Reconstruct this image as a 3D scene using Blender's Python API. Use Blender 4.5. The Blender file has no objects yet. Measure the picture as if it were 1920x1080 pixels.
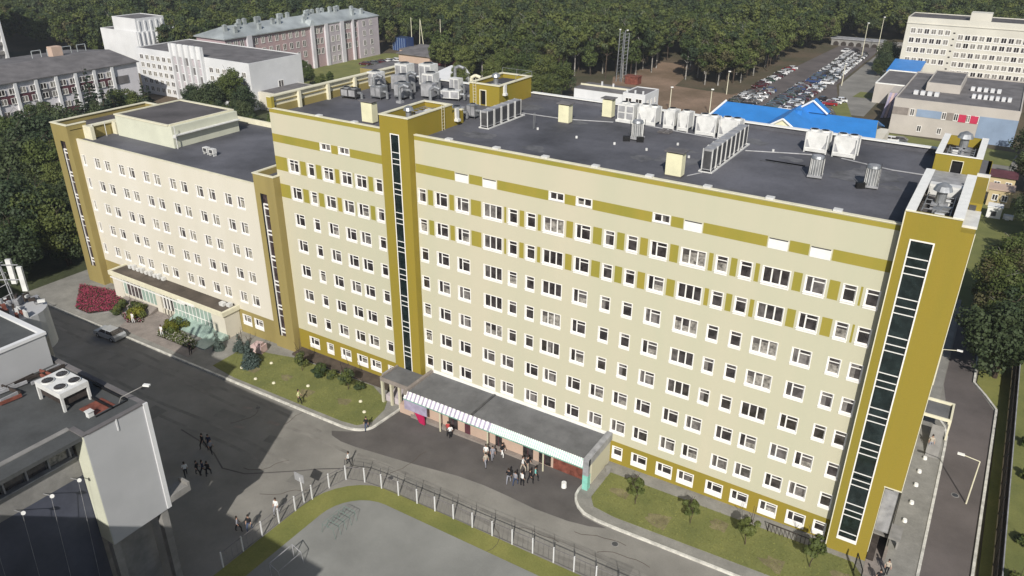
import bpy, math, random
import numpy as np
from mathutils import Vector, Matrix, Euler
random.seed(7)
S = bpy.context.scene
COL = S.collection
R_ = math.radians

# ------------------------------------------------------------------ camera, sky, sun, exposure
cam_d = bpy.data.cameras.new('camera')
cam_d.sensor_width = 36.0
cam_d.lens = 1471.34 / 1920 * 36
cam_d.clip_start = 0.5
cam_d.clip_end = 5000
cam = bpy.data.objects.new('camera', cam_d)
COL.objects.link(cam)
RW = [(0.84736262, 0.53098085, 0.00599339), (0.23751641, -0.36889618, -0.89861091), (-0.47493425, 0.76287282, -0.4387055)]
m = Matrix(((RW[0][0], -RW[1][0], -RW[2][0], 51.586), (RW[0][1], -RW[1][1], -RW[2][1], -60.260),
            (RW[0][2], -RW[1][2], -RW[2][2], 51.788), (0, 0, 0, 1)))
cam.matrix_world = m
S.camera = cam
S.render.resolution_x, S.render.resolution_y = 1024, 576

SUN_EL = R_(36.0)
SUN_DIR = Vector((0.44, -0.90, 0)).normalized() * math.cos(SUN_EL) + Vector((0, 0, math.sin(SUN_EL)))
w = bpy.data.worlds.new('World')
S.world = w
w.use_nodes = True
nt = w.node_tree
bg = nt.nodes['Background']
sky = nt.nodes.new('ShaderNodeTexSky')
sky.sky_type = 'NISHITA'
sky.sun_disc = False
sky.sun_elevation = SUN_EL
sky.sun_rotation = math.atan2(SUN_DIR.x, SUN_DIR.y)
sky.altitude = 150
sky.air_density = 1.0
sky.dust_density = 1.5
nt.links.new(sky.outputs[0], bg.inputs[0])
bg.inputs[1].default_value = 0.08
sd = bpy.data.lights.new('sun', 'SUN')
sd.energy = 4.7
sd.angle = R_(0.55)
sd.color = (1.0, 0.965, 0.90)
sun = bpy.data.objects.new('sun', sd)
COL.objects.link(sun)
sun.rotation_euler = (-SUN_DIR).to_track_quat('-Z', 'Y').to_euler()
sun.location = (60, -120, 120)
S.view_settings.view_transform = 'Standard'
S.view_settings.look = 'None'
S.view_settings.exposure = 0.02
S.view_settings.gamma = 1
S.view_settings.use_curve_mapping = False

# ------------------------------------------------------------------ materials
M = {}


def mat(name, col, rough=0.85, var=0.12, scale=0.6, spec=0.3, metal=0.0, fine=0.06, fscale=14.0, bump=0.0, col2=None, streak=None, objrand=0.0, coat=0.0):
    """plain surface with two octaves of procedural wear: broad patches and fine grain"""
    mt = bpy.data.materials.new(name)
    mt.use_nodes = True
    n, l = mt.node_tree.nodes, mt.node_tree.links
    b = n['Principled BSDF']
    b.inputs['Roughness'].default_value = rough
    b.inputs['Specular IOR Level'].default_value = spec
    b.inputs['Metallic'].default_value = metal
    b.inputs['Coat Weight'].default_value = coat
    tc = n.new('ShaderNodeTexCoord')
    src = n.new('ShaderNodeNewGeometry').outputs['Position'] if streak != 'obj' else tc.outputs['Object']
    mp = n.new('ShaderNodeMapping')
    l.new(src, mp.inputs[0])
    if streak == 'v':
        mp.inputs['Scale'].default_value = (1, 1, 0.12)
    nz = n.new('ShaderNodeTexNoise')
    nz.inputs['Scale'].default_value = scale
    nz.inputs['Detail'].default_value = 6
    nz.inputs['Roughness'].default_value = 0.6
    l.new(mp.outputs[0], nz.inputs[0])
    n2 = n.new('ShaderNodeTexNoise')
    n2.inputs['Scale'].default_value = fscale
    n2.inputs['Detail'].default_value = 3
    l.new(src, n2.inputs[0])
    c2 = col2 or tuple(c * (1 - var * 2.2) for c in col)
    c1 = col if col2 else tuple(min(1, c * (1 + var * 0.9)) for c in col)
    mx = n.new('ShaderNodeMix')
    mx.data_type = 'RGBA'
    mr = n.new('ShaderNodeMapRange')
    mr.inputs[1].default_value = 0.33
    mr.inputs[2].default_value = 0.67
    l.new(nz.outputs[0], mr.inputs[0])
    l.new(mr.outputs[0], mx.inputs[0])
    mx.inputs[6].default_value = (*c2, 1)
    mx.inputs[7].default_value = (*c1, 1)
    hs = n.new('ShaderNodeHueSaturation')
    l.new(mx.outputs[2], hs.inputs['Color'])
    mr2 = n.new('ShaderNodeMapRange')
    mr2.inputs[3].default_value = 1 - fine * 2
    mr2.inputs[4].default_value = 1 + fine * 2
    l.new(n2.outputs[0], mr2.inputs[0])
    val = mr2.outputs[0]
    if objrand:
        oi = n.new('ShaderNodeObjectInfo')
        mr3 = n.new('ShaderNodeMapRange')
        mr3.inputs[3].default_value = 1 - objrand
        mr3.inputs[4].default_value = 1 + objrand
        l.new(oi.outputs['Random'], mr3.inputs[0])
        mm = n.new('ShaderNodeMath')
        mm.operation = 'MULTIPLY'
        l.new(mr3.outputs[0], mm.inputs[0])
        l.new(val, mm.inputs[1])
        val = mm.outputs[0]
    l.new(val, hs.inputs['Value'])
    l.new(hs.outputs[0], b.inputs['Base Color'])
    if bump:
        bp = n.new('ShaderNodeBump')
        bp.inputs['Strength'].default_value = bump
        bp.inputs['Distance'].default_value = 0.05
        l.new(n2.outputs[0], bp.inputs['Height'])
        l.new(bp.outputs[0], b.inputs['Normal'])
    M[name] = mt
    return mt


mat('plaster_beige', (0.535, 0.495, 0.372), 0.9, 0.035, 0.16, fine=0.03, streak='v', col2=(0.485, 0.475, 0.350))
mat('plaster_cream', (0.655, 0.615, 0.525), 0.9, 0.03, 0.2, fine=0.025, streak='v', col2=(0.60, 0.56, 0.46))
mat('olive', (0.298, 0.218, 0.030), 0.88, 0.06, 0.22, fine=0.05, streak='v', col2=(0.248, 0.202, 0.028))
mat('olive_green', (0.335, 0.265, 0.045), 0.88, 0.07, 0.3, fine=0.05, streak='v', col2=(0.262, 0.242, 0.04))
mat('olive_pale', (0.30, 0.24, 0.088), 0.85, 0.06, 0.35, fine=0.03, streak='v')
mat('trim_cream', (0.70, 0.66, 0.50), 0.7, 0.05, 1.0)
mat('white_paint', (0.80, 0.79, 0.75), 0.6, 0.04, 1.5, fine=0.02)
mat('kerb_paint', (0.62, 0.60, 0.54), 0.8, 0.16, 1.6, fine=0.10)
mat('tyre_wear', (0.212, 0.20, 0.18), 0.85, 0.12, 0.5, fine=0.07, fscale=9)
mat('frame_white', (0.82, 0.80, 0.76), 0.45, 0.02, 1.5, fine=0.01)
mat('roof_felt', (0.108, 0.108, 0.122), 0.8, 0.24, 0.11, spec=0.35, fine=0.10, fscale=5, bump=0.1)
mat('roof_stain', (0.135, 0.134, 0.14), 0.75, 0.2, 0.9, fine=0.1, fscale=5)
mat('roof_grey', (0.08, 0.083, 0.083), 0.85, 0.15, 0.3, fine=0.07, fscale=6)
mat('roof_felt_brown', (0.105, 0.096, 0.096), 0.85, 0.18, 0.2, fine=0.08, fscale=5)
mat('canopy_felt', (0.145, 0.145, 0.147), 0.8, 0.12, 0.5, fine=0.06, fscale=6)
mat('canopy_brown', (0.11, 0.09, 0.072), 0.85, 0.22, 0.35, fine=0.08, fscale=6)
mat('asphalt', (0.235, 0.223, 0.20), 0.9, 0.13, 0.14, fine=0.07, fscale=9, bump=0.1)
mat('asphalt_dark', (0.112, 0.102, 0.096), 0.85, 0.14, 0.2, fine=0.07, fscale=9, bump=0.1)
mat('asphalt_patch', (0.195, 0.186, 0.168), 0.9, 0.12, 0.4, fine=0.08, fscale=9)
mat('asphalt_brown', (0.125, 0.108, 0.102), 0.88, 0.14, 0.15, fine=0.07, fscale=9, bump=0.1)
mat('court', (0.235, 0.235, 0.22), 0.9, 0.08, 0.2, fine=0.04, fscale=7)
mat('paving', (0.26, 0.225, 0.20), 0.9, 0.10, 0.8, fine=0.12, fscale=6)
mat('paving_grey', (0.25, 0.24, 0.215), 0.9, 0.10, 0.6, fine=0.10, fscale=6)
mat('plinth', (0.09, 0.07, 0.055), 0.9, 0.15, 1.0)
mat('lawn', (0.185, 0.188, 0.060), 0.95, 0.15, 0.30, fine=0.14, fscale=7, bump=0.15, col2=(0.125, 0.138, 0.044))
mat('lawn_dry', (0.215, 0.21, 0.062), 0.95, 0.15, 0.25, fine=0.14, fscale=7, bump=0.15, col2=(0.14, 0.152, 0.042))
mat('earth', (0.115, 0.085, 0.055), 0.95, 0.2, 0.05, fine=0.15, fscale=1.5, bump=0.3, col2=(0.055, 0.055, 0.028))
mat('lawn_bare', (0.20, 0.175, 0.09), 0.95, 0.15, 1.2, fine=0.2, fscale=7)
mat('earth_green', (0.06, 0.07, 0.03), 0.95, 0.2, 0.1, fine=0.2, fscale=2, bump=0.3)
mat('dirt_brown', (0.26, 0.18, 0.125), 0.95, 0.2, 0.06, fine=0.15, fscale=1.5, bump=0.3, col2=(0.12, 0.085, 0.05))
mat('concrete', (0.26, 0.25, 0.235), 0.85, 0.12, 0.8)
mat('gable_grey', (0.43, 0.432, 0.438), 0.7, 0.03, 0.4, fine=0.015)
mat('wall_white', (0.66, 0.66, 0.66), 0.8, 0.05, 0.15, fine=0.02)
mat('wall_white_low', (0.60, 0.58, 0.60), 0.85, 0.07, 0.15, fine=0.03)
mat('wall_lilac', (0.47, 0.42, 0.44), 0.85, 0.07, 0.15, fine=0.03)
mat('wall_hospital', (0.60, 0.575, 0.50), 0.85, 0.05, 0.1, fine=0.02)
mat('wall_school', (0.47, 0.43, 0.385), 0.85, 0.06, 0.15, fine=0.02)
mat('brick_pink', (0.42, 0.30, 0.285), 0.9, 0.14, 0.1, fine=0.08, fscale=2, col2=(0.36, 0.285, 0.31))
mat('wall_peach', (0.50, 0.37, 0.29), 0.85, 0.05, 0.3)
mat('wall_yellow', (0.52, 0.42, 0.24), 0.85, 0.06, 0.3)
mat('maroon', (0.10, 0.035, 0.045), 0.8, 0.15, 0.8)
mat('red_panel', (0.50, 0.035, 0.085), 0.7, 0.04, 0.5)
mat('blue_panel', (0.24, 0.31, 0.42), 0.8, 0.08, 0.2)
mat('blue_roof', (0.035, 0.21, 0.56), 0.5, 0.06, 0.3, fine=0.02)
mat('metal_roof', (0.40, 0.43, 0.43), 0.45, 0.16, 0.12, fine=0.05, metal=0.2)
mat('slate', (0.155, 0.145, 0.145), 0.85, 0.15, 0.3)
mat('dark_red_roof', (0.13, 0.03, 0.035), 0.7, 0.2, 0.5)
mat('galvanised', (0.36, 0.37, 0.38), 0.42, 0.18, 1.2, metal=0.55, fine=0.05)
mat('steel_dark', (0.10, 0.10, 0.105), 0.5, 0.15, 1.5, metal=0.4)
mat('machine_white', (0.66, 0.655, 0.63), 0.5, 0.08, 1.2)
mat('machine_grey', (0.33, 0.33, 0.34), 0.55, 0.15, 1.2)
mat('pale_wall', (0.58, 0.585, 0.47), 0.85, 0.04, 0.4)
mat('dark_cladding', (0.082, 0.088, 0.118), 0.6, 0.12, 0.4)
mat('shaft_cream', (0.72, 0.69, 0.47), 0.8, 0.05, 0.8)
mat('black', (0.012, 0.012, 0.013), 0.6, 0.2, 2)
mat('bark', (0.085, 0.062, 0.045), 0.95, 0.3, 2.0, fine=0.2)
mat('bark_pale', (0.33, 0.31, 0.28), 0.9, 0.35, 1.5, fine=0.2)
mat('rust', (0.20, 0.065, 0.045), 0.9, 0.25, 1.5)
mat('wood_dark', (0.05, 0.04, 0.035), 0.85, 0.2, 2)
mat('teal_glass', (0.20, 0.40, 0.33), 0.15, 0.15, 0.8, spec=0.6)
mat('faded_teal', (0.16, 0.24, 0.21), 0.6, 0.1, 1.0)
mat('teal_paint', (0.25, 0.58, 0.48), 0.5, 0.1, 1.0)
mat('pale_green_glass', (0.34, 0.44, 0.38), 0.2, 0.12, 0.7, spec=0.6)
mat('lilac_film', (0.38, 0.34, 0.45), 0.3, 0.12, 1.0)
mat('pink_banner', (0.60, 0.44, 0.42), 0.6, 0.1, 1.0)
mat('crimson', (0.45, 0.02, 0.09), 0.5, 0.1, 1.0)
mat('curtain', (0.30, 0.28, 0.25), 0.35, 0.35, 3.0, spec=0.5, fine=0.15, fscale=10)
mat('curtain_pale', (0.42, 0.39, 0.33), 0.4, 0.3, 3.0, spec=0.5, fine=0.12, fscale=10)
mat('blind', (0.20, 0.185, 0.175), 0.3, 0.25, 2.0, spec=0.5)
mat('skin', (0.42, 0.25, 0.18), 0.6, 0.05)
mat('hair', (0.03, 0.02, 0.015), 0.7, 0.1)
for nme, c in {'cloth_white': (0.72, 0.72, 0.70), 'cloth_black': (0.015, 0.015, 0.018), 'cloth_yellow': (0.62, 0.62, 0.32), 'cloth_teal': (0.18, 0.50, 0.46),
               'cloth_grey': (0.26, 0.26, 0.29), 'cloth_jeans': (0.05, 0.07, 0.13), 'cloth_beige': (0.42, 0.37, 0.3), 'cloth_navy': (0.02, 0.03, 0.07), 'cloth_red': (0.4, 0.05, 0.05)}.items():
    mat(nme, c, 0.9, 0.05)
for nme, c in {'car_black': (0.012, 0.012, 0.014), 'car_white': (0.72, 0.72, 0.72), 'car_silver': (0.34, 0.35, 0.36), 'car_grey': (0.09, 0.095, 0.10),
               'car_red': (0.28, 0.015, 0.02), 'car_blue': (0.03, 0.06, 0.17), 'car_green': (0.03, 0.06, 0.04), 'car_maroon': (0.07, 0.015, 0.02)}.items():
    mat(nme, c, 0.3, 0.03, 1.0, spec=0.5, fine=0.01, coat=0.6)
mat('tyre', (0.015, 0.015, 0.015), 0.9, 0.1)


def glass_mat(name, col, rough, var):
    """window glass seen from outside: dark room behind, sharp reflection, slight waviness"""
    mt = bpy.data.materials.new(name)
    mt.use_nodes = True
    n, l = mt.node_tree.nodes, mt.node_tree.links
    b = n['Principled BSDF']
    b.inputs['Roughness'].default_value = rough
    b.inputs['Specular IOR Level'].default_value = 0.7
    g = n.new('ShaderNodeNewGeometry')
    nz = n.new('ShaderNodeTexNoise')
    nz.inputs['Scale'].default_value = 1.3
    nz.inputs['Detail'].default_value = 5
    l.new(g.outputs['Position'], nz.inputs[0])
    cr = n.new('ShaderNodeValToRGB')
    cr.color_ramp.elements[0].position = 0.42
    cr.color_ramp.elements[0].color = (*col, 1)
    cr.color_ramp.elements[1].position = 0.68
    cr.color_ramp.elements[1].color = (*[min(1, c * var + 0.006) for c in col], 1)
    l.new(nz.outputs[0], cr.inputs[0])
    l.new(cr.outputs[0], b.inputs['Base Color'])
    M[name] = mt


glass_mat('glass_dark', (0.022, 0.019, 0.019), 0.08, 3.0)
glass_mat('glass_mid', (0.062, 0.056, 0.054), 0.1, 2.6)
glass_mat('glass_wing', (0.14, 0.13, 0.11), 0.2, 2.0)
glass_mat('glass_brown', (0.035, 0.025, 0.025), 0.12, 2.5)
glass_mat('glass_green', (0.006, 0.012, 0.012), 0.12, 2.0)


def leaf_mat(name, col, col2, trans=0.25):
    mt = bpy.data.materials.new(name)
    mt.use_nodes = True
    n, l = mt.node_tree.nodes, mt.node_tree.links
    b = n['Principled BSDF']
    b.inputs['Roughness'].default_value = 0.6
    b.inputs['Specular IOR Level'].default_value = 0.25
    oi = n.new('ShaderNodeObjectInfo')
    g = n.new('ShaderNodeNewGeometry')
    nz = n.new('ShaderNodeTexNoise')
    nz.inputs['Scale'].default_value = 0.45
    nz.inputs['Detail'].default_value = 4
    l.new(g.outputs['Position'], nz.inputs[0])
    a = n.new('ShaderNodeMath')
    a.operation = 'MULTIPLY_ADD'
    l.new(oi.outputs['Random'], a.inputs[0])
    a.inputs[1].default_value = 0.85
    l.new(nz.outputs[0], a.inputs[2])
    s = n.new('ShaderNodeMath')
    s.operation = 'SUBTRACT'
    l.new(a.outputs[0], s.inputs[0])
    s.inputs[1].default_value = 0.42
    mx = n.new('ShaderNodeMix')
    mx.data_type = 'RGBA'
    l.new(s.outputs[0], mx.inputs[0])
    mx.inputs[6].default_value = (*col, 1)
    mx.inputs[7].default_value = (*col2, 1)
    l.new(mx.outputs[2], b.inputs['Base Color'])
    t = n.new('ShaderNodeBsdfTranslucent')
    l.new(mx.outputs[2], t.inputs[0])
    ms = n.new('ShaderNodeMixShader')
    ms.inputs[0].default_value = trans
    l.new(b.outputs[0], ms.inputs[1])
    l.new(t.outputs[0], ms.inputs[2])
    l.new(ms.outputs[0], n['Material Output'].inputs[0])
    M[name] = mt


leaf_mat('leaf', (0.062, 0.092, 0.028), (0.150, 0.172, 0.048), 0.35)
leaf_mat('leaf_dark', (0.042, 0.066, 0.032), (0.090, 0.112, 0.046), 0.3)
leaf_mat('leaf_bright', (0.080, 0.112, 0.030), (0.150, 0.175, 0.050))
leaf_mat('leaf_olive', (0.074, 0.072, 0.034), (0.125, 0.112, 0.050))
leaf_mat('needle', (0.022, 0.036, 0.024), (0.045, 0.062, 0.036), 0.15)
leaf_mat('needle_blue', (0.06, 0.085, 0.075), (0.10, 0.13, 0.11), 0.1)
leaf_mat('leaf_yellow', (0.11, 0.12, 0.014), (0.19, 0.19, 0.025))
leaf_mat('petal_red', (0.30, 0.04, 0.085), (0.42, 0.09, 0.14), 0.2)
leaf_mat('petal_white', (0.5, 0.4, 0.4), (0.7, 0.66, 0.6), 0.2)

# ------------------------------------------------------------------ object helpers


def gz(x):
    return 0.0153 * x


class MB:
    def __init__(s):
        s.v, s.f, s.m = [], [], []

    def face(s, pts, m=0):
        i = len(s.v)
        s.v += [tuple(p) for p in pts]
        s.f.append(tuple(range(i, i + len(pts))))
        s.m.append(m)

    def hexa(s, p, m=0, skip=()):
        # p: 8 points, bottom 4 ccw then top 4 ccw
        i = len(s.v)
        s.v += [tuple(q) for q in p]
        for k, f in enumerate(((0, 3, 2, 1), (4, 5, 6, 7), (0, 1, 5, 4), (1, 2, 6, 5), (2, 3, 7, 6), (3, 0, 4, 7))):
            if k in skip:
                continue
            s.f.append(tuple(i + j for j in f))
            s.m.append(m if isinstance(m, int) else m[k])

    def box(s, x0, y0, z0, x1, y1, z1, m=0, skip=()):
        s.hexa([(x0, y0, z0), (x1, y0, z0), (x1, y1, z0), (x0, y1, z0), (x0, y0, z1), (x1, y0, z1), (x1, y1, z1), (x0, y1, z1)], m, skip)

    def obox(s, c, sz, rz=0, m=0):
        cs, sn = math.cos(rz), math.sin(rz)
        P = []
        for dz in (-.5, .5):
            for dx, dy in ((-.5, -.5), (.5, -.5), (.5, .5), (-.5, .5)):
                x, y = dx * sz[0], dy * sz[1]
                P.append((c[0] + x * cs - y * sn, c[1] + x * sn + y * cs, c[2] + dz * sz[2]))
        s.hexa(P, m)

    def prism(s, poly, z0, z1, m=0, mt=None):
        n = len(poly)
        z0f = z0 if callable(z0) else (lambda x: z0)
        z1f = z1 if callable(z1) else (lambda x: z1)
        s.face([(x, y, z1f(x)) for x, y in poly], m if mt is None else mt)
        for k in range(n):
            a, b = poly[k], poly[(k + 1) % n]
            s.face([(a[0], a[1], z0f(a[0])), (b[0], b[1], z0f(b[0])), (b[0], b[1], z1f(b[0])), (a[0], a[1], z1f(a[0]))], m)

    def tube(s, p0, p1, r0, r1=None, n=8, m=0, caps=True):
        r1 = r0 if r1 is None else r1
        p0, p1 = Vector(p0), Vector(p1)
        d = (p1 - p0).normalized()
        a = d.orthogonal().normalized()
        b = d.cross(a)
        i = len(s.v)
        for p, r in ((p0, r0), (p1, r1)):
            for k in range(n):
                t = 2 * math.pi * k / n
                s.v.append(tuple(p + a * (r * math.cos(t)) + b * (r * math.sin(t))))
        for k in range(n):
            j = (k + 1) % n
            s.f.append((i + k, i + j, i + n + j, i + n + k))
            s.m.append(m)
        if caps:
            s.f.append(tuple(i + k for k in reversed(range(n))))
            s.m.append(m)
            s.f.append(tuple(i + n + k for k in range(n)))
            s.m.append(m)

    def path(s, pts, r, n=6, m=0):
        for a, b in zip(pts[:-1], pts[1:]):
            s.tube(a, b, r, n=n, m=m)

    def strip(s, pts, w0, z0, z1, m=0):
        """kerb-like strip along a ground polyline; z0,z1 above the tilted ground"""
        P = [Vector((p[0], p[1], 0)) for p in pts]
        L, Rr = [], []
        for k, p in enumerate(P):
            t = (P[min(k + 1, len(P) - 1)] - P[max(k - 1, 0)]).normalized()
            nn = Vector((-t.y, t.x, 0)) * w0 / 2
            L.append(p + nn)
            Rr.append(p - nn)
        for k in range(len(P) - 1):
            a, b, c, d = Rr[k], Rr[k + 1], L[k + 1], L[k]
            s.hexa([(q.x, q.y, gz(q.x) + z0) for q in (a, b, c, d)] + [(q.x, q.y, gz(q.x) + z1) for q in (a, b, c, d)], m)

    def mesh(s, name, mats, off=(0, 0, 0), smooth=False):
        me = bpy.data.meshes.new(name)
        v = s.v if off == (0, 0, 0) else [(a - off[0], b - off[1], c - off[2]) for a, b, c in s.v]
        me.from_pydata(v, [], s.f)
        for k in mats:
            me.materials.append(M[k])
        me.polygons.foreach_set('material_index', s.m)
        if smooth:
            me.polygons.foreach_set('use_smooth', [True] * len(s.f))
        me.update()
        return me


ORG = {}


def wl(o):
    return ORG.get(o.name, (0, 0, 0))


def thing(name, label, cat, loc=(0, 0, 0), group=None, rz=0):
    o = bpy.data.objects.new(name, None)
    COL.objects.link(o)
    o.location = loc
    o.rotation_euler = (0, 0, rz)
    o.empty_display_size = 0.5
    o['label'], o['category'] = label, cat
    if group:
        o['group'] = group
    ORG[o.name] = tuple(loc)
    return o


def tag(o, label, cat, group=None):
    o['label'], o['category'] = label, cat
    if group:
        o['group'] = group
    return o


def part(name, mb, mats, parent, local=False, label=None, smooth=False, loc=(0, 0, 0)):
    """parts are given in world coordinates unless local"""
    off = (0, 0, 0) if local else wl(parent)
    me = mb if isinstance(mb, bpy.types.Mesh) else mb.mesh(name, [mats] if isinstance(mats, str) else mats, off, smooth)
    o = bpy.data.objects.new(name, me)
    COL.objects.link(o)
    o.parent = parent
    o.location = loc
    ORG[o.name] = tuple(a + b for a, b in zip(wl(parent), loc)) if not local else (0, 0, 0)
    if not local:
        ORG[o.name] = tuple(a + b for a, b in zip(wl(parent), loc))
    if label:
        o['label'] = label
    return o


def inst(name, me, parent, world, rz=0, label=None):
    """a shared mesh set at a world position as a part of parent"""
    o = bpy.data.objects.new(name, me)
    COL.objects.link(o)
    o.parent = parent
    p = wl(parent)
    o.location = tuple(a - b for a, b in zip(world, p))
    o.rotation_euler = (0, 0, rz)
    ORG[o.name] = tuple(world)
    if label:
        o['label'] = label
    return o


def single(name, mb, mats, label, cat, group=None, smooth=False, loc=None):
    off = loc or (0, 0, 0)
    me = mb if isinstance(mb, bpy.types.Mesh) else mb.mesh(name, [mats] if isinstance(mats, str) else mats, off, smooth)
    o = bpy.data.objects.new(name, me)
    COL.objects.link(o)
    o.location = off
    return tag(o, label, cat, group)


def struct(name, mb, mats, kind='structure', label=None):
    me = mb.mesh(name, [mats] if isinstance(mats, str) else mats)
    o = bpy.data.objects.new(name, me)
    COL.objects.link(o)
    o['kind'] = kind
    if label:
        o['label'] = label
    return o


def copy_tree(o, parent=None):
    c = o.copy()
    COL.objects.link(c)
    if parent:
        c.parent = parent
    for ch in [q for q in CH.get(o.name, [])]:
        copy_tree(ch, c)
    return c


CH = {}


def register(o):
    CH[o.name] = [c for c in bpy.data.objects if c.parent == o]
    for c in CH[o.name]:
        register(c)


def place(proto, first, loc, rz=0, label=None, group=None, scale=None):
    """first use moves the prototype itself, later uses copy it with its parts"""
    o = proto if first else copy_tree(proto)
    o.location = loc
    o.rotation_euler = (0, 0, rz)
    if scale:
        o.scale = scale if isinstance(scale, tuple) else (scale,) * 3
    if label:
        o['label'] = label
    if group:
        o['group'] = group
    return o


# ------------------------------------------------------------------ ground, roads, lawns
b = MB()
xs = [-1500, -400, -200, 0, 200, 1500]
for xa, xb in zip(xs[:-1], xs[1:]):
    b.face([(xa, -500, gz(xa) - 0.02), (xb, -500, gz(xb) - 0.02), (xb, 2500, gz(xb) - 0.02), (xa, 2500, gz(xa) - 0.02)])
struct('ground', b, 'earth')


def sheet(name, poly, m_, h, kind='structure', label=None, skirt=True):
    b = MB()
    if skirt:
        b.prism(poly, lambda x: gz(x) - 0.02, lambda x: gz(x) + h)
    else:
        b.face([(x, y, gz(x) + h) for x, y in poly])
    return struct(name, b, m_, kind, label)


def arc(cx, cy, r, a0, a1, n=8, ry=None):
    ry = ry or r
    return [(cx + r * math.cos(R_(a0 + (a1 - a0) * k / n)), cy + ry * math.sin(R_(a0 + (a1 - a0) * k / n))) for k in range(n + 1)]


sheet('road', [(-110, -75), (130, -75), (130, -8.3), (59.0, -8.3), (59.0, 31.0), (56.7, 36.0), (57.5, 150), (-60, 150), (-60, 26), (-70, 26), (-110, 26)], 'asphalt', 0.004, skirt=False)
# darker asphalt of the drive-up bay and of the side road
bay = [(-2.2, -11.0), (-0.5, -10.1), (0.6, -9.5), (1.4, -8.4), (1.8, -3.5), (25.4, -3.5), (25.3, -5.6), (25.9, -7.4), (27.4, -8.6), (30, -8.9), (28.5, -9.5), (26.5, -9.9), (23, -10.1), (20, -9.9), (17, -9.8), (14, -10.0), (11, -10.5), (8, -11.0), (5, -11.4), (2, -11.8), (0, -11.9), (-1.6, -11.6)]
sheet('road', bay, 'asphalt_dark', 0.009, skirt=False)
sheet('road', [(54.9, -30), (54.9, 25), (53.5, 34), (53.5, 60), (57, 60), (56.6, 36.1), (59.0, 30.7), (59.0, -30)], 'asphalt_brown', 0.009, skirt=False)
# raised walks and verge along the front of the building
front_left = [(-66, -9.85), (-1.9, -9.85)] + arc(-1.9, -8.0, 3.2, -88, 0, 6, 1.8) + [(1.6, -3.4), (1.6, 1.0), (-66, 1.0)]
sheet('pavement', front_left, 'paving_grey', 0.12)
right_k = [(25.6, -3.5), (25.4, -5.6), (25.9, -7.1), (27.3, -8.2), (30.5, -8.45), (52.5, -8.25), (54.2, -7.4), (54.9, -5), (54.9, 21)] + [(54.6, 24), (53.5, 26.5), (53.2, 60)]
sheet('pavement', right_k + [(40, 60), (40, 26), (52.2, 26), (52.2, 1.0), (25.6, 1.0)], 'paving_grey', 0.12)
b = MB()
b.strip([(-66, -9.9)] + [(x, -9.93) for x in range(-60, -1, 4)] + arc(-1.9, -8.0, 3.25, -88, 0, 8, 1.9) + [(1.64, -3.5)], 0.24, -0.02, 0.19)
struct('kerb', b, 'kerb_paint')
b = MB()
b.strip([(25.62, -3.5), (25.42, -4.6), (25.38, -5.6), (25.5, -6.4), (25.9, -7.15), (26.5, -7.8), (27.35, -8.28), (28.6, -8.5), (30.5, -8.56), (40, -8.4), (52.5, -8.3), (54.2, -7.5), (54.9, -5.5), (54.92, 8), (54.92, 20), (54.9, 22.5), (54.5, 24.5), (53.7, 26)], 0.24, -0.02, 0.2)
struct('kerb', b, 'kerb_paint')
b = MB()
b.strip([(58.7, -30), (58.85, 3), (59.1, 31), (57.9, 33.6), (56.5, 36.2), (56.3, 60)], 0.24, -0.02, 0.2)
struct('kerb', b, 'kerb_paint')
lawn_l = [(-24.5, -8.8), (-20, -9.3), (-8, -9.25), (-2.4, -9.2), (-0.4, -8.9), (0.6, -7.6), (0.2, -5.0), (-0.6, -3.6), (-4.2, -1.9), (-12.7, -1.95), (-16.8, -2.0), (-20.3, -2.9), (-24.6, -3.6)]
sheet('lawn', lawn_l, 'lawn', 0.15, 'stuff', 'mown green lawn in front of the building left of the entrance')
sheet('lawn', [(26.9, -1.6), (26.9, -5.9), (27.7, -7.0), (30, -7.3), (51.5, -6.7), (52.6, -5.2), (50, -1.6)], 'lawn', 0.15, 'stuff', 'mown green lawn in front of the building right of the entrance')
b = MB()
b.box(-17.9, -1.75, gz(-10) - 0.1, -1.6, 0.05, 0.0 - 0.02 + 0.16)
struct('pavement', b, 'plinth')
sheet('pavement', [(-43.8, -8.9), (-28.8, -9.1), (-30, -6.4), (-37, -4.6), (-42.5, -3.6), (-46.6, -3.6)], 'paving', 0.15)
# sports court with its border of grass, behind the fence
cx0, cy0 = 9.6, -19.6
border = [(3.9, -60)] + [(3.9, -22)] + arc(9.9, -21.2, 6.0, 180, 90, 8) + [(60, -15.2), (60, -60)]
sheet('lawn', border, 'lawn_dry', 0.012, 'stuff', 'yellowish grass strip round the sports court', skirt=False)
sheet('sports_court', [(6.3, -60), (6.3, -22.5)] + arc(10.6, -21.4, 4.3, 180, 90, 8) + [(60, -17.1), (60, -60)], 'court', 0.018, skirt=False)
# east verge and far lawns
sheet('lawn', [(59.3, -30), (59.3, 31), (56.8, 36.3), (57.2, 60), (60.2, 60), (60.2, -30)], 'lawn_dry', 0.10, 'stuff', 'narrow dry verge between the kerb and the dark fence')
sheet('lawn', [(61.0, -40), (61.0, 100), (140, 100), (140, -40)], 'lawn', 0.10, 'stuff', 'green lawn beyond the dark fence at the right')
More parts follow.
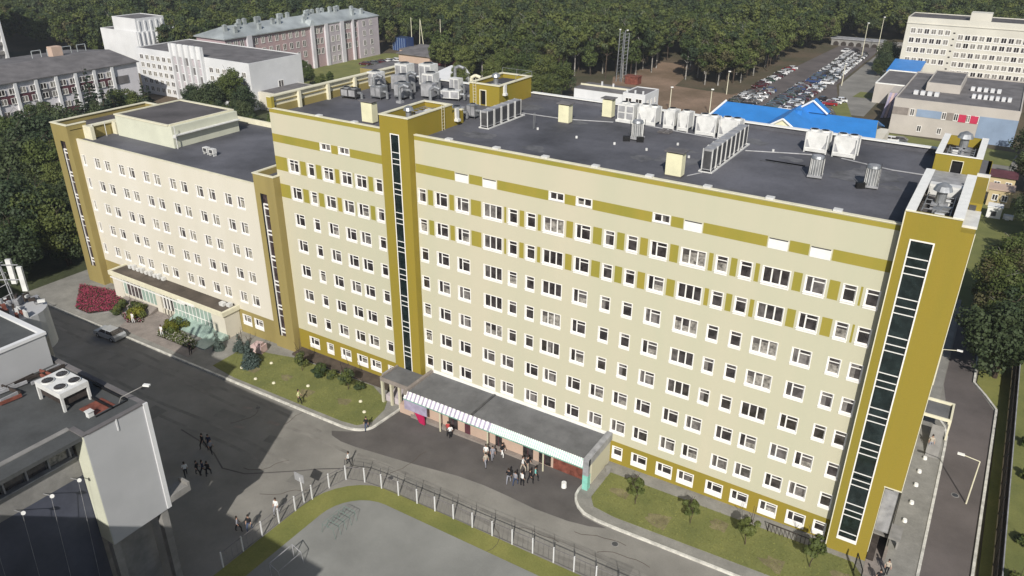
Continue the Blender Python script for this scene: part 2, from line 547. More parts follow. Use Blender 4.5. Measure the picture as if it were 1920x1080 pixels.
# land behind the building
sheet('lawn', [(52.6, 58), (60.2, 58), (60.2, 112), (49, 112), (50, 75)], 'lawn', 0.02, 'stuff', 'grass beyond the corner tower round the white hut', skirt=False)
sheet('car_park', [(-17.5, 150), (-17.5, 180), (-16.5, 215), (-13.8, 268), (-12, 300), (4.2, 310), (4.4, 213), (13, 176), (13, 150)], 'asphalt_brown', 0.012, skirt=False)
sheet('road', [(5.3, 213), (13.5, 172), (20, 172), (20.5, 300), (5.2, 312)], 'asphalt', 0.014, skirt=False)
sheet('lawn', [(7.8, 186), (14, 168), (17.8, 168), (12.5, 188)], 'lawn', 0.03, 'stuff', 'grass wedge between car park and school road', skirt=False)
sheet('lawn', [(12.3, 197), (18.4, 197), (18.4, 206), (13.0, 206)], 'lawn', 0.03, 'stuff', 'small grass rectangle on the road behind the car park', skirt=False)
sheet('dirt', [(-46, 150), (-64, 190), (-62, 226), (-46, 226), (-40, 186), (-20, 182), (-17.5, 190), (-15, 225), (-13, 268), (-12.2, 268), (-16, 215), (-17, 150)], 'dirt_brown', 0.008, skirt=False)
sheet('lawn', [(28, 140), (56, 139), (57, 152), (28.6, 156.2)], 'lawn', 0.03, 'stuff', 'grass in front of the striped school', skirt=False)
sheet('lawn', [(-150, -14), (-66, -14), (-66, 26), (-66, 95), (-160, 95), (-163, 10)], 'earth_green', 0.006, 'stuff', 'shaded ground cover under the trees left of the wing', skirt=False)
sheet('lawn', [(-176, 100), (-165.5, 190), (-140, 200), (-118, 150), (-118, 100)], 'lawn', 0.01, 'stuff', 'grass yard in front of the long brick building', skirt=False)

# ------------------------------------------------------------------ windows (shared meshes, set into openings)


def window_meshes(kind, w_, h_, lights, border=0.07, sill=0.22, depth=0.16):
    """lights: list of (x0,x1,z0,z1) glass areas relative to the centre. +y goes into the wall."""
    fr = MB()
    hw, hh = w_ / 2, h_ / 2
    t = 0.05
    # proud white architrave
    for x0, x1, z0, z1 in ((-hw - border, -hw, -hh, hh + border), (hw, hw + border, -hh, hh + border), (-hw, hw, hh, hh + border)):
        fr.box(x0, -0.03, z0, x1, 0.0, z1)
    # apron and sloping sill
    fr.box(-hw - border, -0.035, -hh - sill, hw + border, 0.0, -hh - 0.03)
    fr.hexa([(-hw - 0.1, -0.10, -hh - 0.03), (hw + 0.1, -0.10, -hh - 0.03), (hw + 0.1, depth, -hh - 0.03), (-hw - 0.1, depth, -hh - 0.03),
             (-hw - 0.1, -0.10, -hh - 0.01), (hw + 0.1, -0.10, -hh - 0.01), (hw + 0.1, depth, -hh + 0.03), (-hw - 0.1, depth, -hh + 0.03)])
    # sash: solid sheet with the lights cut out
    xs = sorted({-hw, hw, *[a for l in lights for a in l[:2]]})
    zs = sorted({-hh, hh, *[a for l in lights for a in l[2:]]})
    for xa, xb in zip(xs[:-1], xs[1:]):
        for za, zb in zip(zs[:-1], zs[1:]):
            cx, cz = (xa + xb) / 2, (za + zb) / 2
            if any(l[0] < cx < l[1] and l[2] < cz < l[3] for l in lights):
                continue
            fr.box(xa, depth - t, za, xb, depth, zb, skip=(4,))
    frame = fr.mesh(kind + '_frame', ['frame_white'])
    panes = []
    for v in range(6):
        rnd = random.Random(v * 17 + len(lights) + int(w_ * 100))
        p = MB()
        for (x0, x1, z0, z1) in lights:
            y = depth - t + 0.02
            q = rnd.random()
            g = 0 if v < 3 else (1 if q < .6 else 0)
            if v in (1, 4) and q < 0.55 and z1 - z0 > 0.5:      # net curtain over the lower part
                zc = z0 + (z1 - z0) * rnd.uniform(0.4, 1.0)
                p.face([(x0, y, z0), (x1, y, z0), (x1, y, zc), (x0, y, zc)], 2)
                if z1 - zc > 0.02:
                    p.face([(x0, y, zc), (x1, y, zc), (x1, y, z1), (x0, y, z1)], g)
            elif v in (2, 5) and q < 0.5:
                xc = x0 + (x1 - x0) * rnd.uniform(0.3, 0.9)
                p.face([(x0, y, z0), (xc, y, z0), (xc, y, z1), (x0, y, z1)], 3)
                p.face([(xc, y, z0), (x1, y, z0), (x1, y, z1), (xc, y, z1)], g)
            else:
                p.face([(x0, y, z0), (x1, y, z0), (x1, y, z1), (x0, y, z1)], g)
        panes.append(p.mesh(kind + '_pane', ['glass_dark', 'glass_mid', 'curtain', 'blind'] if 'w' not in kind[:1] and kind[:1] != 'n' else ['glass_mid', 'glass_wing', 'curtain_pale', 'curtain_pale']))
    return dict(w=w_, h=h_, frame=frame, panes=panes, depth=depth)


def L1(w_, h_, f=0.08, tr=0.34):
    hw, hh = w_ / 2, h_ / 2
    return [(-hw + f, hw - f, hh - f - tr + 0.08, hh - f), (-hw + f, hw - f, -hh + f, hh - f - tr)]


def L2(w_, h_, f=0.08, tr=0.34, left=0.40, both=False):
    hw, hh = w_ / 2, h_ / 2
    c = -hw + f + left
    o = [(c + 0.12, hw - f, hh - f - tr + 0.09, hh - f), (c + 0.12, hw - f, -hh + f, hh - f - tr)]
    if both:
        o += [(-hw + f, c, hh - f - tr + 0.09, hh - f), (-hw + f, c, -hh + f, hh - f - tr)]
    else:
        o += [(-hw + f, c, -hh + f, hh - f)]
    return o


def L3(w_, h_, f=0.08, n=3, mw=0.12):
    hw, hh = w_ / 2, h_ / 2
    s_ = (w_ - 2 * f - (n - 1) * mw) / n
    return [(-hw + f + k * (s_ + mw), -hw + f + k * (s_ + mw) + s_, -hh + f, hh - f) for k in range(n)]


WK = {
    'S': window_meshes('single_window', 0.95, 1.42, L1(0.95, 1.42)),
    'D': window_meshes('double_window', 1.5, 1.42, L2(1.5, 1.42)),
    'T': window_meshes('triple_window', 2.15, 1.42, L3(2.15, 1.42)),
    'B': window_meshes('twin_window', 1.5, 1.42, L2(1.5, 1.42, left=0.6, both=True)),
    'A': window_meshes('attic_window', 1.45, 0.72, L3(1.45, 0.72, n=2), sill=0.1),
    'G': window_meshes('basement_window', 1.5, 1.05, L2(1.5, 1.05, tr=0.26), sill=0.42, border=0.1),
    'H': window_meshes('basement_single', 0.95, 1.05, L1(0.95, 1.05, tr=0.26), sill=0.42, border=0.1),
    'W': window_meshes('wing_window', 1.35, 1.5, L2(1.35, 1.5, left=0.34), border=0.05, sill=0.16),
    'N': window_meshes('narrow_window', 0.8, 1.5, L3(0.8, 1.5, n=2, mw=0.1), border=0.05, sill=0.16),
}
FRONT, EAST = 0, math.pi / 2   # facing -y, facing +x


def facade(parent, name, facing, plane, u0, u1, z0, z1, wins, bands, mats, skirt=0.0):
    """wall sheet with real openings and reveals. wins: (u, z, kind). bands: (ua,ub,za,zb,mat_index)"""
    holes = []
    for (u, z, k) in wins:
        W = WK[k]
        holes.append((u - W['w'] / 2, u + W['w'] / 2, z - W['h'] / 2, z + W['h'] / 2, W['depth']))
    zs = sorted({z0, z1, *[h[2] for h in holes], *[h[3] for h in holes], *[q for bb in bands for q in bb[2:4] if z0 < q < z1]})
    P = (lambda u, z, d: (u, plane + d, z)) if facing == FRONT else (lambda u, z, d: (plane - d, u, z))
    mb = MB()
    for za, zb in zip(zs[:-1], zs[1:]):
        if zb - za < 1e-4:
            continue
        zc = (za + zb) / 2
        hs = [h for h in holes if h[2] - 1e-6 < zc < h[3] + 1e-6]
        bs = [q for q in bands if q[2] < zc < q[3]]
        us = sorted({u0, u1, *[q for h in hs for q in h[:2]], *[q for bb in bs for q in bb[:2] if u0 < q < u1]})
        for ua, ub in zip(us[:-1], us[1:]):
            uc = (ua + ub) / 2
            if any(h[0] < uc < h[1] for h in hs):
                continue
            mi = 0
            for q in bs:
                if q[0] < uc < q[1]:
                    mi = q[4]
            mb.face([P(ua, za, 0), P(ub, za, 0), P(ub, zb, 0), P(ua, zb, 0)], mi)
    k = len(mats)
    for h in holes:
        a, c, e, f_, d = h
        mb.face([P(a, e, 0), P(a, f_, 0), P(a, f_, d), P(a, e, d)], k)
        mb.face([P(c, e, 0), P(c, e, d), P(c, f_, d), P(c, f_, 0)], k)
        mb.face([P(a, f_, 0), P(c, f_, 0), P(c, f_, d), P(a, f_, d)], k)
        mb.face([P(a, e, 0), P(a, e, d), P(c, e, d), P(c, e, 0)], k)
    wall = part(name, mb, mats + ['frame_white'], parent)
    for (u, z, kk) in wins:
        W = WK[kk]
        o = inst('window', W['frame'], parent, P(u, z, 0), facing)
        o2 = bpy.data.objects.new('pane', random.choice(W['panes'][3:] if kk in 'WN' else W['panes']))
        COL.objects.link(o2)
        o2.parent = o
    return wall


# ------------------------------------------------------------------ the main nine-storey block
HB = thing('hospital_building', 'large nine storey beige and olive hospital block with flat grey roof', 'building', (15, 12, 0.2))
c1 = [('A', 3.1, 'S'), ('B', 5.53, 'D'), ('C', 8.17, 'D'), ('D', 11.77, 'T'), ('E', 14.12, 'S'), ('F', 16.14, 'S'), ('G', 18.6, 'T'), ('H', 21.69, 'D'), ('I', 24.36, 'S'),
      ('J', 26.6, 'S'), ('K', 29.11, 'D'), ('L', 32.26, 'T'), ('M', 34.75, 'S'), ('N', 36.79, 'S'), ('O', 39.26, 'T'), ('P', 42.34, 'D'), ('Q', 44.92, 'S'), ('R', 46.6, 'S')]
zrow = lambda r: 1.7 + 3.3 * (8 - r)
wins, bands = [], []
for r in range(1, 6):
    for n_, x, k in c1:
        wins.append((x, zrow(r), k))
low = [(3.1, 'S'), (5.55, 'D'), (8.1, 'D'), (11.2, 'D'), (13.54, 'D'), (16.52, 'D'), (18.7, 'D'), (21.45, 'D'), (24.04, 'D'), (26.58, 'D'), (29.0, 'D'), (31.83, 'D'),
       (34.1, 'D'), (37.0, 'D'), (39.22, 'D'), (42.0, 'D'), (44.15, 'D'), (46.6, 'S')]
for r in (6, 7):
    for x, k in low:
        wins.append((x, zrow(r), k))
for x, k in [(26.77, 'H'), (29.15, 'G'), (31.81, 'G'), (34.0, 'G'), (36.88, 'G'), (39.3, 'G'), (41.98, 'G'), (44.5, 'G'), (46.6, 'H')]:
    wins.append((x, 1.98, k))
for x in (18.82, 21.66, 29.11):
    wins.append((x, 27.72, 'A'))
X1 = 47.42
for r in (1, 2):
    z = zrow(r)
    ws = sorted([(x, WK[k]['w'] / 2 + 0.1) for _, x, k in c1])
    pts = [2.4] + [q for x, hw in ws for q in (x - hw, x + hw)] + [X1]
    for k in range(0, len(pts), 2):
        a, c = pts[k], pts[k + 1]
        if c - a > 0.15:
            bands.append((a + (0.18 if k else 0), c - (0.18 if k < len(pts) - 2 else 0), z - 0.82, z + 0.82, 1))
blank = [8.17, 11.45, 31.95, 39.03, 42.3]
cuts = sorted([(x, 0.85) for x in blank] + [(x, 0.85) for x in (18.82, 21.66, 29.11)])
pts = [2.4] + [q for x, hw in cuts for q in (x - hw, x + hw)] + [X1]
for k in range(0, len(pts), 2):
    bands.append((pts[k] + 0.02, pts[k + 1] - 0.02, 27.2, 28.15, 1))
bands.append((2.4, X1, 30.58, 30.98, 1))
bands.append((25.9, X1, 0.3, 3.15, 2))
bands.append((2.4, X1, -1.0, 0.3, 3))
facade(HB, 'front_wall', FRONT, 0.0, 2.4, X1, -0.6, 31.05, wins, bands, ['plaster_beige', 'olive_green', 'olive', 'plinth'])
for x in blank:
    b = MB()
    b.box(x - 0.78, -0.03, 27.16, x + 0.78, 0.0, 28.02)
    b.box(x - 0.74, -0.06, 27.98, x + 0.74, -0.03, 28.06, 1)
    part('panel', b, ['white_paint', 'steel_dark'], HB, label='white blank panel in the olive attic band')
# left part of the front, between mid tower and main stair tower
cl = [(-15.38, 'B', 'D'), (-12.66, 'S', 'S'), (-10.04, 'B', 'D'), (-7.34, 'B', 'D'), (-5.2, 'B', 'D'), (-2.72, 'S', 'S')]
wins, bands = [], []
for r in range(1, 8):
    for x, ka, kb in cl:
        wins.append((x, zrow(r), ka if r == 1 else kb))
for x, ka, kb in cl:
    wins.append((x, 1.75, 'G' if kb == 'D' else 'H'))
for x in (-10.09, -7.38):
    wins.append((x, 27.85, 'A'))
XL, XR = -18.3, -1.32
for r in (1, 2):
    z = zrow(r)
    pts = [XL] + [q for x, ka, kb in cl for q in (x - (0.85 if ka != 'S' else 0.6), x + (0.85 if ka != 'S' else 0.6))] + [XR]
    for k in range(0, len(pts), 2):
        a, c = pts[k], pts[k + 1]
        if c - a > 0.3:
            bands.append((a + (0.18 if k else 0), c - (0.18 if k < len(pts) - 2 else 0), z - 0.82, z + 0.82, 1))
pts = [XL, -10.95, -9.22, -8.24, -6.52, XR]
for k in range(0, 6, 2):
    bands.append((pts[k], pts[k + 1], 27.3, 28.25, 1))
bands.append((XL, XR, 30.66, 31.05, 1))
bands.append((XL, XR, 0.25, 3.0, 2))
bands.append((XL, XR, -1.0, 0.25, 3))
facade(HB, 'front_wall', FRONT, 0.0, XL, XR, -0.8, 31.1, wins, bands, ['plaster_beige', 'olive_green', 'olive', 'plinth'])
# roof, other walls, parapets
b = MB()
b.box(-18.3, 0.35, 30.2, 52.0, 24.0, 30.5)
roof = part('roof', b, 'roof_felt', HB)
b = MB()
b.box(-18.3, 0.01, -1, 52.04, 24.2, 30.2, skip=(1, 2))
part('back_wall', b, 'plaster_beige', HB)
b = MB()
b.box(2.4, -0.06, 31.05, 47.45, 0.34, 31.13)
b.box(-18.3, -0.06, 31.1, -1.3, 0.34, 31.18)
part('parapet_cap', b, 'trim_cream', HB)
b = MB()
b.box(2.4, 0.02, 30.4, 47.45, 0.3, 31.05)
b.box(-18.3, 0.02, 30.4, -1.3, 0.3, 31.1)
b.box(-18.2, 23.7, 30.4, 47.5, 24.0, 31.0)
part('parapet', b, 'roof_felt', HB)
b = MB()
b.box(-18.2, 23.5, 31.0, -2.4, 24.15, 31.1)
b.box(2.0, 23.5, 31.0, 47.5, 24.15, 31.1)
part('parapet_cap', b, 'white_paint', HB)
# roof relief: felt sheet seams, proud by a few millimetres
b = MB()
for k in range(22):
    x = 3 + k * 2.05
    b.box(x, 0.6, 30.5, x + 0.10, 23.4, 30.506)
for y in (8.2, 16.1):
    b.box(-17, y, 30.502, 47, y + 0.12, 30.509)
part('felt_seams', b, 'roof_felt', HB)
b = MB()
rr_ = random.Random(4)
for k in range(16):
    x, y = rr_.uniform(4, 46), rr_.uniform(2, 22)
    n_ = 14
    r0 = rr_.uniform(.5, 1.8)
    ph_ = [rr_.uniform(.55, 1.15) for _ in range(n_)]
    b.face([(x + 1.6 * r0 * ph_[j] * math.cos(6.283 * j / n_), y + r0 * ph_[j] * math.sin(6.283 * j / n_), 30.5105 + .0006 * k) for j in range(n_)])
part('water_stain', b, 'roof_stain', HB)['kind'] = 'stuff'
b = MB()
for pts in (((3.5, 15.5), (11, 15.8), (16, 17.5)), ((19.5, 18.2), (24, 17.6), (30, 16.9)), ((30.4, 5.5), (29.6, 3.9)), ((31.5, 14.5), (36, 16.2), (38, 16.8)), ((39.9, 16.9), (44.5, 15.6), (47.3, 15.6))):
    b.path([(q[0], q[1], 30.56) for q in pts], .045, n=5)
    b.path([(q[0], q[1] + .18, 30.56) for q in pts], .03, n=5)
part('roof_cable', b, 'machine_grey', HB)['kind'] = 'stuff'
# tall screen wall closing the roof on the left, with posts and ledges inside
b = MB()
b.box(-18.34, 0.0, 31.1, -18.0, 24.1, 32.35)
part('screen_wall', b, 'trim_cream', HB)
b = MB()
b.box(-18.44, -0.1, 32.35, -17.75, 24.2, 32.47)
part('parapet_cap', b, 'trim_cream', HB)
b = MB()
b.box(-18.0, 0.3, 30.5, -17.9, 23.8, 31.3)
b.box(-18.0, 0.3, 31.72, -17.86, 23.8, 31.8)
part('screen_ledge', b, 'olive_pale', HB)
for y in (4, 8.7, 13.4, 18.1, 22.6):
    b = MB()
    b.box(-17.98, y, 30.5, -17.55, y + 0.35, 32.33)
    part('screen_post', b, 'trim_cream', HB)
b = MB()
b.box(-18.45, -0.07, 31.15, -17.7, 0.35, 32.4)
part('screen_return', b, 'olive_green', HB)


def glass_strip(parent, u0, u1, y, z0, z1, bars, depth=0.16):
    """tall stair window: jambs, horizontal bars and dark panes between the bars"""
    b = MB()
    t = 0.1
    b.box(u0 - t, y - 0.04, z0 - 0.35, u0, y + depth, z1 + t)
    b.box(u1, y - 0.04, z0 - 0.35, u1 + t, y + depth, z1 + t)
    b.box(u0, y - 0.04, z1, u1, y + depth, z1 + t)
    b.box(u0, y - 0.04, z0 - 0.35, u1, y + depth, z0)
    fr = part('stair_window', b, 'frame_white', parent)
    for z in bars:
        b = MB()
        b.box(u0, y + depth - 0.12, z - 0.03, u1, y + depth - 0.02, z + 0.03)
        part('glazing_bar', b, 'frame_white', fr)
    zz = [z0] + sorted(bars) + [z1]
    for a, c in zip(zz[:-1], zz[1:]):
        b = MB()
        b.box(u0, y + depth - 0.06, a, u1, y + depth - 0.04, c)
        part('pane', b, 'glass_green', fr)
    return fr


def hole_wall(u0, u1, h0, h1, z0, z1, g0, g1, y0, y1, m=0):
    """solid slab u0..u1 x y0..y1 x z0..z1 with an opening h0..h1 x g0..g1"""
    b = MB()
    b.box(u0, y0, z0, h0, y1, z1, m)
    b.box(h1, y0, z0, u1, y1, z1, m)
    b.box(h0, y0, g1, h1, y1, z1, m)
    b.box(h0, y0, z0, h1, y1, g0, m)
    return b


# main stair tower with its roof head
ST = thing('stair_tower', 'olive stair tower with tall glass strip rising beside the entrance canopy', 'tower', (0.5, 3, 0))
y0, y1 = -0.85, -0.5
b = hole_wall(-1.3, 2.38, 0.12, 1.1, -0.5, 32.8, 2.5, 31.0, y0, y1)
b.box(-1.3, y1, -0.5, -1.0, 6.6, 32.8)
b.box(2.08, y1, -0.5, 2.38, 6.6, 32.8)
b.box(-1.0, 6.3, 30.5, 2.08, 6.6, 32.8)
b.box(-1.28, 6.6, 30.5, 2.36, 8.6, 31.9)
part('wall', b, 'olive', ST)
b = MB()
b.box(-1.0, y1, 31.7, 2.08, 6.3, 31.85)
part('roof', b, 'roof_felt', ST)
b = MB()
b.box(-1.36, y0 - 0.06, 32.8, 2.44, y0 + 0.42, 32.9)
b.box(-1.36, 6.2, 32.8, 2.44, 6.66, 32.9)
b.box(-1.36, y0 + 0.42, 32.8, -0.94, 6.2, 32.9)
b.box(2.02, y0 + 0.42, 32.8, 2.44, 6.2, 32.9)
b.box(2.0, 8.3, 31.9, 2.42, 8.7, 32.0)
part('parapet_cap', b, 'trim_cream', ST)
bars = []
for k in range(9):
    zt = 29.15 - 3.25 * k
    bars += [zt, zt - 0.68, zt - 1.22]
glass_strip(ST, 0.12, 1.1, y0, 2.5, 31.0, [z for z in bars if z > 2.9] + [2.95])
b = MB()
b.box(2.38, 7.0, 31.2, 2.62, 7.5, 32.35)
b.box(2.38, 6.9, 31.0, 2.9, 7.4, 31.25)
part('gutter_box', b, 'machine_white', ST)


def ladder(x, y, z0, z1, parent, along='y'):
    b = MB()
    d = 0.22
    for s in (-d, d):
        b.tube((x, y + s, z0), (x, y + s, z1), 0.025, n=5)
    z = z0 + 0.2
    while z < z1:
        b.tube((x, y - d, z), (x, y + d, z), 0.018, n=4)
        z += 0.33
    return part('ladder', b, 'trim_cream', parent)


ladder(2.5, 4.8, 30.5, 33.2, ST)


def rooftop_fan(name, x, y, z, s, label, mats='galvanised', group='roof fans on the towers'):
    t = thing(name, label, 'fan', (x, y, z), group)
    b = MB()
    b.box(x - .45 * s, y - .45 * s, z, x + .45 * s, y + .45 * s, z + .35 * s)
    part('base', b, 'machine_grey', t)
    b = MB()
    b.tube((x, y, z + .35 * s), (x, y, z + 1.15 * s), 0.3 * s, n=12)
    part('duct', b, mats, t)
    b = MB()
    b.tube((x, y, z + 1.15 * s), (x, y, z + 1.45 * s), 0.55 * s, 0.42 * s, n=12)
    b.tube((x, y, z + 1.45 * s), (x, y, z + 1.62 * s), 0.42 * s, 0.1 * s, n=12)
    part('hood', b, mats, t)
    return t


rooftop_fan('rooftop_fan', 0.55, 1.6, 31.85, 1.0, 'silver hooded fan in the head of the glass stair tower by the canopy')


def pipework(x0, x1, y0, y1, z, label, mname='galvanised'):
    """the pipes, rails and small ducts that fill a tower head"""
    t = thing('pipework', label, 'pipes', ((x0 + x1) / 2, (y0 + y1) / 2, z))
    b = MB()
    rnd = random.Random(int(x0 * 10 + y0))
    for k in range(5):
        yy = y0 + (y1 - y0) * (k + .5) / 5
        b.tube((x0 + .1, yy, z + .5), (x1 - .1, yy, z + .5), 0.04, n=6)
    for s in (x0 + .15, (x0 + x1) / 2, x1 - .15):
        b.tube((s, y0 + .1, z + .55), (s, y1 - .1, z + .55), 0.04, n=6)
        for k in range(4):
            yy = y0 + (y1 - y0) * (k + .5) / 4
            b.tube((s, yy, z), (s, yy, z + .55), 0.035, n=5)
    part('rail', b, mname, t)
    for k in range(4):
        b = MB()
        cx, cy = rnd.uniform(x0 + .5, x1 - .5), rnd.uniform(y0 + .5, y1 - .5)
        b.obox((cx, cy, z + .3), (rnd.uniform(.4, .9), rnd.uniform(.3, .8), .6), rnd.choice([0, .2]))
        part('duct_box', b, rnd.choice(['machine_grey', 'machine_white', 'galvanised']), t)
    return t


pipework(-0.9, 2.0, 2.6, 6.2, 31.85, 'rails and duct boxes inside the head of the glass stair tower by the canopy')

# second roof head, near the back edge
RH = thing('roof_stair_head', 'olive box with black door standing on the back of the hospital roof', 'roof hut', (0, 20, 30.5))
b = hole_wall(-2.3, 1.9, -0.75, 0.0, 30.5, 32.95, 30.6, 32.25, 16.5, 16.75)
b.box(-2.3, 16.75, 30.5, -2.05, 23.7, 32.95)
b.box(1.65, 16.75, 30.5, 1.9, 23.7, 32.95)
b.box(-2.05, 23.45, 30.5, 1.65, 23.7, 32.95)
part('wall', b, 'olive', RH)
b = MB()
b.box(-2.05, 16.75, 32.3, 1.65, 23.45, 32.45)
part('roof', b, 'roof_felt', RH)
b = MB()
b.box(-2.4, 16.4, 32.95, 2.0, 16.85, 33.05)
b.box(-2.4, 23.35, 32.95, 2.0, 23.8, 33.05)
b.box(-2.4, 16.85, 32.95, -1.95, 23.35, 33.05)
b.box(1.55, 16.85, 32.95, 2.0, 23.35, 33.05)
part('parapet_cap', b, 'trim_cream', RH)
b = MB()
b.box(-0.72, 16.62, 30.6, -0.03, 16.68, 32.2)
part('door', b, 'black', RH)
b = MB()
for a, c in ((-0.85, -0.75), (0.0, 0.1)):
    b.box(a, 16.44, 30.5, c, 16.5, 32.35)
b.box(-0.75, 16.44, 32.25, 0.0, 16.5, 32.35)
part('door_frame', b, 'trim_cream', RH)
b = MB()
b.box(1.9, 17.3, 32.0, 2.1, 17.8, 33.0)
b.box(1.9, 17.2, 31.8, 2.3, 17.7, 32.05)
part('gutter_box', b, 'machine_white', RH)
b = MB()
for z in (33.6,):
    b.path([(-2.3, 23.7, z), (1.95, 23.7, z), (1.95, 20.0, z)], 0.025)
for p in ((-2.3, 23.7), (-0.2, 23.7), (1.95, 23.7), (1.95, 20)):
    b.tube((p[0], p[1], 33.0), (p[0], p[1], 33.6), 0.025, n=5)
part('handrail', b, 'galvanised', RH)
b = MB()
for yy in (16.38,):
    for x in (-1.7, -1.3):
        b.tube((x, yy, 30.5), (x, yy, 33.6), 0.03, n=5)
    for k in range(9):
        b.tube((-1.7, yy, 30.7 + k * .33), (-1.3, yy, 30.7 + k * .33), 0.02, n=4)
part('ladder', b, 'trim_cream', RH)
rooftop_fan('rooftop_fan', 0.2, 18.4, 32.45, 1.0, 'silver hooded fan on the olive roof hut with the black door')

# right corner tower
CT = thing('corner_tower', 'olive corner tower with long glass strip at the right end of the hospital', 'tower', (49.5, 7, 0.7))
y0, y1 = -0.9, -0.5
b = hole_wall(47.55, 52.05, 48.3, 49.74, 9.1, 31.6, 9.1, 30.35, y0, y1)
part('front_wall', b, 'olive', CT)
b = hole_wall(47.55, 50.8, 48.3, 49.74, 0.2, 9.1, 2.6, 9.1, y0, y1)
part('front_wall', b, 'olive', CT)
b = MB()
b.box(48.5, y0, 31.6, 51.15, y1, 32.45)
b.box(47.55, y0, 31.6, 48.5, y1, 32.45)
b.box(50.85, y1, 31.0, 51.15, 10.6, 32.45)
b.box(47.55, y1, 0.2, 47.9, 10.6, 32.45)
b.box(47.9, 10.3, 30.5, 50.85, 10.6, 31.0)
b.box(51.7, y1, 9.1, 52.05, 15.0, 31.6)
b.box(50.5, y1, 0.2, 50.8, 24.0, 9.1)
b.box(51.15, y0 + .02, 31.6, 52.0, 3.5, 31.62)
b.box(51.7, 15.0, 9.1, 52.05, 24.1, 30.5)
b.box(50.8, y1, 8.9, 51.7, 24.0, 9.1)
part('side_wall', b, 'olive', CT)
# raised olive wedge at the side with its square vent
b = MB()
b.box(51.2, 3.9, 31.3, 52.05, 11.2, 32.35)
part('side_box', b, 'olive', CT)
b = MB()
b.box(51.15, 0.2, 31.62, 52.1, 3.9, 31.8)
b.box(51.25, 3.84, 31.7, 51.7, 3.9, 32.2, 1)
part('side_cap', b, ['machine_white', 'steel_dark'], CT)
b = MB()
b.box(51.15, 11.2, 31.3, 52.1, 11.4, 32.6)
part('side_cap', b, 'machine_white', CT)
b = MB()
b.box(52.05, y0 - 0.03, 9.1, 52.1, y0 + 0.1, 31.65)
b.box(50.75, y0 - 0.03, 9.02, 52.1, y0 + 0.02, 9.12)
b.box(50.8, y0 - 0.03, 2.0, 50.84, y0 + 0.1, 9.02)
b.box(47.47, y0 - 0.02, 0.6, 47.55, y0 + 0.02, 32.4)
part('edge_trim', b, 'trim_cream', CT)
b = MB()
b.box(47.42, -0.45, 0.3, 47.5, 0.0, 31.1)  # shade in the gap beside the tower, painted as a dark strip
part('shadow_joint', b, 'wood_dark', CT)
b = MB()
b.box(47.49, y0 - 0.06, 32.45, 51.2, y0 + 0.04, 32.53)
part('parapet_cap', b, 'trim_cream', CT)
b = MB()
b.box(47.49, y0 + 0.04, 32.45, 48.15, 10.66, 32.56)
b.box(50.5, y0 + 0.04, 32.45, 51.2, 10.66, 32.56)
part('parapet_cap', b, 'white_paint', CT)
b = MB()
b.box(47.9, y1, 31.3, 50.85, 10.3, 31.4)
part('roof', b, 'roof_felt_brown', CT)
bars = []
for k in range(9):
    zt = 29.03 - 3.26 * k
    bars += [zt, zt - 0.70, zt - 1.29]
glass_strip(CT, 48.3, 49.74, y0, 2.6, 30.35, [z for z in bars if z > 4.5] + [3.1])
pipework(48.2, 50.4, 0.4, 6.2, 31.4, 'rails and duct boxes inside the head of the corner tower')
rooftop_fan('rooftop_fan', 49.3, 4.2, 31.4, 1.25, 'big silver fan in the head of the corner tower')
for yy, lab in ((7.4, 'white duct box in the corner tower head nearest the main roof'), (7.4, 'white duct box in the corner tower head nearest the side edge')):
    x = 48.7 if 'main' in lab else 50.0
    b = MB()
    b.box(x - .5, yy - .3, 31.4, x + .5, yy + .5, 32.35)
    b.box(x - .42, yy - .34, 31.55, x + .42, yy - .3, 32.2)
    single('duct_box', b, 'machine_white', lab, 'duct box', 'white duct boxes in the corner tower')
UB = thing('roof_stair_head', 'olive roof hut with dark doorway behind the corner tower', 'roof hut', (49.4, 20, 30.5))
b = hole_wall(47.6, 51.2, 49.0, 49.85, 30.5, 32.45, 30.6, 32.0, 16.4, 16.7)
b.box(47.6, 16.7, 30.5, 47.9, 24.0, 32.45)
b.box(50.9, 16.7, 30.5, 51.2, 24.0, 32.45)
b.box(47.9, 23.7, 30.5, 50.9, 24.0, 32.45)
part('wall', b, 'olive', UB)
b = MB()
b.box(48.95, 16.36, 30.5, 49.0, 16.4, 32.05)
b.box(49.85, 16.36, 30.5, 49.9, 16.4, 32.05)
b.box(49.0, 16.36, 32.0, 49.85, 16.4, 32.05)
part('door_frame', b, 'trim_cream', UB)
b = MB()
b.box(49.0, 16.6, 30.6, 49.85, 16.66, 32.0)
part('door', b, 'black', UB)
b = MB()
b.box(47.9, 16.7, 31.5, 50.9, 23.7, 31.6)
part('roof', b, 'roof_felt_brown', UB)
b = MB()
b.box(47.55, 16.34, 32.45, 51.25, 16.5, 32.53)
b.box(47.55, 16.5, 32.45, 48.1, 24.05, 32.53)
b.box(50.7, 16.5, 32.45, 51.25, 24.05, 32.53)
part('parapet_cap', b, 'white_paint', UB)
pipework(48.2, 50.6, 17.2, 21.0, 31.6, 'rails and duct boxes on the roof hut behind the corner tower')
rooftop_fan('rooftop_fan', 49.4, 21.0, 31.6, 1.25, 'big silver fan on the roof hut behind the corner tower')
# blue tarpaulin edge and low box between tower head and hut
b = MB()
b.box(47.9, 10.7, 30.5, 51.0, 16.2, 31.0)
single('roof_duct', b, 'machine_grey', 'low grey duct between corner tower and the roof hut with dark doorway', 'duct')

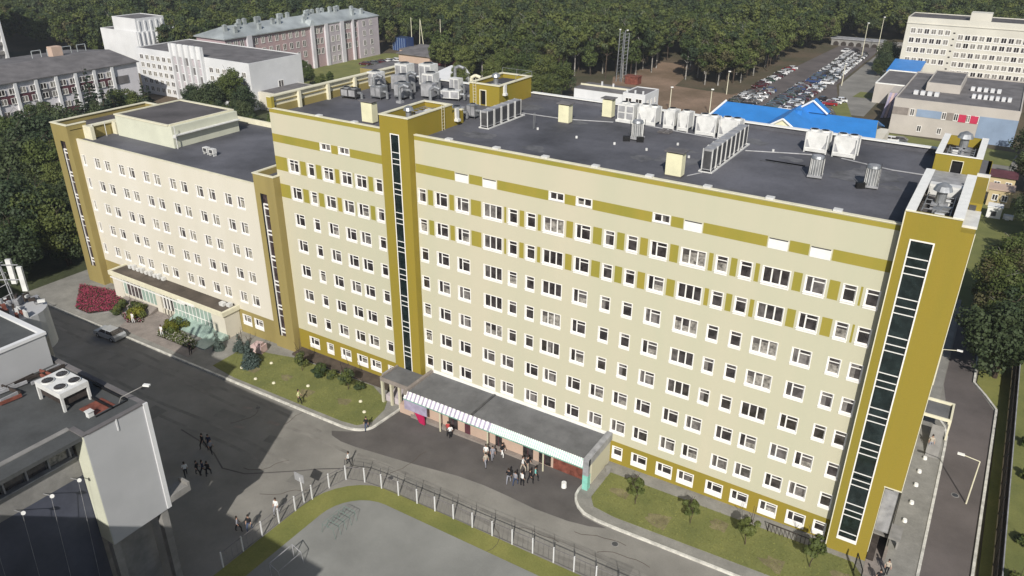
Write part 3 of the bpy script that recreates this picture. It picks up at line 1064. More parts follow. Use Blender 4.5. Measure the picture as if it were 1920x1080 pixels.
# mid tower between wing and main block
MT = thing('stair_tower', 'olive stair tower with narrow window slot between the cream wing and the main block', 'tower', (-19.8, 2, -0.3))
b = hole_wall(-21.45, -18.0, -20.6, -19.45, -0.9, 23.2, 1.6, 20.9, -1.0, -0.55)
b.box(-21.45, -0.55, -0.9, -21.1, 5.0, 23.2)
b.box(-18.3, -0.55, -0.9, -18.0, 5.0, 23.2)
b.box(-21.1, 4.7, 20, -18.3, 5.0, 23.2)
part('wall', b, 'olive_pale', MT)
b = MB()
b.box(-21.1, -0.55, 22.4, -18.3, 4.7, 22.5)
part('roof', b, 'roof_felt', MT)
b = MB()
b.box(-21.52, -1.06, 23.2, -17.94, -0.7, 23.32)
b.box(-21.52, -0.7, 23.2, -21.15, 5.05, 23.32)
b.box(-18.3, -0.7, 23.2, -17.94, -0.02, 23.32)
part('parapet_cap', b, 'trim_cream', MT)


def slot_window(parent, x0, x1, y, z0, z1, n, first):
    """dark vertical slot: black left reveal, maroon dark panes, a pair of white bars per storey"""
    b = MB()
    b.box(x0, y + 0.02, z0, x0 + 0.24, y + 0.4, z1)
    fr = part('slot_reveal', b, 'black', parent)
    for k in range(n):
        z = first - 3.38 * k
        b = MB()
        for dz in (0, -0.5):
            b.box(x0 + 0.3, y + 0.06, z + dz - 0.08, x1, y + 0.15, z + dz + 0.08)
        b.box(x0 + 0.24, y + 0.05, z - 3.3, x0 + 0.34, y + 0.16, z)
        b.box(x0 + 0.34, y + 0.08, z - 1.5, x1, y + 0.15, z - 1.45)
        part('glazing_bar', b, 'frame_white', fr)
        b = MB()
        b.box(x0 + 0.24, y + 0.16, max(z0, z - 3.38), x1, y + 0.19, z)
        part('pane', b, 'glass_brown', fr)
    b = MB()
    b.box(x0 + 0.24, y + 0.16, first, x1, y + 0.19, z1)
    part('pane', b, 'glass_brown', fr)
    return fr


slot_window(MT, -20.6, -19.45, -1.0, 1.6, 20.9, 6, 19.6)

# ------------------------------------------------------------------ the cream wing at the left
WG = thing('hospital_wing', 'lower cream coloured hospital wing left of the main block with dark flat roof', 'building', (-40, 8, -0.6))
wc = [-54.17, -51.81, -48.6, -46.4, -43.2, -40.95, -37.65, -35.45, -32.35, -30.05, -27.0, -24.7]
wins = [(-57.2, 18.8 - 3.38 * r, 'N') for r in range(5)]
for r in range(5):
    wins += [(x, 18.8 - 3.38 * r, 'W') for x in wc]
wins += [(-27.0, 1.95, 'G'), (-24.75, 1.95, 'G')]
bands = [(-58.2, -21.4, -1.5, 3.2, 1)]
facade(WG, 'front_wall', FRONT, -0.7, -58.2, -21.4, -1.4, 21.7, wins, bands, ['plaster_cream', 'olive_pale'])
b = MB()
b.box(-58.2, -0.4, 21.3, -18.3, 19.2, 21.55)
part('roof', b, 'roof_felt', WG)
b = MB()
b.box(-58.2, -0.69, -1.5, -18.31, 19.4, 21.3, skip=(1, 2))
part('back_wall', b, 'plaster_cream', WG)
b = MB()
b.box(-58.2, -0.74, 21.7, -21.4, -0.42, 21.78)
b.box(-58.2, 19.1, 21.5, -18.4, 19.4, 22.3)
part('parapet_cap', b, 'trim_cream', WG)
b = MB()
b.box(-30, 17.2, 21.55, -18.5, 17.8, 22.6)
part('upstand', b, 'white_paint', WG)
# end tower of the wing
LT = thing('stair_tower', 'olive stair tower with dark window slot at the far left end of the cream wing', 'tower', (-60, 4, -0.9))
b = hole_wall(-62.0, -58.1, -60.5, -59.3, -1.6, 23.75, 2.0, 21.4, -1.7, -1.25)
b.box(-62.0, -1.25, -1.6, -61.7, 13.5, 23.75)
b.box(-58.4, -1.25, -1.6, -58.1, 1.2, 23.75)
b.box(-61.7, 13.2, 20, -58.1, 13.5, 23.75)
part('wall', b, 'olive_pale', LT)
b = MB()
b.box(-62.08, -1.78, 23.75, -58.04, -1.35, 23.87)
b.box(-62.08, -1.35, 23.75, -61.55, 13.6, 23.87)
b.box(-58.5, -1.35, 23.75, -58.04, 1.25, 23.87)
b.box(-61.55, 13.1, 23.75, -57.5, 13.6, 23.87)
part('parapet_cap', b, 'trim_cream', LT)
b = MB()
b.box(-61.7, -1.25, 23.0, -58.1, 13.2, 23.1)
part('roof', b, 'roof_felt_brown', LT)
slot_window(LT, -60.5, -59.3, -1.7, 2.0, 21.4, 6, 20.2)
b = MB()
b.box(-58.1, 0.6, 21.5, -56.2, 1.1, 23.4)
b.box(-57.6, 1.1, 21.5, -57.2, 5.2, 23.2, 1)
b.box(-57.9, 1.0, 23.2, -57.0, 5.4, 23.4)
b.box(-57.9, 4.4, 21.5, -56.3, 5.4, 23.3)
part('roof_screen', b, ['trim_cream', 'olive_pale'], LT)
b = MB()
for x, y in ((-56.9, 1.3), (-56.6, 3.0)):
    b.tube((x, y, 21.5), (x, y, 23.6), 0.05, n=6)
part('post', b, 'machine_white', LT)
PH = thing('roof_penthouse', 'big pale green flat roofed penthouse on the roof of the cream wing', 'penthouse', (-49.3, 9.5, 21.5))
b = MB()
b.box(-55.6, 4.2, 21.5, -43.0, 15.3, 24.5)
part('wall', b, 'pale_wall', PH)
b = MB()
b.box(-55.3, 4.5, 24.5, -43.9, 15.0, 24.56)
part('roof', b, 'roof_felt_brown', PH)
b = MB()
b.box(-55.7, 4.1, 24.5, -43.7, 4.5, 24.68)
b.box(-55.7, 14.95, 24.5, -43.7, 15.4, 24.68)
b.box(-55.7, 4.5, 24.5, -55.3, 14.95, 24.68)
b.box(-44.0, 4.5, 24.5, -43.6, 14.95, 24.68)
part('parapet_cap', b, 'trim_cream', PH)
b = MB()
b.box(-43.0, 4.3, 23.3, -42.4, 15.2, 23.42)
b.box(-43.0, 4.2, 23.0, -42.6, 4.6, 23.3)
part('ledge', b, 'machine_white', PH)
b = MB()
b.tube((-42.5, 4.3, 21.5), (-42.5, 4.3, 24.6), 0.06, n=6)
part('downpipe', b, 'machine_white', PH)
for k, (x, y) in enumerate(((-37.2, 4.9), (-35.9, 4.8))):
    b = MB()
    b.box(x - .45, y - .3, 21.85, x + .45, y + .3, 22.5)
    b.box(x - .3, y - .33, 21.95, x + .3, y - .3, 22.4, 1)
    b.box(x - .4, y - .25, 21.55, x - .32, y + .25, 21.85)
    b.box(x + .32, y - .25, 21.55, x + .4, y + .25, 21.85)
    single('condenser_unit', b, ['machine_white', 'steel_dark'], 'small white condenser alone on the wing roof, %s of the pair' % ('left' if k == 0 else 'right'), 'air conditioner', 'pair of condensers on the wing roof')
b = MB()
b.box(-18.9, 2.0, 21.6, -18.35, 2.9, 24.3)
b.box(-18.35 - 0.58, 1.95, 22.3, -18.9, 2.0, 23.4)
single('condenser_unit', b, ['machine_white'], 'white box unit hung on the main block side wall above the wing roof', 'air conditioner')

# low entrance block of the wing
WE = thing('entrance_block', 'low flat roofed entrance block of the cream wing with pale green glazing', 'entrance', (-41, -2, -0.7))
b = MB()
b.box(-52.8, -3.3, 3.2, -28.4, -0.75, 3.55)
part('roof', b, ['canopy_brown'], WE)
b = MB()
b.box(-53.0, -3.55, 3.1, -28.2, -3.3, 3.72)
b.box(-53.0, -3.3, 3.1, -52.7, -0.72, 3.72)
b.box(-28.6, -3.3, 3.1, -28.2, -0.72, 3.72)
part('fascia', b, 'trim_cream', WE)
b = MB()
b.box(-52.6, -3.6, 2.75, -36.0, -3.45, 2.9)
part('fascia_rail', b, 'white_paint', WE)
b = MB()
b.box(-31.0, -3.2, -1.0, -28.4, -0.75, 3.1)
b.box(-52.8, -3.2, -1.0, -50.6, -0.75, 3.1)
b.box(-50.6, -3.0, -1.0, -31.0, -2.8, 0.45)
b.box(-43.0, -3.15, -1.0, -41.9, -2.75, 3.1)
part('wall', b, 'plaster_cream', WE)
for k in range(9):
    x = -50.5 + k * 0.84
    b = MB()
    b.box(x, -3.02, 0.5, x + 0.72, -2.96, 2.7)
    part('glass_panel', b, 'glass_mid' if k in (1, 2, 3, 4) else 'pale_green_glass', WE)
for k in range(10):
    x = -39.2 + k * 0.81
    b = MB()
    b.box(x, -3.06, -0.3, x + 0.7, -2.98, 2.75)
    part('glass_panel', b, 'pale_green_glass', WE)
b = MB()
for k in range(10):
    x = -50.6 + k * 0.84
    b.box(x, -3.06, 0.4, x + 0.1, -2.94, 2.8)
for k in range(11):
    x = -39.3 + k * 0.81
    b.box(x, -3.1, -0.3, x + 0.09, -2.96, 2.8)
b.box(-39.3, -3.12, 1.15, -31.1, -3.0, 1.22)
b.box(-50.6, -3.09, 2.7, -43.0, -2.95, 2.85)
part('mullions', b, 'frame_white', WE)
b = MB()
for k, x in enumerate((-41.7, -41.0, -40.3)):
    b.box(x, -3.0, -0.5, x + 0.22, -2.9, 2.6)
part('door_frame', b, 'frame_white', WE)
b = MB()
b.box(-41.9, -2.9, -0.6, -39.3, -2.85, 2.8)
part('door', b, 'glass_dark', WE)
b = MB()
b.box(-37.3, -3.64, 3.05, -33.8, -3.56, 3.35)
part('sign', b, 'white_paint', WE)
b = MB()
for k in range(9):
    x = -51.5 + k * 0.95
    b.box(x, -1.25, 3.55, x + 0.5, -0.75, 4.0 + 0.25 * (k % 2))
part('roof_boxes', b, 'machine_white', WE)
b = MB()
b.box(-30.7, -2.0, 3.55, -29.9, -1.4, 4.0)
b.box(-29.6, -1.7, 3.55, -29.0, -1.1, 4.0)
part('roof_boxes', b, 'machine_white', WE)
# steps, ramp glazing
b = MB()
for k in range(4):
    b.box(-43.0, -3.3 - 0.35 * (k + 1), -1.0, -39.0, -3.2, -0.30 - 0.09 * k + 0.02)
struct('steps', b, 'paving')
b = MB()
b.hexa([(-39.2, -4.9, -0.45), (-30.9, -4.9, -0.32), (-30.9, -3.1, -0.32), (-39.2, -3.1, -0.45), (-39.2, -4.9, -0.30), (-30.9, -4.9, -0.22), (-30.9, -3.1, 0.55), (-39.2, -3.1, 0.45)])
b.hexa([(-30.9, -6.8, -0.35), (-28.6, -6.8, -0.32), (-28.2, -3.2, -0.30), (-30.9, -3.2, -0.32), (-30.9, -6.8, -0.25), (-28.6, -6.8, -0.2), (-28.2, -3.2, 0.35), (-30.9, -3.2, 0.3)])
single('glass_slope', b, 'pale_green_glass', 'sloping pale green glazing below the right half of the wing entrance', 'glazing')
b = MB()
b.hexa([(-50.5, -4.9, -0.75), (-43.2, -4.9, -0.62), (-43.2, -3.1, -0.62), (-50.5, -3.1, -0.75), (-50.5, -4.9, -0.62), (-43.2, -4.9, -0.5), (-43.2, -3.1, 0.2), (-50.5, -3.1, 0.1)])
single('planted_slope', b, 'paving', 'grey slope below the left half of the wing entrance', 'slope')

# ------------------------------------------------------------------ main entrance block with striped canopy
EN = thing('entrance_block', 'long low main entrance with grey roof and striped white and green canopy edge', 'entrance', (14.5, -3, 0.2))
b = MB()
b.box(3.6, -4.7, 3.35, 25.55, -0.05, 3.62)
part('roof', b, 'canopy_felt', EN)
b = MB()
b.box(11.9, -4.6, 3.62, 12.15, -0.1, 3.72)
part('roof_seam', b, 'steel_dark', EN)
b = MB()
b.box(3.45, -0.06, 3.62, 25.6, 0.0 - 0.002, 4.0)
part('flashing', b, 'white_paint', EN)
b = MB()
b.box(3.25, -5.1, 3.35, 3.6, -0.05, 3.9)
part('parapet', b, 'paving', EN)
b = MB()
b.box(25.55, -5.2, 3.3, 26.15, -0.05, 4.15)
b.box(25.55, -5.3, 2.2, 26.15, -4.9, 4.1)
part('parapet', b, 'machine_grey', EN)
b = MB()
b.box(25.58, -5.35, 0.4, 26.15, -4.75, 2.2)
part('pillar', b, 'teal_paint', EN)
b = MB()
b.box(25.2, -4.2, 0.4, 26.0, -0.05, 3.3)
part('side_wall', b, 'plaster_beige', EN)
b = MB()
b.box(3.6, -3.9, 0.0, 25.2, -3.7, 3.35)
b.box(1.9, -4.3, 0.0, 3.9, -3.6, 1.2)
part('wall', b, 'wall_peach', EN)
b = MB()
b.box(3.6, -4.5, 0.0, 20.0, -3.9, 0.42)
part('plinth', b, 'paving', EN)
b = MB()
b.box(3.25, -5.14, 2.75, 3.6 + 22.3, -4.95, 2.95)
part('fascia_beam', b, 'teal_glass', EN)
# slanting slats of the canopy edge: white ones, then translucent green ones
n1, n2 = 21, 46
sl = MB()
sl.hexa([(0, -5.22, 2.95), (0.30, -5.22, 2.95), (0.30, -4.72, 3.66), (0, -4.72, 3.66), (0.0, -5.26, 3.0), (0.30, -5.26, 3.0), (0.30, -4.74, 3.72), (0, -4.74, 3.72)])
me1 = sl.mesh('slat', ['white_paint'])
sl2 = MB()
sl2.hexa([(0, -5.22, 2.95), (0.15, -5.22, 2.95), (0.15, -4.72, 3.66), (0, -4.72, 3.66), (0.0, -5.26, 3.0), (0.15, -5.26, 3.0), (0.15, -4.74, 3.72), (0, -4.74, 3.72)])
me2 = sl2.mesh('slat', ['white_paint'])
p = wl(EN)
for k in range(n1):
    inst('slat', me1, EN, (3.35 + k * 0.535, 0, 0), label='white slat of the canopy edge')
for k in range(n2):
    inst('slat', me2, EN, (14.65 + k * 0.236, 0, 0), label='narrow slat over green glazing of the canopy edge')
b = MB()
b.hexa([(3.3, -5.18, 2.92), (14.6, -5.18, 2.92), (14.6, -4.7, 3.6), (3.3, -4.7, 3.6), (3.3, -5.20, 2.95), (14.6, -5.20, 2.95), (14.6, -4.7, 3.64), (3.3, -4.7, 3.64)])
part('canopy_edge', b, 'lilac_film', EN)
b = MB()
b.hexa([(14.6, -5.18, 2.92), (25.55, -5.18, 2.92), (25.55, -4.7, 3.6), (14.6, -4.7, 3.6), (14.6, -5.20, 2.95), (25.55, -5.20, 2.95), (25.55, -4.7, 3.64), (14.6, -4.7, 3.64)])
part('canopy_edge', b, 'teal_paint', EN)
b = MB()
b.box(3.3, -5.1, 1.5, 6.4, -5.0, 2.75)
part('banner', b, 'lilac_film', EN)
b = MB()
b.hexa([(5.3, -5.1, 0.35), (6.0, -5.1, 0.25), (6.0, -4.9, 0.25), (5.3, -4.9, 0.35), (4.7, -5.1, 1.5), (5.9, -5.1, 1.5), (5.9, -4.9, 1.5), (4.7, -4.9, 1.5)])
part('banner', b, 'crimson', EN, label='crimson pennant below the left end of the canopy')
for k, (x, w_) in enumerate(((9.1, 1.2), (11.0, .7), (15.0, .8), (18.6, 1.2), (20.6, 1.4))):
    b = MB()
    b.box(x - w_ / 2, -3.96, 0.42, x + w_ / 2, -3.9, 2.5)
    b.box(x - 0.03, -3.98, 0.42, x + 0.03, -3.96, 2.5, 1)
    part('door', b, ['glass_dark' if k != 1 else 'maroon', 'maroon'], EN)
for x in (8, 14.2, 20.9):
    b = MB()
    b.tube((x, -4.85, 0.1), (x, -4.85, 2.9), 0.09, n=8)
    part('column', b, 'plaster_beige', EN)
b = MB()
b.box(21.6, -3.98, 0.4, 25.1, -3.9, 2.4)
part('cladding', b, 'rust', EN)
# small porch left of it, at the foot of the stair tower
PO = thing('porch', 'small grey roofed porch at the foot of the glass stair tower', 'porch', (0.6, -2.6, 0))
b = MB()
b.box(-0.9, -3.9, 3.2, 3.2, -0.9, 3.4)
part('roof', b, 'canopy_felt', PO)
b = MB()
b.box(-1.0, -4.05, 3.1, 3.24, -3.9, 3.55)
b.box(-1.1, -3.9, 3.1, -0.9, -0.9, 3.55)
part('fascia', b, 'paving', PO)
for x, y in ((-0.9, -3.8), (0.4, -3.8), (1.6, -3.8), (-0.9, -2.2)):
    b = MB()
    b.box(x - .14, y - .14, -0.05, x + .14, y + .14, 3.1)
    part('column', b, 'plaster_beige', PO)
b = MB()
b.box(-0.9, -3.4, 0, 2.9, -1.2, 0.9)
part('wall', b, 'wall_lilac', PO)
b = MB()
b.box(-1.9, -2.7, 2.2, -0.95, -1.3, 3.0)
single('basement_hood', b, 'machine_grey', 'grey hood box beside the small porch at the stair tower foot', 'hood')
# side canopy on the east wall and the low store at the corner
SC = thing('side_canopy', 'white framed canopy over the side door by the brown side road', 'canopy', (53.4, 24, 0.8))
b = MB()
for (xa, ya, xb, yb) in ((52.1, 21.7, 54.9, 21.9), (52.1, 25.2, 54.9, 25.4), (54.7, 21.9, 54.9, 25.2)):
    b.box(xa, ya, 3.25, xb, yb, 3.55)
part('frame', b, 'trim_cream', SC)
b = MB()
b.box(52.1, 21.9, 3.2, 54.7, 25.2, 3.26)
part('roof', b, 'canopy_felt', SC)
for y in (21.8, 25.3):
    b = MB()
    b.box(54.72, y - .09, 0.9, 54.9, y + .09, 3.25)
    part('post', b, 'trim_cream', SC)
b = MB()
b.hexa([(53.3, 17.8, 0.9), (54.5, 17.8, 0.9), (54.5, 21.6, 0.9), (53.3, 21.6, 0.9), (53.3, 17.8, 1.0), (54.5, 17.8, 1.0), (54.5, 21.6, 2.6), (53.3, 21.6, 2.6)])
part('ramp', b, 'concrete', SC)
SX = thing('corner_annex', 'low grey roofed annex under the overhang of the corner tower', 'annex', (51.8, 6, 0.8))
b = MB()
b.box(50.85, 0.3, 3.6, 52.0, 21.0, 8.88)
b.box(50.85, 5.0, 0.5, 52.0, 21.0, 3.6)
part('wall', b, 'machine_grey', SX)
b = MB()
b.box(50.85, 0.6, 2.9, 53.0, 2.6, 3.05)
b.box(52.8, 2.0, 0.9, 52.95, 2.5, 2.9)
part('ledge', b, 'concrete', SX)
b = MB()
b.box(50.85, -0.6, 0.5, 51.4, 5.0, 2.9)
part('wall', b, 'wood_dark', SX)
b = MB()
b.box(50.85, -2.6, 0.86, 53.4, 2.0, 0.92)
part('landing', b, 'paving', SX)

# thin summer haze
hz = MB()
hz.box(-1600, -600, -30, 1600, 2600, 62)
HZ = struct('haze', hz, 'plinth', 'stuff', 'thin pale haze')
hm = bpy.data.materials.new('haze')
hm.use_nodes = True
hm.node_tree.nodes.clear()
ho = hm.node_tree.nodes.new('ShaderNodeOutputMaterial')
hv = hm.node_tree.nodes.new('ShaderNodeVolumePrincipled')
hv.inputs['Color'].default_value = (0.86, 0.92, 1.0, 1)
hv.inputs['Density'].default_value = 0.00014
hm.node_tree.links.new(hv.outputs[0], ho.inputs['Volume'])
HZ.data.materials[0] = hm

# ------------------------------------------------------------------ equipment on the main roof
ZR = 30.5


def shaft(x, y, label, w_=1.25, h_=2.0):
    t = thing('vent_shaft', label, 'vent shaft', (x, y, ZR), 'cream vent shafts on the roof')
    b = MB()
    b.box(x - w_ / 2, y - .45, ZR + .12, x + w_ / 2, y + .45, ZR + h_)
    part('wall', b, 'shaft_cream', t)
    b = MB()
    b.box(x - w_ / 2 - .03, y - .48, ZR, x + w_ / 2 + .03, y + .48, ZR + .14)
    part('base', b, 'roof_felt_brown', t)
    b = MB()
    b.box(x - w_ / 2 - .18, y - .62, ZR + h_ + .12, x + w_ / 2 + .18, y + .62, ZR + h_ + .2)
    b.box(x - w_ / 2 + .1, y - .35, ZR + h_, x + w_ / 2 - .1, y + .35, ZR + h_ + .12, 1)
    part('cap', b, ['slate', 'black'], t)
    return t


shaft(-6.1, 3.1, 'cream vent shaft just left of the glass stair tower by the front parapet', 1.5, 2.2)
shaft(11.65, 14.6, 'cream vent shaft alone in the middle of the main roof')
shaft(14.45, 19.5, 'cream vent shaft left of the row of white coolers at the back edge', 1.15)
shaft(28.6, 3.5, 'cream vent shaft by the front parapet near the long condenser row', 1.45, 2.1)


def make_cooler(wide):
    w2 = 1.0 if wide else 0.55
    t = thing('dry_cooler', '', 'cooler', (0, 0, 0))
    b = MB()
    b.hexa([(-w2, -.75, .35), (w2, -.75, .35), (w2, .75, .35), (-w2, .75, .35), (-w2, -.6, 1.95), (w2, -.6, 1.95), (w2, .75, 1.95), (-w2, .75, 1.95)])
    part('cabinet', b, 'machine_white', t, True)
    b = MB()
    for s in (-1, 1):
        b.box(s * w2 - .06, -.86, 0, s * w2 + .06, -.74, 1.9)
        b.box(s * w2 - .06, .74, 0, s * w2 + .06, .86, 1.9)
    b.box(-w2, -.9, .12, w2, -.74, .34)
    part('frame', b, 'machine_white', t, True)
    for s in (-1, 1):
        b = MB()
        a, c = (s * w2 * .95, s * w2 * .55)
        b.hexa([(min(a, c), -.79, .5), (max(a, c), -.79, .5), (max(a, c), -.76, .5), (min(a, c), -.76, .5),
                (min(a, a + (c - a) * .2), -.70, 1.2), (max(a, a + (c - a) * .2), -.70, 1.2), (max(a, a + (c - a) * .2), -.66, 1.2), (min(a, a + (c - a) * .2), -.66, 1.2)])
        part('pipe_panel', b, 'machine_grey', t, True)
    for x in ((-w2 * .5, w2 * .5) if wide else (0,)):
        b = MB()
        b.tube((x, .05, 1.95), (x, .05, 2.12), .42 if wide else .4, n=14)
        b.tube((x, .05, 2.12), (x, .05, 2.13), .36, n=14, m=1)
        part('fan', b, ['machine_white', 'black'], t, True)
    return t


cw, cn_ = make_cooler(True), make_cooler(False)
bpy.context.view_layer.update()
for t in (cw, cn_):
    register(t)


def make_window_cooler():
    t = thing('dry_cooler', '', 'cooler', (0, 0, 0))
    b = MB()
    b.box(-.95, -.7, .3, .95, .7, 2.0)
    part('cabinet', b, 'machine_white', t, True)
    b = MB()
    for x in (-.48, .48):
        for z in (.75, 1.5):
            b.box(x - .36, -.74, z - .3, x + .36, -.7, z + .3)
    part('grille', b, 'machine_grey', t, True)
    b = MB()
    b.box(-1.05, -.9, .05, 1.05, -.7, .3)
    b.box(-1.05, .7, .05, 1.05, .85, .3)
    part('frame', b, 'machine_white', t, True)
    for x in (-.45, .45):
        b = MB()
        b.tube((x, 0, 2.0), (x, 0, 2.14), .38, n=14)
        b.tube((x, 0, 2.14), (x, 0, 2.15), .33, n=14, m=1)
        part('fan', b, ['machine_white', 'black'], t, True)
    return t


place(make_window_cooler(), True, (17.1, 18.9, ZR), 0, 'white cooler with four grey grilles, beside the cream shaft at the back edge', 'white coolers along the back edge of the roof')
G_C = 'white coolers along the back edge of the roof'
place(cw, True, (19.5, 19.1, ZR), 0, 'wide white cooler with plain front, next to the one with four grilles', G_C)
place(cn_, True, (22.1, 19.0, ZR), 0, 'narrow white cooler above the small pallet, left of its narrow twin', G_C)
place(cn_, False, (23.7, 18.9, ZR), 0, 'narrow white cooler right of its narrow twin at the back edge', G_C)
place(cw, False, (26.3, 18.5, ZR), 0, 'wide white cooler left of the one behind the long condenser row', G_C)
place(cw, False, (28.7, 18.5, ZR), 0, 'wide white cooler partly hidden behind the long condenser row', G_C)
place(cw, False, (37.3, 18.4, ZR), 0, 'wide white cooler of the right hand pair, nearer the blue roof gable', G_C)
place(cw, False, (39.95, 18.2, ZR), 0, 'rightmost wide white cooler on the main roof', G_C)


def make_drum():
    t = thing('roof_drum_fan', '', 'roof fan', (0, 0, 0))
    b = MB()
    b.box(-.62, -.62, 0.12, .62, .62, .3)
    part('base', b, 'machine_grey', t, True)
    b = MB()
    b.tube((0, 0, .3), (0, 0, 1.75), .56, .5, n=20)
    part('drum', b, 'galvanised', t, True, smooth=False)
    for k in range(16):
        a = k * math.pi / 8
        b = MB()
        b.obox((.56 * math.cos(a), .56 * math.sin(a), 1.0), (.05, .035, 1.4), a)
        part('rib', b, 'machine_white', t, True)
    b = MB()
    b.tube((0, 0, 1.75), (0, 0, 1.95), .58, .5, n=20)
    b.tube((0, 0, 1.95), (0, 0, 1.96), .42, n=16, m=1)
    part('cap', b, ['galvanised', 'machine_grey'], t, True)
    b = MB()
    for s in (-1, 1):
        for q in (-1, 1):
            b.tube((s * .55, q * .55, 0), (s * .55, q * .55, 2.0), .03, n=5)
    part('post', b, 'steel_dark', t, True)
    return t


dr = make_drum()
bpy.context.view_layer.update()
register(dr)
G_D = 'ribbed silver drum fans on the roof'
place(dr, True, (20.95, 12.7, ZR), 0, 'ribbed silver drum fan in front of the plain wide cooler', G_D)
place(dr, False, (39.1, 9.9, ZR), .1, 'ribbed silver drum fan just in front of the right hand pair of coolers', G_D)
place(dr, False, (43.7, 9.6, ZR), .1, 'ribbed silver drum fan nearest to the corner tower', G_D)
for k, (x, y) in enumerate(((21.6, 12.0), (20.3, 11.6), (43.0, 8.9))):
    b = MB()
    b.obox((x, y, ZR + .25), (.7, .4, .5), .5)
    single('bag', b, 'black', ['black box on the right of the drum fan in front of the plain cooler', 'black box in front of the drum fan near the plain cooler', 'black box beside the drum fan nearest the corner tower'][k], 'box')


def make_cond(h_, w_=.95):
    t = thing('condenser_unit', '', 'air conditioner', (0, 0, 0))
    b = MB()
    b.box(-.42, -w_ / 2, .2, .42, w_ / 2, .2 + h_)
    part('casing', b, 'machine_grey', t, True)
    b = MB()
    for s in (-1, 1):
        b.box(min(s * .42, s * .45), -w_ / 2 + .08, .35, max(s * .42, s * .45), w_ / 2 - .08, .1 + h_)
    b.box(-.34, -w_ / 2 - .02, .3, .34, -w_ / 2, h_)
    part('grille', b, 'steel_dark', t, True)
    b = MB()
    for s in (-1, 1):
        for q in (-1, 1):
            b.box(s * .44 - .03, q * w_ / 2 - .03, .1, s * .44 + .03, q * w_ / 2 + .03, .22 + h_)
    part('corner_post', b, 'machine_white', t, True)
    return t


ca, cb = make_cond(1.65, 1.15), make_cond(1.9, 1.1)
bpy.context.view_layer.update()
for t in (ca, cb):
    register(t)
for k in range(5):
    place(ca, k == 0, (5.6 - .02 * k, 8.4 + 1.42 * k, ZR), 0, ['nearest', 'second', 'third', 'fourth', 'farthest'][k] + ' dark condenser of the short row beside the olive roof hut', 'short row of condensers in front of the olive roof hut')
for k in range(8):
    place(cb, k == 0, (30.55, 6.6 + 1.32 * k, ZR), 0, ['nearest', 'second', 'third', 'fourth', 'fifth', 'sixth', 'seventh', 'farthest'][k] + ' dark condenser of the long row right of the cream shaft', 'long row of condensers across the roof')
for x, ya, yb, lab in ((5.1, 7.6, 15.0, 'white rail frame under the short row of condensers'), (30.0, 5.8, 17.0, 'white rail frame under the long row of condensers')):
    b = MB()
    for s in (0, 1.15):
        b.box(x + s - .06, ya, ZR + .02, x + s + .06, yb, ZR + .14)
    for k in range(6):
        yy = ya + (yb - ya) * k / 5
        b.box(x + .06, yy - .05, ZR + .03, x + 1.09, yy + .05, ZR + .12)
    single('rail_frame', b, 'machine_white', lab, 'frame')


def ahu(x, y, sx, sy, sz, rz, label, fans=1, mats='machine_white', z=ZR):
    """air handling unit: legs, casing with panels, round fan openings, bent duct"""
    t = thing('air_handling_unit', label, 'air handler', (x, y, z), 'machinery at the left end of the main roof')
    cs, sn = math.cos(rz), math.sin(rz)
    q = lambda a, c, h: (x + a * cs - c * sn, y + a * sn + c * cs, z + h)
    b = MB()
    b.obox(q(0, 0, .3 + sz / 2), (sx, sy, sz), rz)
    part('casing', b, mats, t)
    b = MB()
    for a in (-sx * .25, sx * .25):
        b.obox(q(a, -sy / 2 - .012, .3 + sz / 2), (sx * .4, .02, sz * .8), rz)
    part('panel', b, 'machine_grey', t)
    b = MB()
    for a in (-sx / 2 + .1, sx / 2 - .1):
        for c in (-sy / 2 + .1, sy / 2 - .1):
            b.tube(q(a, c, 0), q(a, c, .3), .05, n=5)
    part('leg', b, 'steel_dark', t)
    for k in range(fans):
        a = (k - (fans - 1) / 2) * sx / max(1, fans)
        b = MB()
        b.tube(q(a, 0, .3 + sz), q(a, 0, .3 + sz + .15), min(sy, sx / fans) * .38, n=14)
        b.tube(q(a, 0, .3 + sz + .15), q(a, 0, .3 + sz + .16), min(sy, sx / fans) * .32, n=14, m=1)
        part('fan', b, ['galvanised', 'black'], t)
    b = MB()
    b.path([q(sx / 2, 0, .3 + sz * .5), q(sx / 2 + .5, 0, .3 + sz * .5), q(sx / 2 + .5, 0, .1)], .18, n=8)
    part('duct', b, 'galvanised', t)
    return t


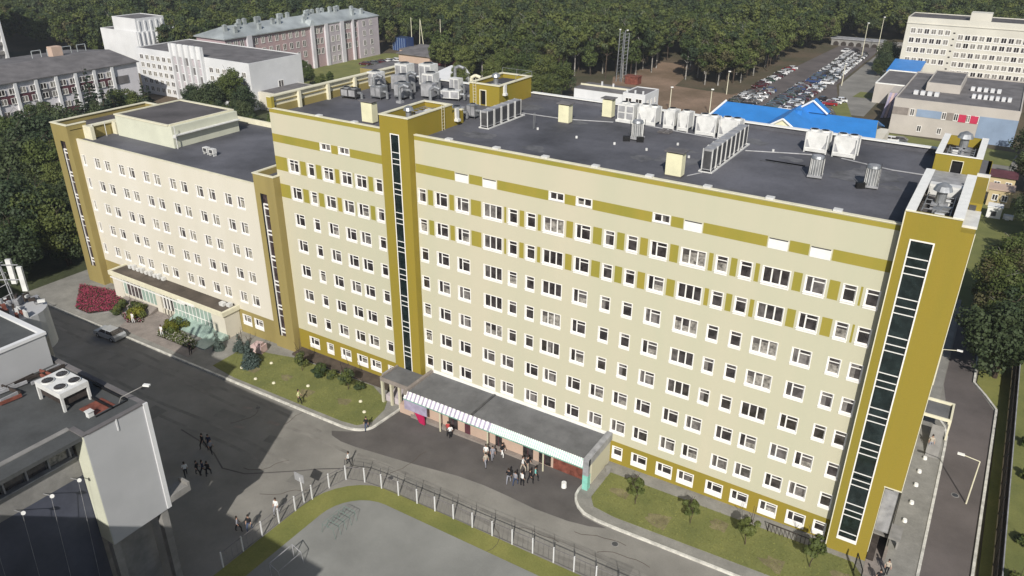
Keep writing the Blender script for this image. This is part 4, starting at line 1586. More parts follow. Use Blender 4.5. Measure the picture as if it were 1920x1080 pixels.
AH = [(-15.9, 10.8, 2.2, 1.2, .9, .1, 2, 'steel_dark', 'dark low cooler with two fans behind the cream shaft'), (-17.2, 17.0, 1.8, 1.4, 1.8, 0, 1, 'machine_white', 'white machine close to the screen wall, middle of its length'),
      (-15.2, 15.0, 1.3, 1.3, 1.5, .2, 1, 'machine_grey', 'grey machine in front of the white one by the screen wall'), (-13.2, 17.5, 2.6, 1.6, 1.7, 0, 1, 'machine_grey', 'long grey machine in the centre of the rooftop machinery'),
      (-16.4, 21.8, 2.0, 1.6, 2.2, 0, 1, 'machine_white', 'tall white machine at the back left corner of the main roof'), (-12.3, 21.6, 1.9, 1.6, 2.6, 0, 1, 'machine_white', 'tallest white machine at the back edge of the machinery'),
      (-10.2, 19.3, 1.6, 1.6, 2.0, .1, 1, 'machine_white', 'white machine right of the tallest one'), (-13.0, 12.6, 1.6, 1.3, 1.2, 0, 1, 'galvanised', 'silver machine nearest to the head of the glass stair tower'),
      (-10.6, 14.2, 1.5, 1.5, 1.6, 0, 1, 'galvanised', 'silver machine in the middle of the rooftop machinery'), (-8.1, 16.2, 1.6, 1.2, 1.5, .1, 1, 'machine_grey', 'grey machine at the right side of the rooftop machinery'),
      (-7.2, 20.6, 1.4, 1.0, 1.5, 0, 0, 'machine_white', 'white machine with grilles near the back parapet'), (-5.2, 16.8, 2.3, 1.2, .9, .3, 1, 'machine_white', 'low white machine with round fan left of the roof hut'),
      (0.6, 9.9, 1.5, 1.2, .9, .1, 1, 'machine_grey', 'grey fan box between the two olive roof heads'), (2.1, 10.8, 1.1, .9, 1.2, 0, 1, 'galvanised', 'silver fan box in front of the black door')]
for x, y, sx, sy, sz, rz, fn, mt_, lab in AH:
    ahu(x, y, sx, sy, sz, rz, lab, fn, mt_)
for k, (x, y, h_) in enumerate(((-14.6, 13.6, 2.2), (-11.6, 16.4, 2.4), (-9.4, 12.2, 1.8), (-6.3, 14.1, 1.6), (-8.8, 22.6, 2.5), (-4.2, 19.6, 2.3))):
    t = thing('duct_pipe', ['silver bent duct between the silver and grey machines at left', 'silver bent duct beside the long grey machine', 'silver bent duct nearest the stair tower head', 'silver bent duct right of the machinery', 'silver bent duct at the back parapet',
                            'cream bent duct left of the olive roof hut'][k], 'duct', (x, y, ZR))
    b = MB()
    b.path([(x, y, ZR), (x, y, ZR + h_), (x + .5, y + .2, ZR + h_ + .3), (x + 1.2, y + .3, ZR + h_ + .1)], .2, n=9)
    part('pipe', b, 'galvanised' if k < 5 else 'trim_cream', t)
    b = MB()
    b.box(x - .35, y - .35, ZR, x + .35, y + .35, ZR + .25)
    part('base', b, 'machine_grey', t)
for k, x in enumerate((6.56, 12.1, 17.4, 22.5, 27.6, 32.7, 37.8, 42.9, -10.8, -5.7)):
    b = MB()
    b.box(x - .32, -.02, 31.14, x + .32, .5, 31.3)
    b.box(x - .2, .34, 30.9, x + .2, .52, 31.14)
    single('parapet_bracket', b, 'machine_white', 'small white box sitting on the front parapet of the main roof', 'bracket', 'white boxes along the front parapet')
for k, (x, y) in enumerate(((15.6, 9.77), (19.86, 9.73), (23.36, 9.54), (10.6, 10.5), (27.7, 9.4), (25.2, 13.0), (33.8, 15.9))):
    b = MB()
    b.tube((x, y, ZR), (x, y, ZR + .22), .12, n=8)
    single('roof_drain', b, 'machine_white', 'tiny white drain cap on the dark main roof', 'drain', 'white drain caps on the main roof')
b = MB()
b.box(21.7, 16.2, ZR + .05, 23.0, 16.6, ZR + .2)
b.box(21.7, 16.9, ZR + .05, 23.0, 17.3, ZR + .2)
b.box(21.9, 16.1, ZR + .2, 22.3, 17.4, ZR + .3)
b.box(22.6, 16.1, ZR + .2, 22.9, 17.4, ZR + .3)
single('pallet', b, 'slate', 'small dark pallet in front of the narrow coolers', 'pallet')
b = MB()
for k in range(6):
    b.box(34.0 + k * .02, 12.6, ZR + .01, 37.6, 12.75, ZR + .07)
b.box(33.6, 12.2, ZR + .01, 36.6, 12.3, ZR + .06)
single('cable_tray', b, 'steel_dark', 'thin dark cable lines on the roof left of the drum fan', 'cables')
b = MB()
for yy in (4.6, 4.9):
    b.tube((10.0, yy + 6, ZR), (10.0, yy + 6, ZR + 1.6), .03, n=5)
b.tube((10.0, 10.6, ZR + 1.6), (10.0, 10.9, ZR + 1.6), .03, n=5)
single('roof_frame', b, 'galvanised', 'thin steel frame standing right of the short condenser row', 'frame')

# ------------------------------------------------------------------ building at the lower left, with its dark roof
BL = thing('office_building', 'dark roofed building with plain grey gable wall in the lower left corner', 'building', (-20, -45, 0))
ZB = 18.0
b = MB()
b.box(-80, -58, 17.6, 2.1, -33.0, 17.9)
part('roof', b, 'roof_grey', BL)
for nm_, q in (('gable_wall', (0.7, -38.0, 7.9, 2.3, -33.0, 18.0)), ('north_wall', (-80, -33.3, 7.9, 0.7, -33.0, 18.0)), ('south_wall', (-80, -58, 7.9, 0.2, -57.6, 18.0))):
    b = MB()
    b.box(*q)
    part(nm_, b, 'gable_grey', BL)
b = MB()
b.box(-80, -58, -1.6, 0.55, -34.0, 7.9)
part('lower_wall', b, 'concrete', BL)
b = MB()
b.box(0.2, -57.6, 0, 0.64, -38.0, 13.9, 1)
b.box(0.2, -57.6, 13.9, 0.65, -38.0, 15.6)
b.box(0.2, -57.6, 17.2, 0.65, -38.0, 17.95)
b.box(-0.1, -57.6, 15.6, 0.2, -38.0, 17.2)
part('east_wall', b, ['concrete', 'dark_cladding'], BL)
for k in range(9):
    y = -39.9 - 1.55 * k
    b = MB()
    b.box(0.2, y, 15.7, 0.3, y + 1.35, 17.1)
    part('pane', b, 'glass_dark' if k else 'curtain', BL)
b = MB()
b.box(0.3, -57.6, 15.55, 0.72, -38.0, 15.65)
for k in range(10):
    b.box(0.3, -38.45 - 1.55 * k, 15.65, 0.5, -38.33 - 1.55 * k, 17.2)
part('window_frame', b, 'machine_grey', BL)
b = MB()
b.box(2.3, -33.35, 8.0, 2.42, -33.0, 18.05)
b.box(2.3, -35.6, 17.0, 2.36, -35.5, 18.0)
part('downpipe', b, 'wall_white', BL)
b = MB()
b.box(-80, -33.4, 17.9, 2.3, -33.0, 18.05)
b.box(0.65, -38.1, 17.95, 2.3, -37.7, 18.06)
b.box(1.95, -37.7, 17.95, 2.35, -33.4, 18.06)
part('parapet_cap', b, 'slate', BL)
b = MB()
b.box(1.2, -33.0, 8.3, 2.4, -31.1, 8.9)
b.box(1.2, -31.3, 8.9, 2.4, -31.1, 9.2)
part('hood', b, 'concrete', BL)
b = MB()
for y in (-33.6, -37.8):
    b.box(1.6, y - .3, -0.2, 2.2, y + .3, 7.9)
part('column', b, 'concrete', BL)
PB = thing('roof_penthouse', 'grey rooftop block on the lower left building behind the big white cooler', 'penthouse', (-16, -38, ZB))
b = MB()
b.box(-17.5, -48, 17.9, -9.0, -33.6, 20.7)
part('wall', b, 'gable_grey', PB)
b = MB()
b.box(-17.5, -48, 20.7, -8.9, -47.7, 20.95)
b.box(-17.5, -33.9, 20.7, -8.9, -33.5, 20.95)
b.box(-9.3, -47.7, 20.7, -8.9, -33.9, 20.95)
part('parapet_cap', b, 'wall_white', PB)
b = MB()
b.box(-17.5, -47.7, 20.7, -9.3, -33.9, 20.74)
part('roof', b, 'roof_grey', PB)
b = MB()
b.box(0.72, -38.04, 7.95, 2.26, -38.0, 17.93)
part('white_facing', b, 'pale_wall', BL)
b = MB()
b.box(0.65, -37.7, 18.0, 1.95, -33.4, 18.03)
part('roof', b, 'roof_grey', BL)
# big four fan cooler on legs
BC = thing('roof_cooler', 'big white cooler with four round fans standing on legs, lower left roof', 'cooler', (-3.7, -36.2, ZB))
cx, cy, rr = -3.35, -36.1, -0.05
b = MB()
b.box(-5.0, -37.0, 19.05, -1.7, -34.8, 19.5)
part('casing', b, 'machine_white', BC)
for x in (-4.95, -1.8):
    for y in (-36.9, -34.9):
        b = MB()
        b.box(x - .09, y - .09, 17.9, x + .09, y + .09, 19.05)
        part('leg', b, 'machine_white', BC)
b = MB()
b.box(-4.8, -36.8, 18.3, -1.9, -35.0, 19.0)
part('coil', b, 'wood_dark', BC)
for x in (-4.15, -2.55):
    for y in (-36.45, -35.35):
        b = MB()
        b.tube((x, y, 19.5), (x, y, 19.6), .46, n=18)
        b.tube((x, y, 19.6), (x, y, 19.61), .41, n=18, m=1)
        for a_ in range(6):
            b.obox((x, y, 19.62), (.8, .05, .015), a_ * math.pi / 6, 2)
        b.tube((x, y, 19.6), (x, y, 19.66), .1, n=8, m=2)
        part('fan', b, ['machine_white', 'wood_dark', 'steel_dark'], BC)
rf_ = thing('roof_frame', 'dark steel frame lying on the lower left roof right of the cooler', 'frame', (-1.2, -34.6, 17.95))
for (xa, ya, xb, yb) in ((-3.4, -34.9, 1.0, -34.8), (-3.4, -33.7, 0.9, -33.6), (0.9, -36.2, 1.0, -33.7), (-5.6, -34.8, -5.5, -33.7)):
    b = MB()
    b.box(xa, ya, 17.95, xb, yb, 18.12)
    part('bar', b, 'black', rf_)
b = MB()
b.box(-1.2, -36.2, 17.92, 0.8, -34.4, 17.95)
single('roof_mat', b, 'rust', 'reddish sheet lying on the lower left roof', 'sheet')
b = MB()
b.box(0.2, -36.5, 17.95, .6, -36.1, 18.4)
b.box(0.15, -36.55, 18.4, .65, -36.05, 18.46)
single('roof_box', b, 'machine_white', 'small white box near the gable edge of the lower left roof', 'box')
t = thing('wall_lamp', 'street lamp on a slanting arm above the lower left roof edge', 'lamp', (0.7, -34.2, 18))
b = MB()
b.path([(0.7, -34.2, 18.0), (1.0, -34.1, 18.6), (3.0, -33.3, 19.9)], .035)
part('arm', b, 'concrete', t)
b = MB()
b.obox((3.2, -33.2, 19.95), (.5, .25, .12), .4)
part('lamp_head', b, 'white_paint', t)
for k, (px_, y) in enumerate(((1.6, -38.9), (1.6, -40.9), (1.6, -42.9), (1.6, -44.9))):
    t = thing('flood_light', 'white floodlight on a thin wire arm below the ribbon window, number %s from the gable' % ['one', 'two', 'three', 'four'][k], 'lamp', (0.7, y, 14.6))
    b = MB()
    b.path([(0.65, y, 14.2), (1.7, y, 14.5)], .03)
    b.path([(1.7, y, 14.5), (0.9, y - .2, 4.0)], .015)
    part('arm', b, 'machine_grey', t)
    b = MB()
    b.tube((1.7, y, 14.4), (1.88, y, 14.55), .09, .15, n=8)
    part('lamp_head', b, 'white_paint', t)
# clutter by the penthouse
rnd = random.Random(5)
for k in range(12):
    x, y = rnd.uniform(-8.4, -6.2), rnd.uniform(-38.5, -34)
    b = MB()
    b.obox((x, y, 18.15), (rnd.uniform(.8, 2.4), .12, .25), rnd.choice([1.45, 1.6, 0.1]))
    single('scrap_bar', b, rnd.choice(['wood_dark', 'machine_grey', 'rust']), 'narrow bar lying among the scrap beside the grey rooftop block', 'scrap', 'bars lying beside the grey rooftop block')
# telecom mast on its round drum
TM = thing('antenna_mast', 'telecom mast with white panel antennas on the roof at the left edge', 'antenna', (-18.5, -31.5, 18))
b = MB()
b.tube((-17.6, -31.6, 16), (-17.6, -31.6, 19.6), 2.6, 2.5, n=24)
part('drum', b, 'gable_grey', TM)
b = MB()
for a in range(3):
    an = a * 2.09
    b.path([(-18.2 + .8 * math.cos(an), -31.6 + .8 * math.sin(an), 19.6), (-18.4 + .25 * math.cos(an), -31.6 + .25 * math.sin(an), 24.3)], .05)
for z in (20.5, 21.5, 22.5, 23.5):
    b.path([(-18.8, -31.9, z), (-18.0, -31.3, z + .5), (-18.5, -31.0, z)], .03)
b.path([(-19.9, -32.6, 22.3), (-17.0, -30.6, 22.3)], .05)
b.path([(-19.9, -32.6, 23.7), (-17.0, -30.6, 23.7)], .05)
part('mast', b, 'machine_grey', TM)
for x, y, z in ((-20.1, -32.8, 22.2), (-19.2, -32.5, 22.6), (-17.8, -30.9, 23.0), (-16.9, -30.6, 22.4)):
    b = MB()
    b.obox((x, y, z), (.42, .25, 2.3), .6)
    part('panel_antenna', b, 'machine_white', TM)
b = MB()
for k in range(34):
    an, r_ = rnd.uniform(0, 6.28), rnd.uniform(.6, 2.2)
    b.obox((-17.6 + r_ * math.cos(an), -31.6 + r_ * math.sin(an), 19.8 + rnd.random() * .5), (rnd.uniform(.2, .7), rnd.uniform(.1, .4), rnd.uniform(.15, .7)), an, k % 4)
part('equipment', b, ['wood_dark', 'machine_white', 'rust', 'machine_grey'], TM)
b = MB()
b.tube((-13.6, -32.6, 8), (-13.6, -32.6, 18.6), 1.2, 1.2, n=16)
part('stair_drum', b, 'concrete', BL)
# neighbouring block just outside the lower edge, whose shade covers the foot of the picture
NB = thing('office_building', 'long office block below the picture edge shading the sports court corner', 'building', (8, -56, 0))
b = MB()
b.box(2.5, -62, -0.3, 24.0, -52.6, 21.3)
part('wall', b, 'concrete', NB)
b = MB()
b.box(2.3, -62.2, 21.3, 24.2, -52.5, 21.5)
part('roof', b, 'roof_felt', NB)

# ------------------------------------------------------------------ background buildings


def simple_windows(parent, facing, plane, us, zs, w_, h_, mats=('glass_dark', 'glass_mid', 'curtain'), border=.1):
    """far windows: white frame standing proud with a recessed pane, each its own part"""
    key = ('far', round(w_, 2), round(h_, 2))
    if key not in WK:
        fr = MB()
        for x0, x1, z0, z1 in ((-w_ / 2 - border, -w_ / 2, -h_ / 2, h_ / 2), (w_ / 2, w_ / 2 + border, -h_ / 2, h_ / 2), (-w_ / 2 - border, w_ / 2 + border, h_ / 2, h_ / 2 + border),
                               (-w_ / 2 - border, w_ / 2 + border, -h_ / 2 - border * 1.6, -h_ / 2), (-.05, .05, -h_ / 2, h_ / 2)):
            fr.box(x0, -.08, z0, x1, 0.0, z1)
        ps = []
        for mm in mats:
            p_ = MB()
            p_.face([(-w_ / 2, -.012, -h_ / 2), (w_ / 2, -.012, -h_ / 2), (w_ / 2, -.012, h_ / 2), (-w_ / 2, -.012, h_ / 2)])
            ps.append(p_.mesh('pane', [mm]))
        WK[key] = (fr.mesh('window', ['frame_white']), ps)
    fr, ps = WK[key]
    for z in zs:
        for u in us:
            pos = (u, plane, z) if facing == FRONT else (plane, u, z)
            o = inst('window', fr, parent, pos, facing)
            o2 = bpy.data.objects.new('pane', random.choice(ps))
            COL.objects.link(o2)
            o2.parent = o


def block(parent, x0, y0, x1, y1, z0, z1, wallm, roofm='slate', cap='white_paint', ph=.35):
    b = MB()
    b.box(x0, y0, z0, x1, y1, z1, skip=(1,))
    part('wall', b, wallm, parent)
    b = MB()
    b.box(x0 + .3, y0 + .3, z1 - .3, x1 - .3, y1 - .3, z1 - .02)
    part('roof', b, roofm, parent)
    b = MB()
    for q in ((x0, y0, x1, y0 + .3), (x0, y1 - .3, x1, y1), (x0, y0 + .3, x0 + .3, y1 - .3), (x1 - .3, y0 + .3, x1, y1 - .3)):
        b.box(q[0], q[1], z1, q[2], q[3], z1 + ph)
    part('parapet', b, cap, parent)


ar = lambda a, c, n: [a + (c - a) * k / (n - 1) for k in range(n)]
# white five storey building, centre left
WB = thing('white_building', 'white office building with tall lilac ribbed centre, left of the long brick house', 'building', (-157, 100, -2.4))
block(WB, -182.5, 92, -131, 112, -3, 11.0, 'wall_white', 'slate', 'wall_white', .2)
b = MB()
for k in range(6):
    x = -164.5 + k * 2.75
    b.box(x, 91.0, -3, x + .7, 92.0, 14.0)
b.box(-164.5, 91.7, 10.2, -150.0, 92.0, 14.0)
part('ribs', b, 'wall_white', WB)
for k in range(5):
    for j in range(5):
        x, z = -163.8 + k * 2.75, -1.6 + 2.4 * j
        b = MB()
        b.box(x + .05, 91.86, z, x + 2.0, 91.98, z + 2.0)
        part('panel', b, 'wall_lilac' if (k + j) % 3 else 'slate', WB)
simple_windows(WB, FRONT, 92, ar(-180, -166.5, 6), (8.6, 6.2, 3.8, 1.4, -1.0), 1.5, 1.3, ('glass_mid', 'curtain', 'glass_wing'))
simple_windows(WB, FRONT, 92, ar(-147.5, -133.5, 6), (7.8, 5.4, 3.0, .6), 1.5, 1.3)
simple_windows(WB, EAST, -131, (103,), (3.6,), 1.8, 2.4)
b = MB()
b.box(-131, 94, -2.3, -120, 110, 3.0)
b.box(-131, 95, 3.0, -120.6, 109.4, 3.06, 1)
single('white_annex', b, ['plaster_cream', 'slate'], 'low white annex with dark roof at the right end of the white office building', 'annex')
WT = thing('white_hall', 'white hall with a smaller white box on top, behind the white office building', 'building', (-215, 128, -3))
block(WT, -232, 112, -211, 129, -3.5, 10.8, 'wall_white', 'slate', 'wall_white', .2)
block(WT, -224.5, 112.6, -211.3, 124, 10.8, 15.2, 'wall_white', 'slate', 'wall_white', .2)
b = MB()
for k in range(9):
    b.box(-211, 112.5 + k * 1.8, 0, -210.6, 113.0 + k * 1.8, 10.9)
for k in range(5):
    b.box(-211.3, 113.5 + k * 2.3, 11, -211.0, 114.1 + k * 2.3, 14.6)
part('ribs', b, 'wall_white', WT)
# left building with maroon panels, along the depth direction
LB = thing('lilac_building', 'long lilac white building with maroon panels and grey roof at the left edge', 'building', (-178, 45, -2.7))
b = MB()
b.box(-200, -10, -3.2, -165, 80, 10.2, skip=(1,))
part('wall', b, 'wall_white_low', LB)
b = MB()
b.hexa([(-164.2, -10.5, 10.1), (-164.2, 80.5, 10.1), (-178, 80.5, 12.2), (-178, -10.5, 12.2), (-164.2, -10.5, 10.3), (-164.2, 80.5, 10.3), (-178, 80.5, 12.4), (-178, -10.5, 12.4)])
b.hexa([(-178, -10.5, 12.2), (-178, 80.5, 12.2), (-200.5, 80.5, 10.1), (-200.5, -10.5, 10.1), (-178, -10.5, 12.4), (-178, 80.5, 12.4), (-200.5, 80.5, 10.3), (-200.5, -10.5, 10.3)])
part('roof', b, 'slate', LB)
for k in range(12):
    y = 12 + k * 5.4
    b = MB()
    b.box(-165, y, -2.6, -164.3, y + .8, 10.0)
    part('pilaster', b, 'wall_white', LB)
    for j, z in enumerate((5.0, -0.6)):
        b = MB()
        b.box(-165.0, y + 1.0, z - .1, -164.8, y + 5.1, z + 2.0)
        part('panel', b, 'maroon' if (k % 4 < 3) else 'slate', LB)
simple_windows(LB, EAST, -164.75, [14.2 + k * 2.7 for k in range(22)], (8.0, 5.6, 2.4, -.6), 1.5, 1.35)
b = MB()
b.box(-184, 65.5, 11.5, -181.5, 68.5, 14.6)
part('chimney', b, 'wall_peach', LB)
for k in range(8):
    y = (20 + k * 5) if k < 4 else (62 + (k - 4) * 4.5)
    b = MB()
    b.path([(-186, y, 11.4), (-186, y, 13.6), (-186, y + 2.6, 13.6), (-186, y + 2.6, 11.4)], .12, n=5)
    part('roof_frame', b, 'metal_roof', LB)
# long brick-pink house with pale metal roof
PK = thing('brick_house', 'long pink and brown four storey house with pale metal roof and many chimneys', 'building', (-177, 150, -2.7))
b = MB()
b.box(-180, 113, -3.2, -166, 187, 12.4, skip=(1,))
part('wall', b, 'brick_pink', PK)
b = MB()
b.face([(-165.3, 112.3, 12.4), (-165.3, 187.7, 12.4), (-172.8, 182, 15.2), (-172.8, 118, 15.2)])
b.face([(-180.5, 187.7, 12.4), (-180.5, 112.3, 12.4), (-172.8, 118, 15.2), (-172.8, 182, 15.2)])
b.face([(-165.3, 187.7, 12.4), (-180.5, 187.7, 12.4), (-172.8, 182, 15.2)])
b.face([(-180.5, 112.3, 12.4), (-165.3, 112.3, 12.4), (-172.8, 118, 15.2)])
b.box(-180.5, 112.3, 12.1, -165.3, 187.7, 12.38)
part('roof', b, 'metal_roof', PK)
for y0_, y1_ in ((121.5, 123.5), (150.5, 152), (157.5, 159), (165.5, 167.5), (172, 173)):
    b = MB()
    b.box(-166, y0_, -2.8, -165.2, y1_, 12.4)
    part('pilaster', b, 'wall_white_low', PK)
for q in ((158.9, 165.6), (175.5, 187)):
    b = MB()
    b.box(-166, q[0], -2.8, -165.5, q[1], 12.1)
    part('render_bay', b, 'wall_lilac', PK)
simple_windows(PK, EAST, -165.95, [125.5 + k * 3.1 for k in range(8)], (10.3, 6.7, 3.1, -.4), 1.35, 1.9)
simple_windows(PK, EAST, -165.95, [114.5 + k * 2.6 for k in range(3)] + [153.8, 156.0, 168.8, 170.6, 174.2], (10.3, 6.7, 3.1), 1.35, 1.9)
simple_windows(PK, EAST, -165.45, [161.2, 164.0, 178.5, 182.5], (10.3, 6.7, 3.1, -.4), 1.35, 1.9)
rnd = random.Random(11)
for k in range(26):
    y = 117 + k * 2.55
    x = -172.8 + rnd.choice([-1.2, .6, 3.0, 4.5]) * (1 if k % 2 else .6)
    zt = 15.2 - abs(x + 172.8) * .36
    b = MB()
    b.box(x - .5, y - .6, zt - .4, x + .5, y + .6, zt + 1.5)
    b.box(x - .6, y - .7, zt + 1.5, x + .6, y + .7, zt + 1.65)
    b.box(x - .3, y - .4, zt + 1.65, x + .3, y + .4, zt + 1.9)
    part('chimney', b, 'metal_roof', PK)
b = MB()
b.hexa([(-165.3, 150, 12.4), (-165.3, 153.5, 12.4), (-170, 153.5, 13.6), (-170, 150, 13.6), (-165.8, 151.7, 14.4), (-165.8, 151.8, 14.4), (-170, 151.8, 14.4), (-170, 151.7, 14.4)])
part('dormer', b, 'metal_roof', PK)
b = MB()
b.box(-163.5, 134.5, -2.6, -160.5, 138.5, 1.6)
b.hexa([(-163.9, 134.1, 1.6), (-160.1, 134.1, 1.6), (-160.1, 138.9, 1.6), (-163.9, 138.9, 1.6), (-162.4, 135.6, 2.9), (-161.6, 135.6, 2.9), (-161.6, 137.4, 2.9), (-162.4, 137.4, 2.9)], 1)
single('kiosk', b, ['plaster_cream', 'red_panel'], 'small white kiosk with bright red roof in front of the brick house', 'kiosk')
# tower block at the top left
TB = thing('apartment_tower', 'grey apartment tower with balcony bands in the top left corner', 'building', (-290, 95, -4))
b = MB()
b.box(-320, 60, -5, -270, 96, 30)
part('wall', b, 'machine_grey', TB)
for k in range(9):
    b = MB()
    b.box(-270, 62, 0.5 + k * 3.2, -268.9, 95, 1.7 + k * 3.2)
    part('balcony', b, 'concrete', TB)
b = MB()
b.box(-270, 95.2, -4, -268.5, 96.2, 30)
part('edge', b, 'wall_white', TB)
# low houses behind the left end of the main roof
LH = thing('low_house', 'low peach walled house with wide grey roof behind the left end of the main roof', 'house', (-130, 170, -2))
b = MB()
b.box(-137.5, 165, -2.5, -123.5, 178, 3.6, skip=(1,))
part('wall', b, 'wall_peach', LH)
b = MB()
b.hexa([(-138.2, 164.4, 3.4), (-122.8, 164.4, 3.4), (-122.8, 178.6, 4.6), (-138.2, 178.6, 4.6), (-138.2, 164.4, 3.7), (-122.8, 164.4, 3.7), (-122.8, 178.6, 5.0), (-138.2, 178.6, 5.0)])
part('roof', b, 'slate', LH)
GB = thing('flat_building', 'flat dark roofed building with white end wall just behind the main roof', 'building', (-112, 142, -2))
block(GB, -128, 134, -104, 150, -2.5, 4.0, 'olive_pale', 'slate', 'slate', .1)
b = MB()
b.box(-104, 138, -2.2, -96, 150, 3.0)
b.hexa([(-104.3, 137.7, 3.0), (-95.7, 137.7, 3.0), (-95.7, 150, 3.0), (-104.3, 150, 3.0), (-104.3, 137.7, 3.1), (-95.7, 137.7, 3.1), (-97.5, 150, 5.0), (-103, 150, 5.0)])
part('annex', b, 'wall_white', GB)
simple_windows(GB, FRONT, 138, (-99.6, -98.2), (1.2,), .9, 1.3)
b = MB()
b.box(-120, 168, -2, -110, 172, 1.2)
b.hexa([(-120.5, 165.5, 1.0), (-109.5, 165.5, 1.0), (-109.5, 173, 2.6), (-120.5, 173, 2.6), (-120.5, 165.5, 1.2), (-109.5, 165.5, 1.2), (-109.5, 173, 2.8), (-120.5, 173, 2.8)], 1)
single('shed', b, ['wood_dark', 'dark_red_roof'], 'small shed with dark red roof right of the peach house', 'shed')
b = MB()
b.box(-168, 198, -2.5, -161, 203, 2.6)
for k in range(6):
    b.box(-168 + k * 1.2, 197.9, -2.5, -167.8 + k * 1.2, 198, 2.6, 1)
single('container', b, ['car_blue', 'blue_panel'], 'blue container standing before the woods beyond the peach house', 'container')
b = MB()
b.box(-152, 183, -2.5, -146, 190, 1.2)
b.box(-152.3, 182.7, 1.2, -145.7, 190.3, 1.4, 1)
single('shed', b, ['wall_peach', 'slate'], 'small peach shed at the end of the brick house yard', 'shed')
for k, (x, y) in enumerate(((-163.5, 205), (-158, 203), (-150, 207))):
    t = thing('utility_pole', ['pale pole beside the blue container, left of the pair', 'pale slanting pole right beside the blue container', 'pale pole farthest right of the blue container'][k], 'pole', (x, y, -2.4))
    b = MB()
    b.tube((x, y, -2.6), (x + (.8 if k == 1 else 0), y, 10), .16, .1, n=6)
    if k == 1:
        b.tube((x + 2.4, y, -2.6), (x + .9, y, 9.5), .16, .1, n=6)
    part('shaft', b, 'trim_cream', t)
# small white two storey block with flat roofs, behind the cream shaft
SB = thing('white_block', 'small white two storey block behind the coolers on the main roof', 'building', (-36, 145, -.6))
block(SB, -37.4, 139.5, -30.8, 149, -1.5, 5.7, 'wall_white', 'slate', 'wall_white', .2)
b = MB()
b.box(-53, 140.5, -1.5, -37.4, 149, 5.2)
b.box(-53, 140.3, 5.2, -37.4, 149.2, 5.35, 1)
part('wing', b, ['wall_white', 'slate'], SB)
simple_windows(SB, FRONT, 139.5, (-35.6, -32.6), (4.0, 2.0, 0.2), 1.7, 1.0)
simple_windows(SB, EAST, -30.8, (141.5, 144, 146.6), (3.4,), .8, 1.2)
for k, (x, y) in enumerate(((-47, 146), (-43, 145), (-36.6, 140.4), (-34.2, 140.4), (-31.9, 140.4))):
    b = MB()
    b.box(x - .2, y, 5.3, x + .2, y + .4, 6.6)
    part('chimney', b, 'wall_white', SB)
b = MB()
b.box(-53, 144.5, 5.36, -37.7, 144.8, 5.8)
part('parapet', b, 'trim_cream', SB)
# steel chimneys
t = thing('steel_chimney', 'pair of tall thin silver steel chimneys at the edge of the woods', 'chimney', (-58, 183, -.9))
for k in range(4):
    x = -59.6 + k * .95
    b = MB()
    b.tube((x, 183 + (k % 2), -1.5), (x + .4, 183 + (k % 2), 15.6 - (k % 2) * .9), .17, .17, n=7)
    part('flue', b, 'galvanised', t)
b = MB()
for k in range(14):
    z = 0 + k * 1.1
    b.path([(-59.5 + .02 * k, 183, z), (-58.6 + .02 * k, 184, z + .5), (-57.7 + .02 * k, 183, z), (-56.6 + .02 * k, 184, z + .5)], .05, n=4)
part('lattice', b, 'galvanised', t)
b = MB()
for x in (-59.2, -56.6):
    b.tube((x, 183, 15.6), (x, 183, 15.9), .34, .34, n=8)
part('cap', b, 'machine_white', t)
b = MB()
b.box(-55.5, 181, -1.2, -51, 184, 1.6)
b.box(-55.8, 180.8, 1.6, -50.8, 184.2, 1.8)
single('shed', b, 'rust', 'rusty brown shed at the foot of the steel chimneys', 'shed')
# blue roofed building
BR = thing('blue_roof_building', 'long building with bright blue gabled roof behind the main roof', 'building', (12, 127, 0))
b = MB()
b.box(-6.0, 111.5, -.5, 30.6, 139, 5.5)
part('wall', b, 'plaster_cream', BR)
xa, xb = -4.9, 31.6
b = MB()
b.hexa([(xa - 2.2, 110, 5.6), (xb, 110, 5.6), (xb - 2.4, 127, 9.6), (xa, 127, 9.6), (xa - 2.2, 110, 5.8), (xb, 110, 5.8), (xb - 2.4, 127, 9.8), (xa, 127, 9.8)])
b.hexa([(xa, 127, 9.6), (xb - 2.4, 127, 9.6), (xb - 2.4, 141, 5.4), (xa, 141, 5.4), (xa, 127, 9.8), (xb - 2.4, 127, 9.8), (xb - 2.4, 141, 5.6), (xa, 141, 5.6)])
part('roof', b, 'blue_roof', BR)
b = MB()
b.path([(xa - 2.2, 110, 6.0), (xa, 127, 10.0)], .26, n=6)
part('verge', b, 'white_paint', BR)
b = MB()
b.hexa([(xb - .1, 110, 0), (xb, 110, 0), (xb - 2.3, 127, 0), (xb - 2.5, 127, 0), (xb - .1, 110, 5.6), (xb, 110, 5.6), (xb - 2.3, 127, 9.6), (xb - 2.5, 127, 9.6)])
part('gable', b, 'olive_green', BR)


def gable(x0, x1, xm, y, z0, z1, yb_, face_m, lab):
    b = MB()
    b.face([(x0, y, z0), (x1, y, z0), (xm, y, z1)])
    part('gable', b, face_m, BR, label=lab)
    b = MB()
    b.hexa([(x0, y - .1, z0), (xm, y - .1, z1), (xm, yb_, z1), (x0, yb_, z0), (x0, y - .1, z0 + .2), (xm, y - .1, z1 + .2), (xm, yb_, z1 + .2), (x0, yb_, z0 + .2)])
    b.hexa([(xm, y - .1, z1), (x1, y - .1, z0), (x1, yb_, z0), (xm, yb_, z1), (xm, y - .1, z1 + .2), (x1, y - .1, z0 + .2), (x1, yb_, z0 + .2), (xm, yb_, z1 + .2)])
    part('roof', b, 'blue_roof', BR)
    b = MB()
    b.path([(x0, y - .2, z0 + .1), (xm, y - .2, z1 + .1), (x1, y - .2, z0 + .1)], .22, n=6)
    part('verge', b, 'white_paint', BR)


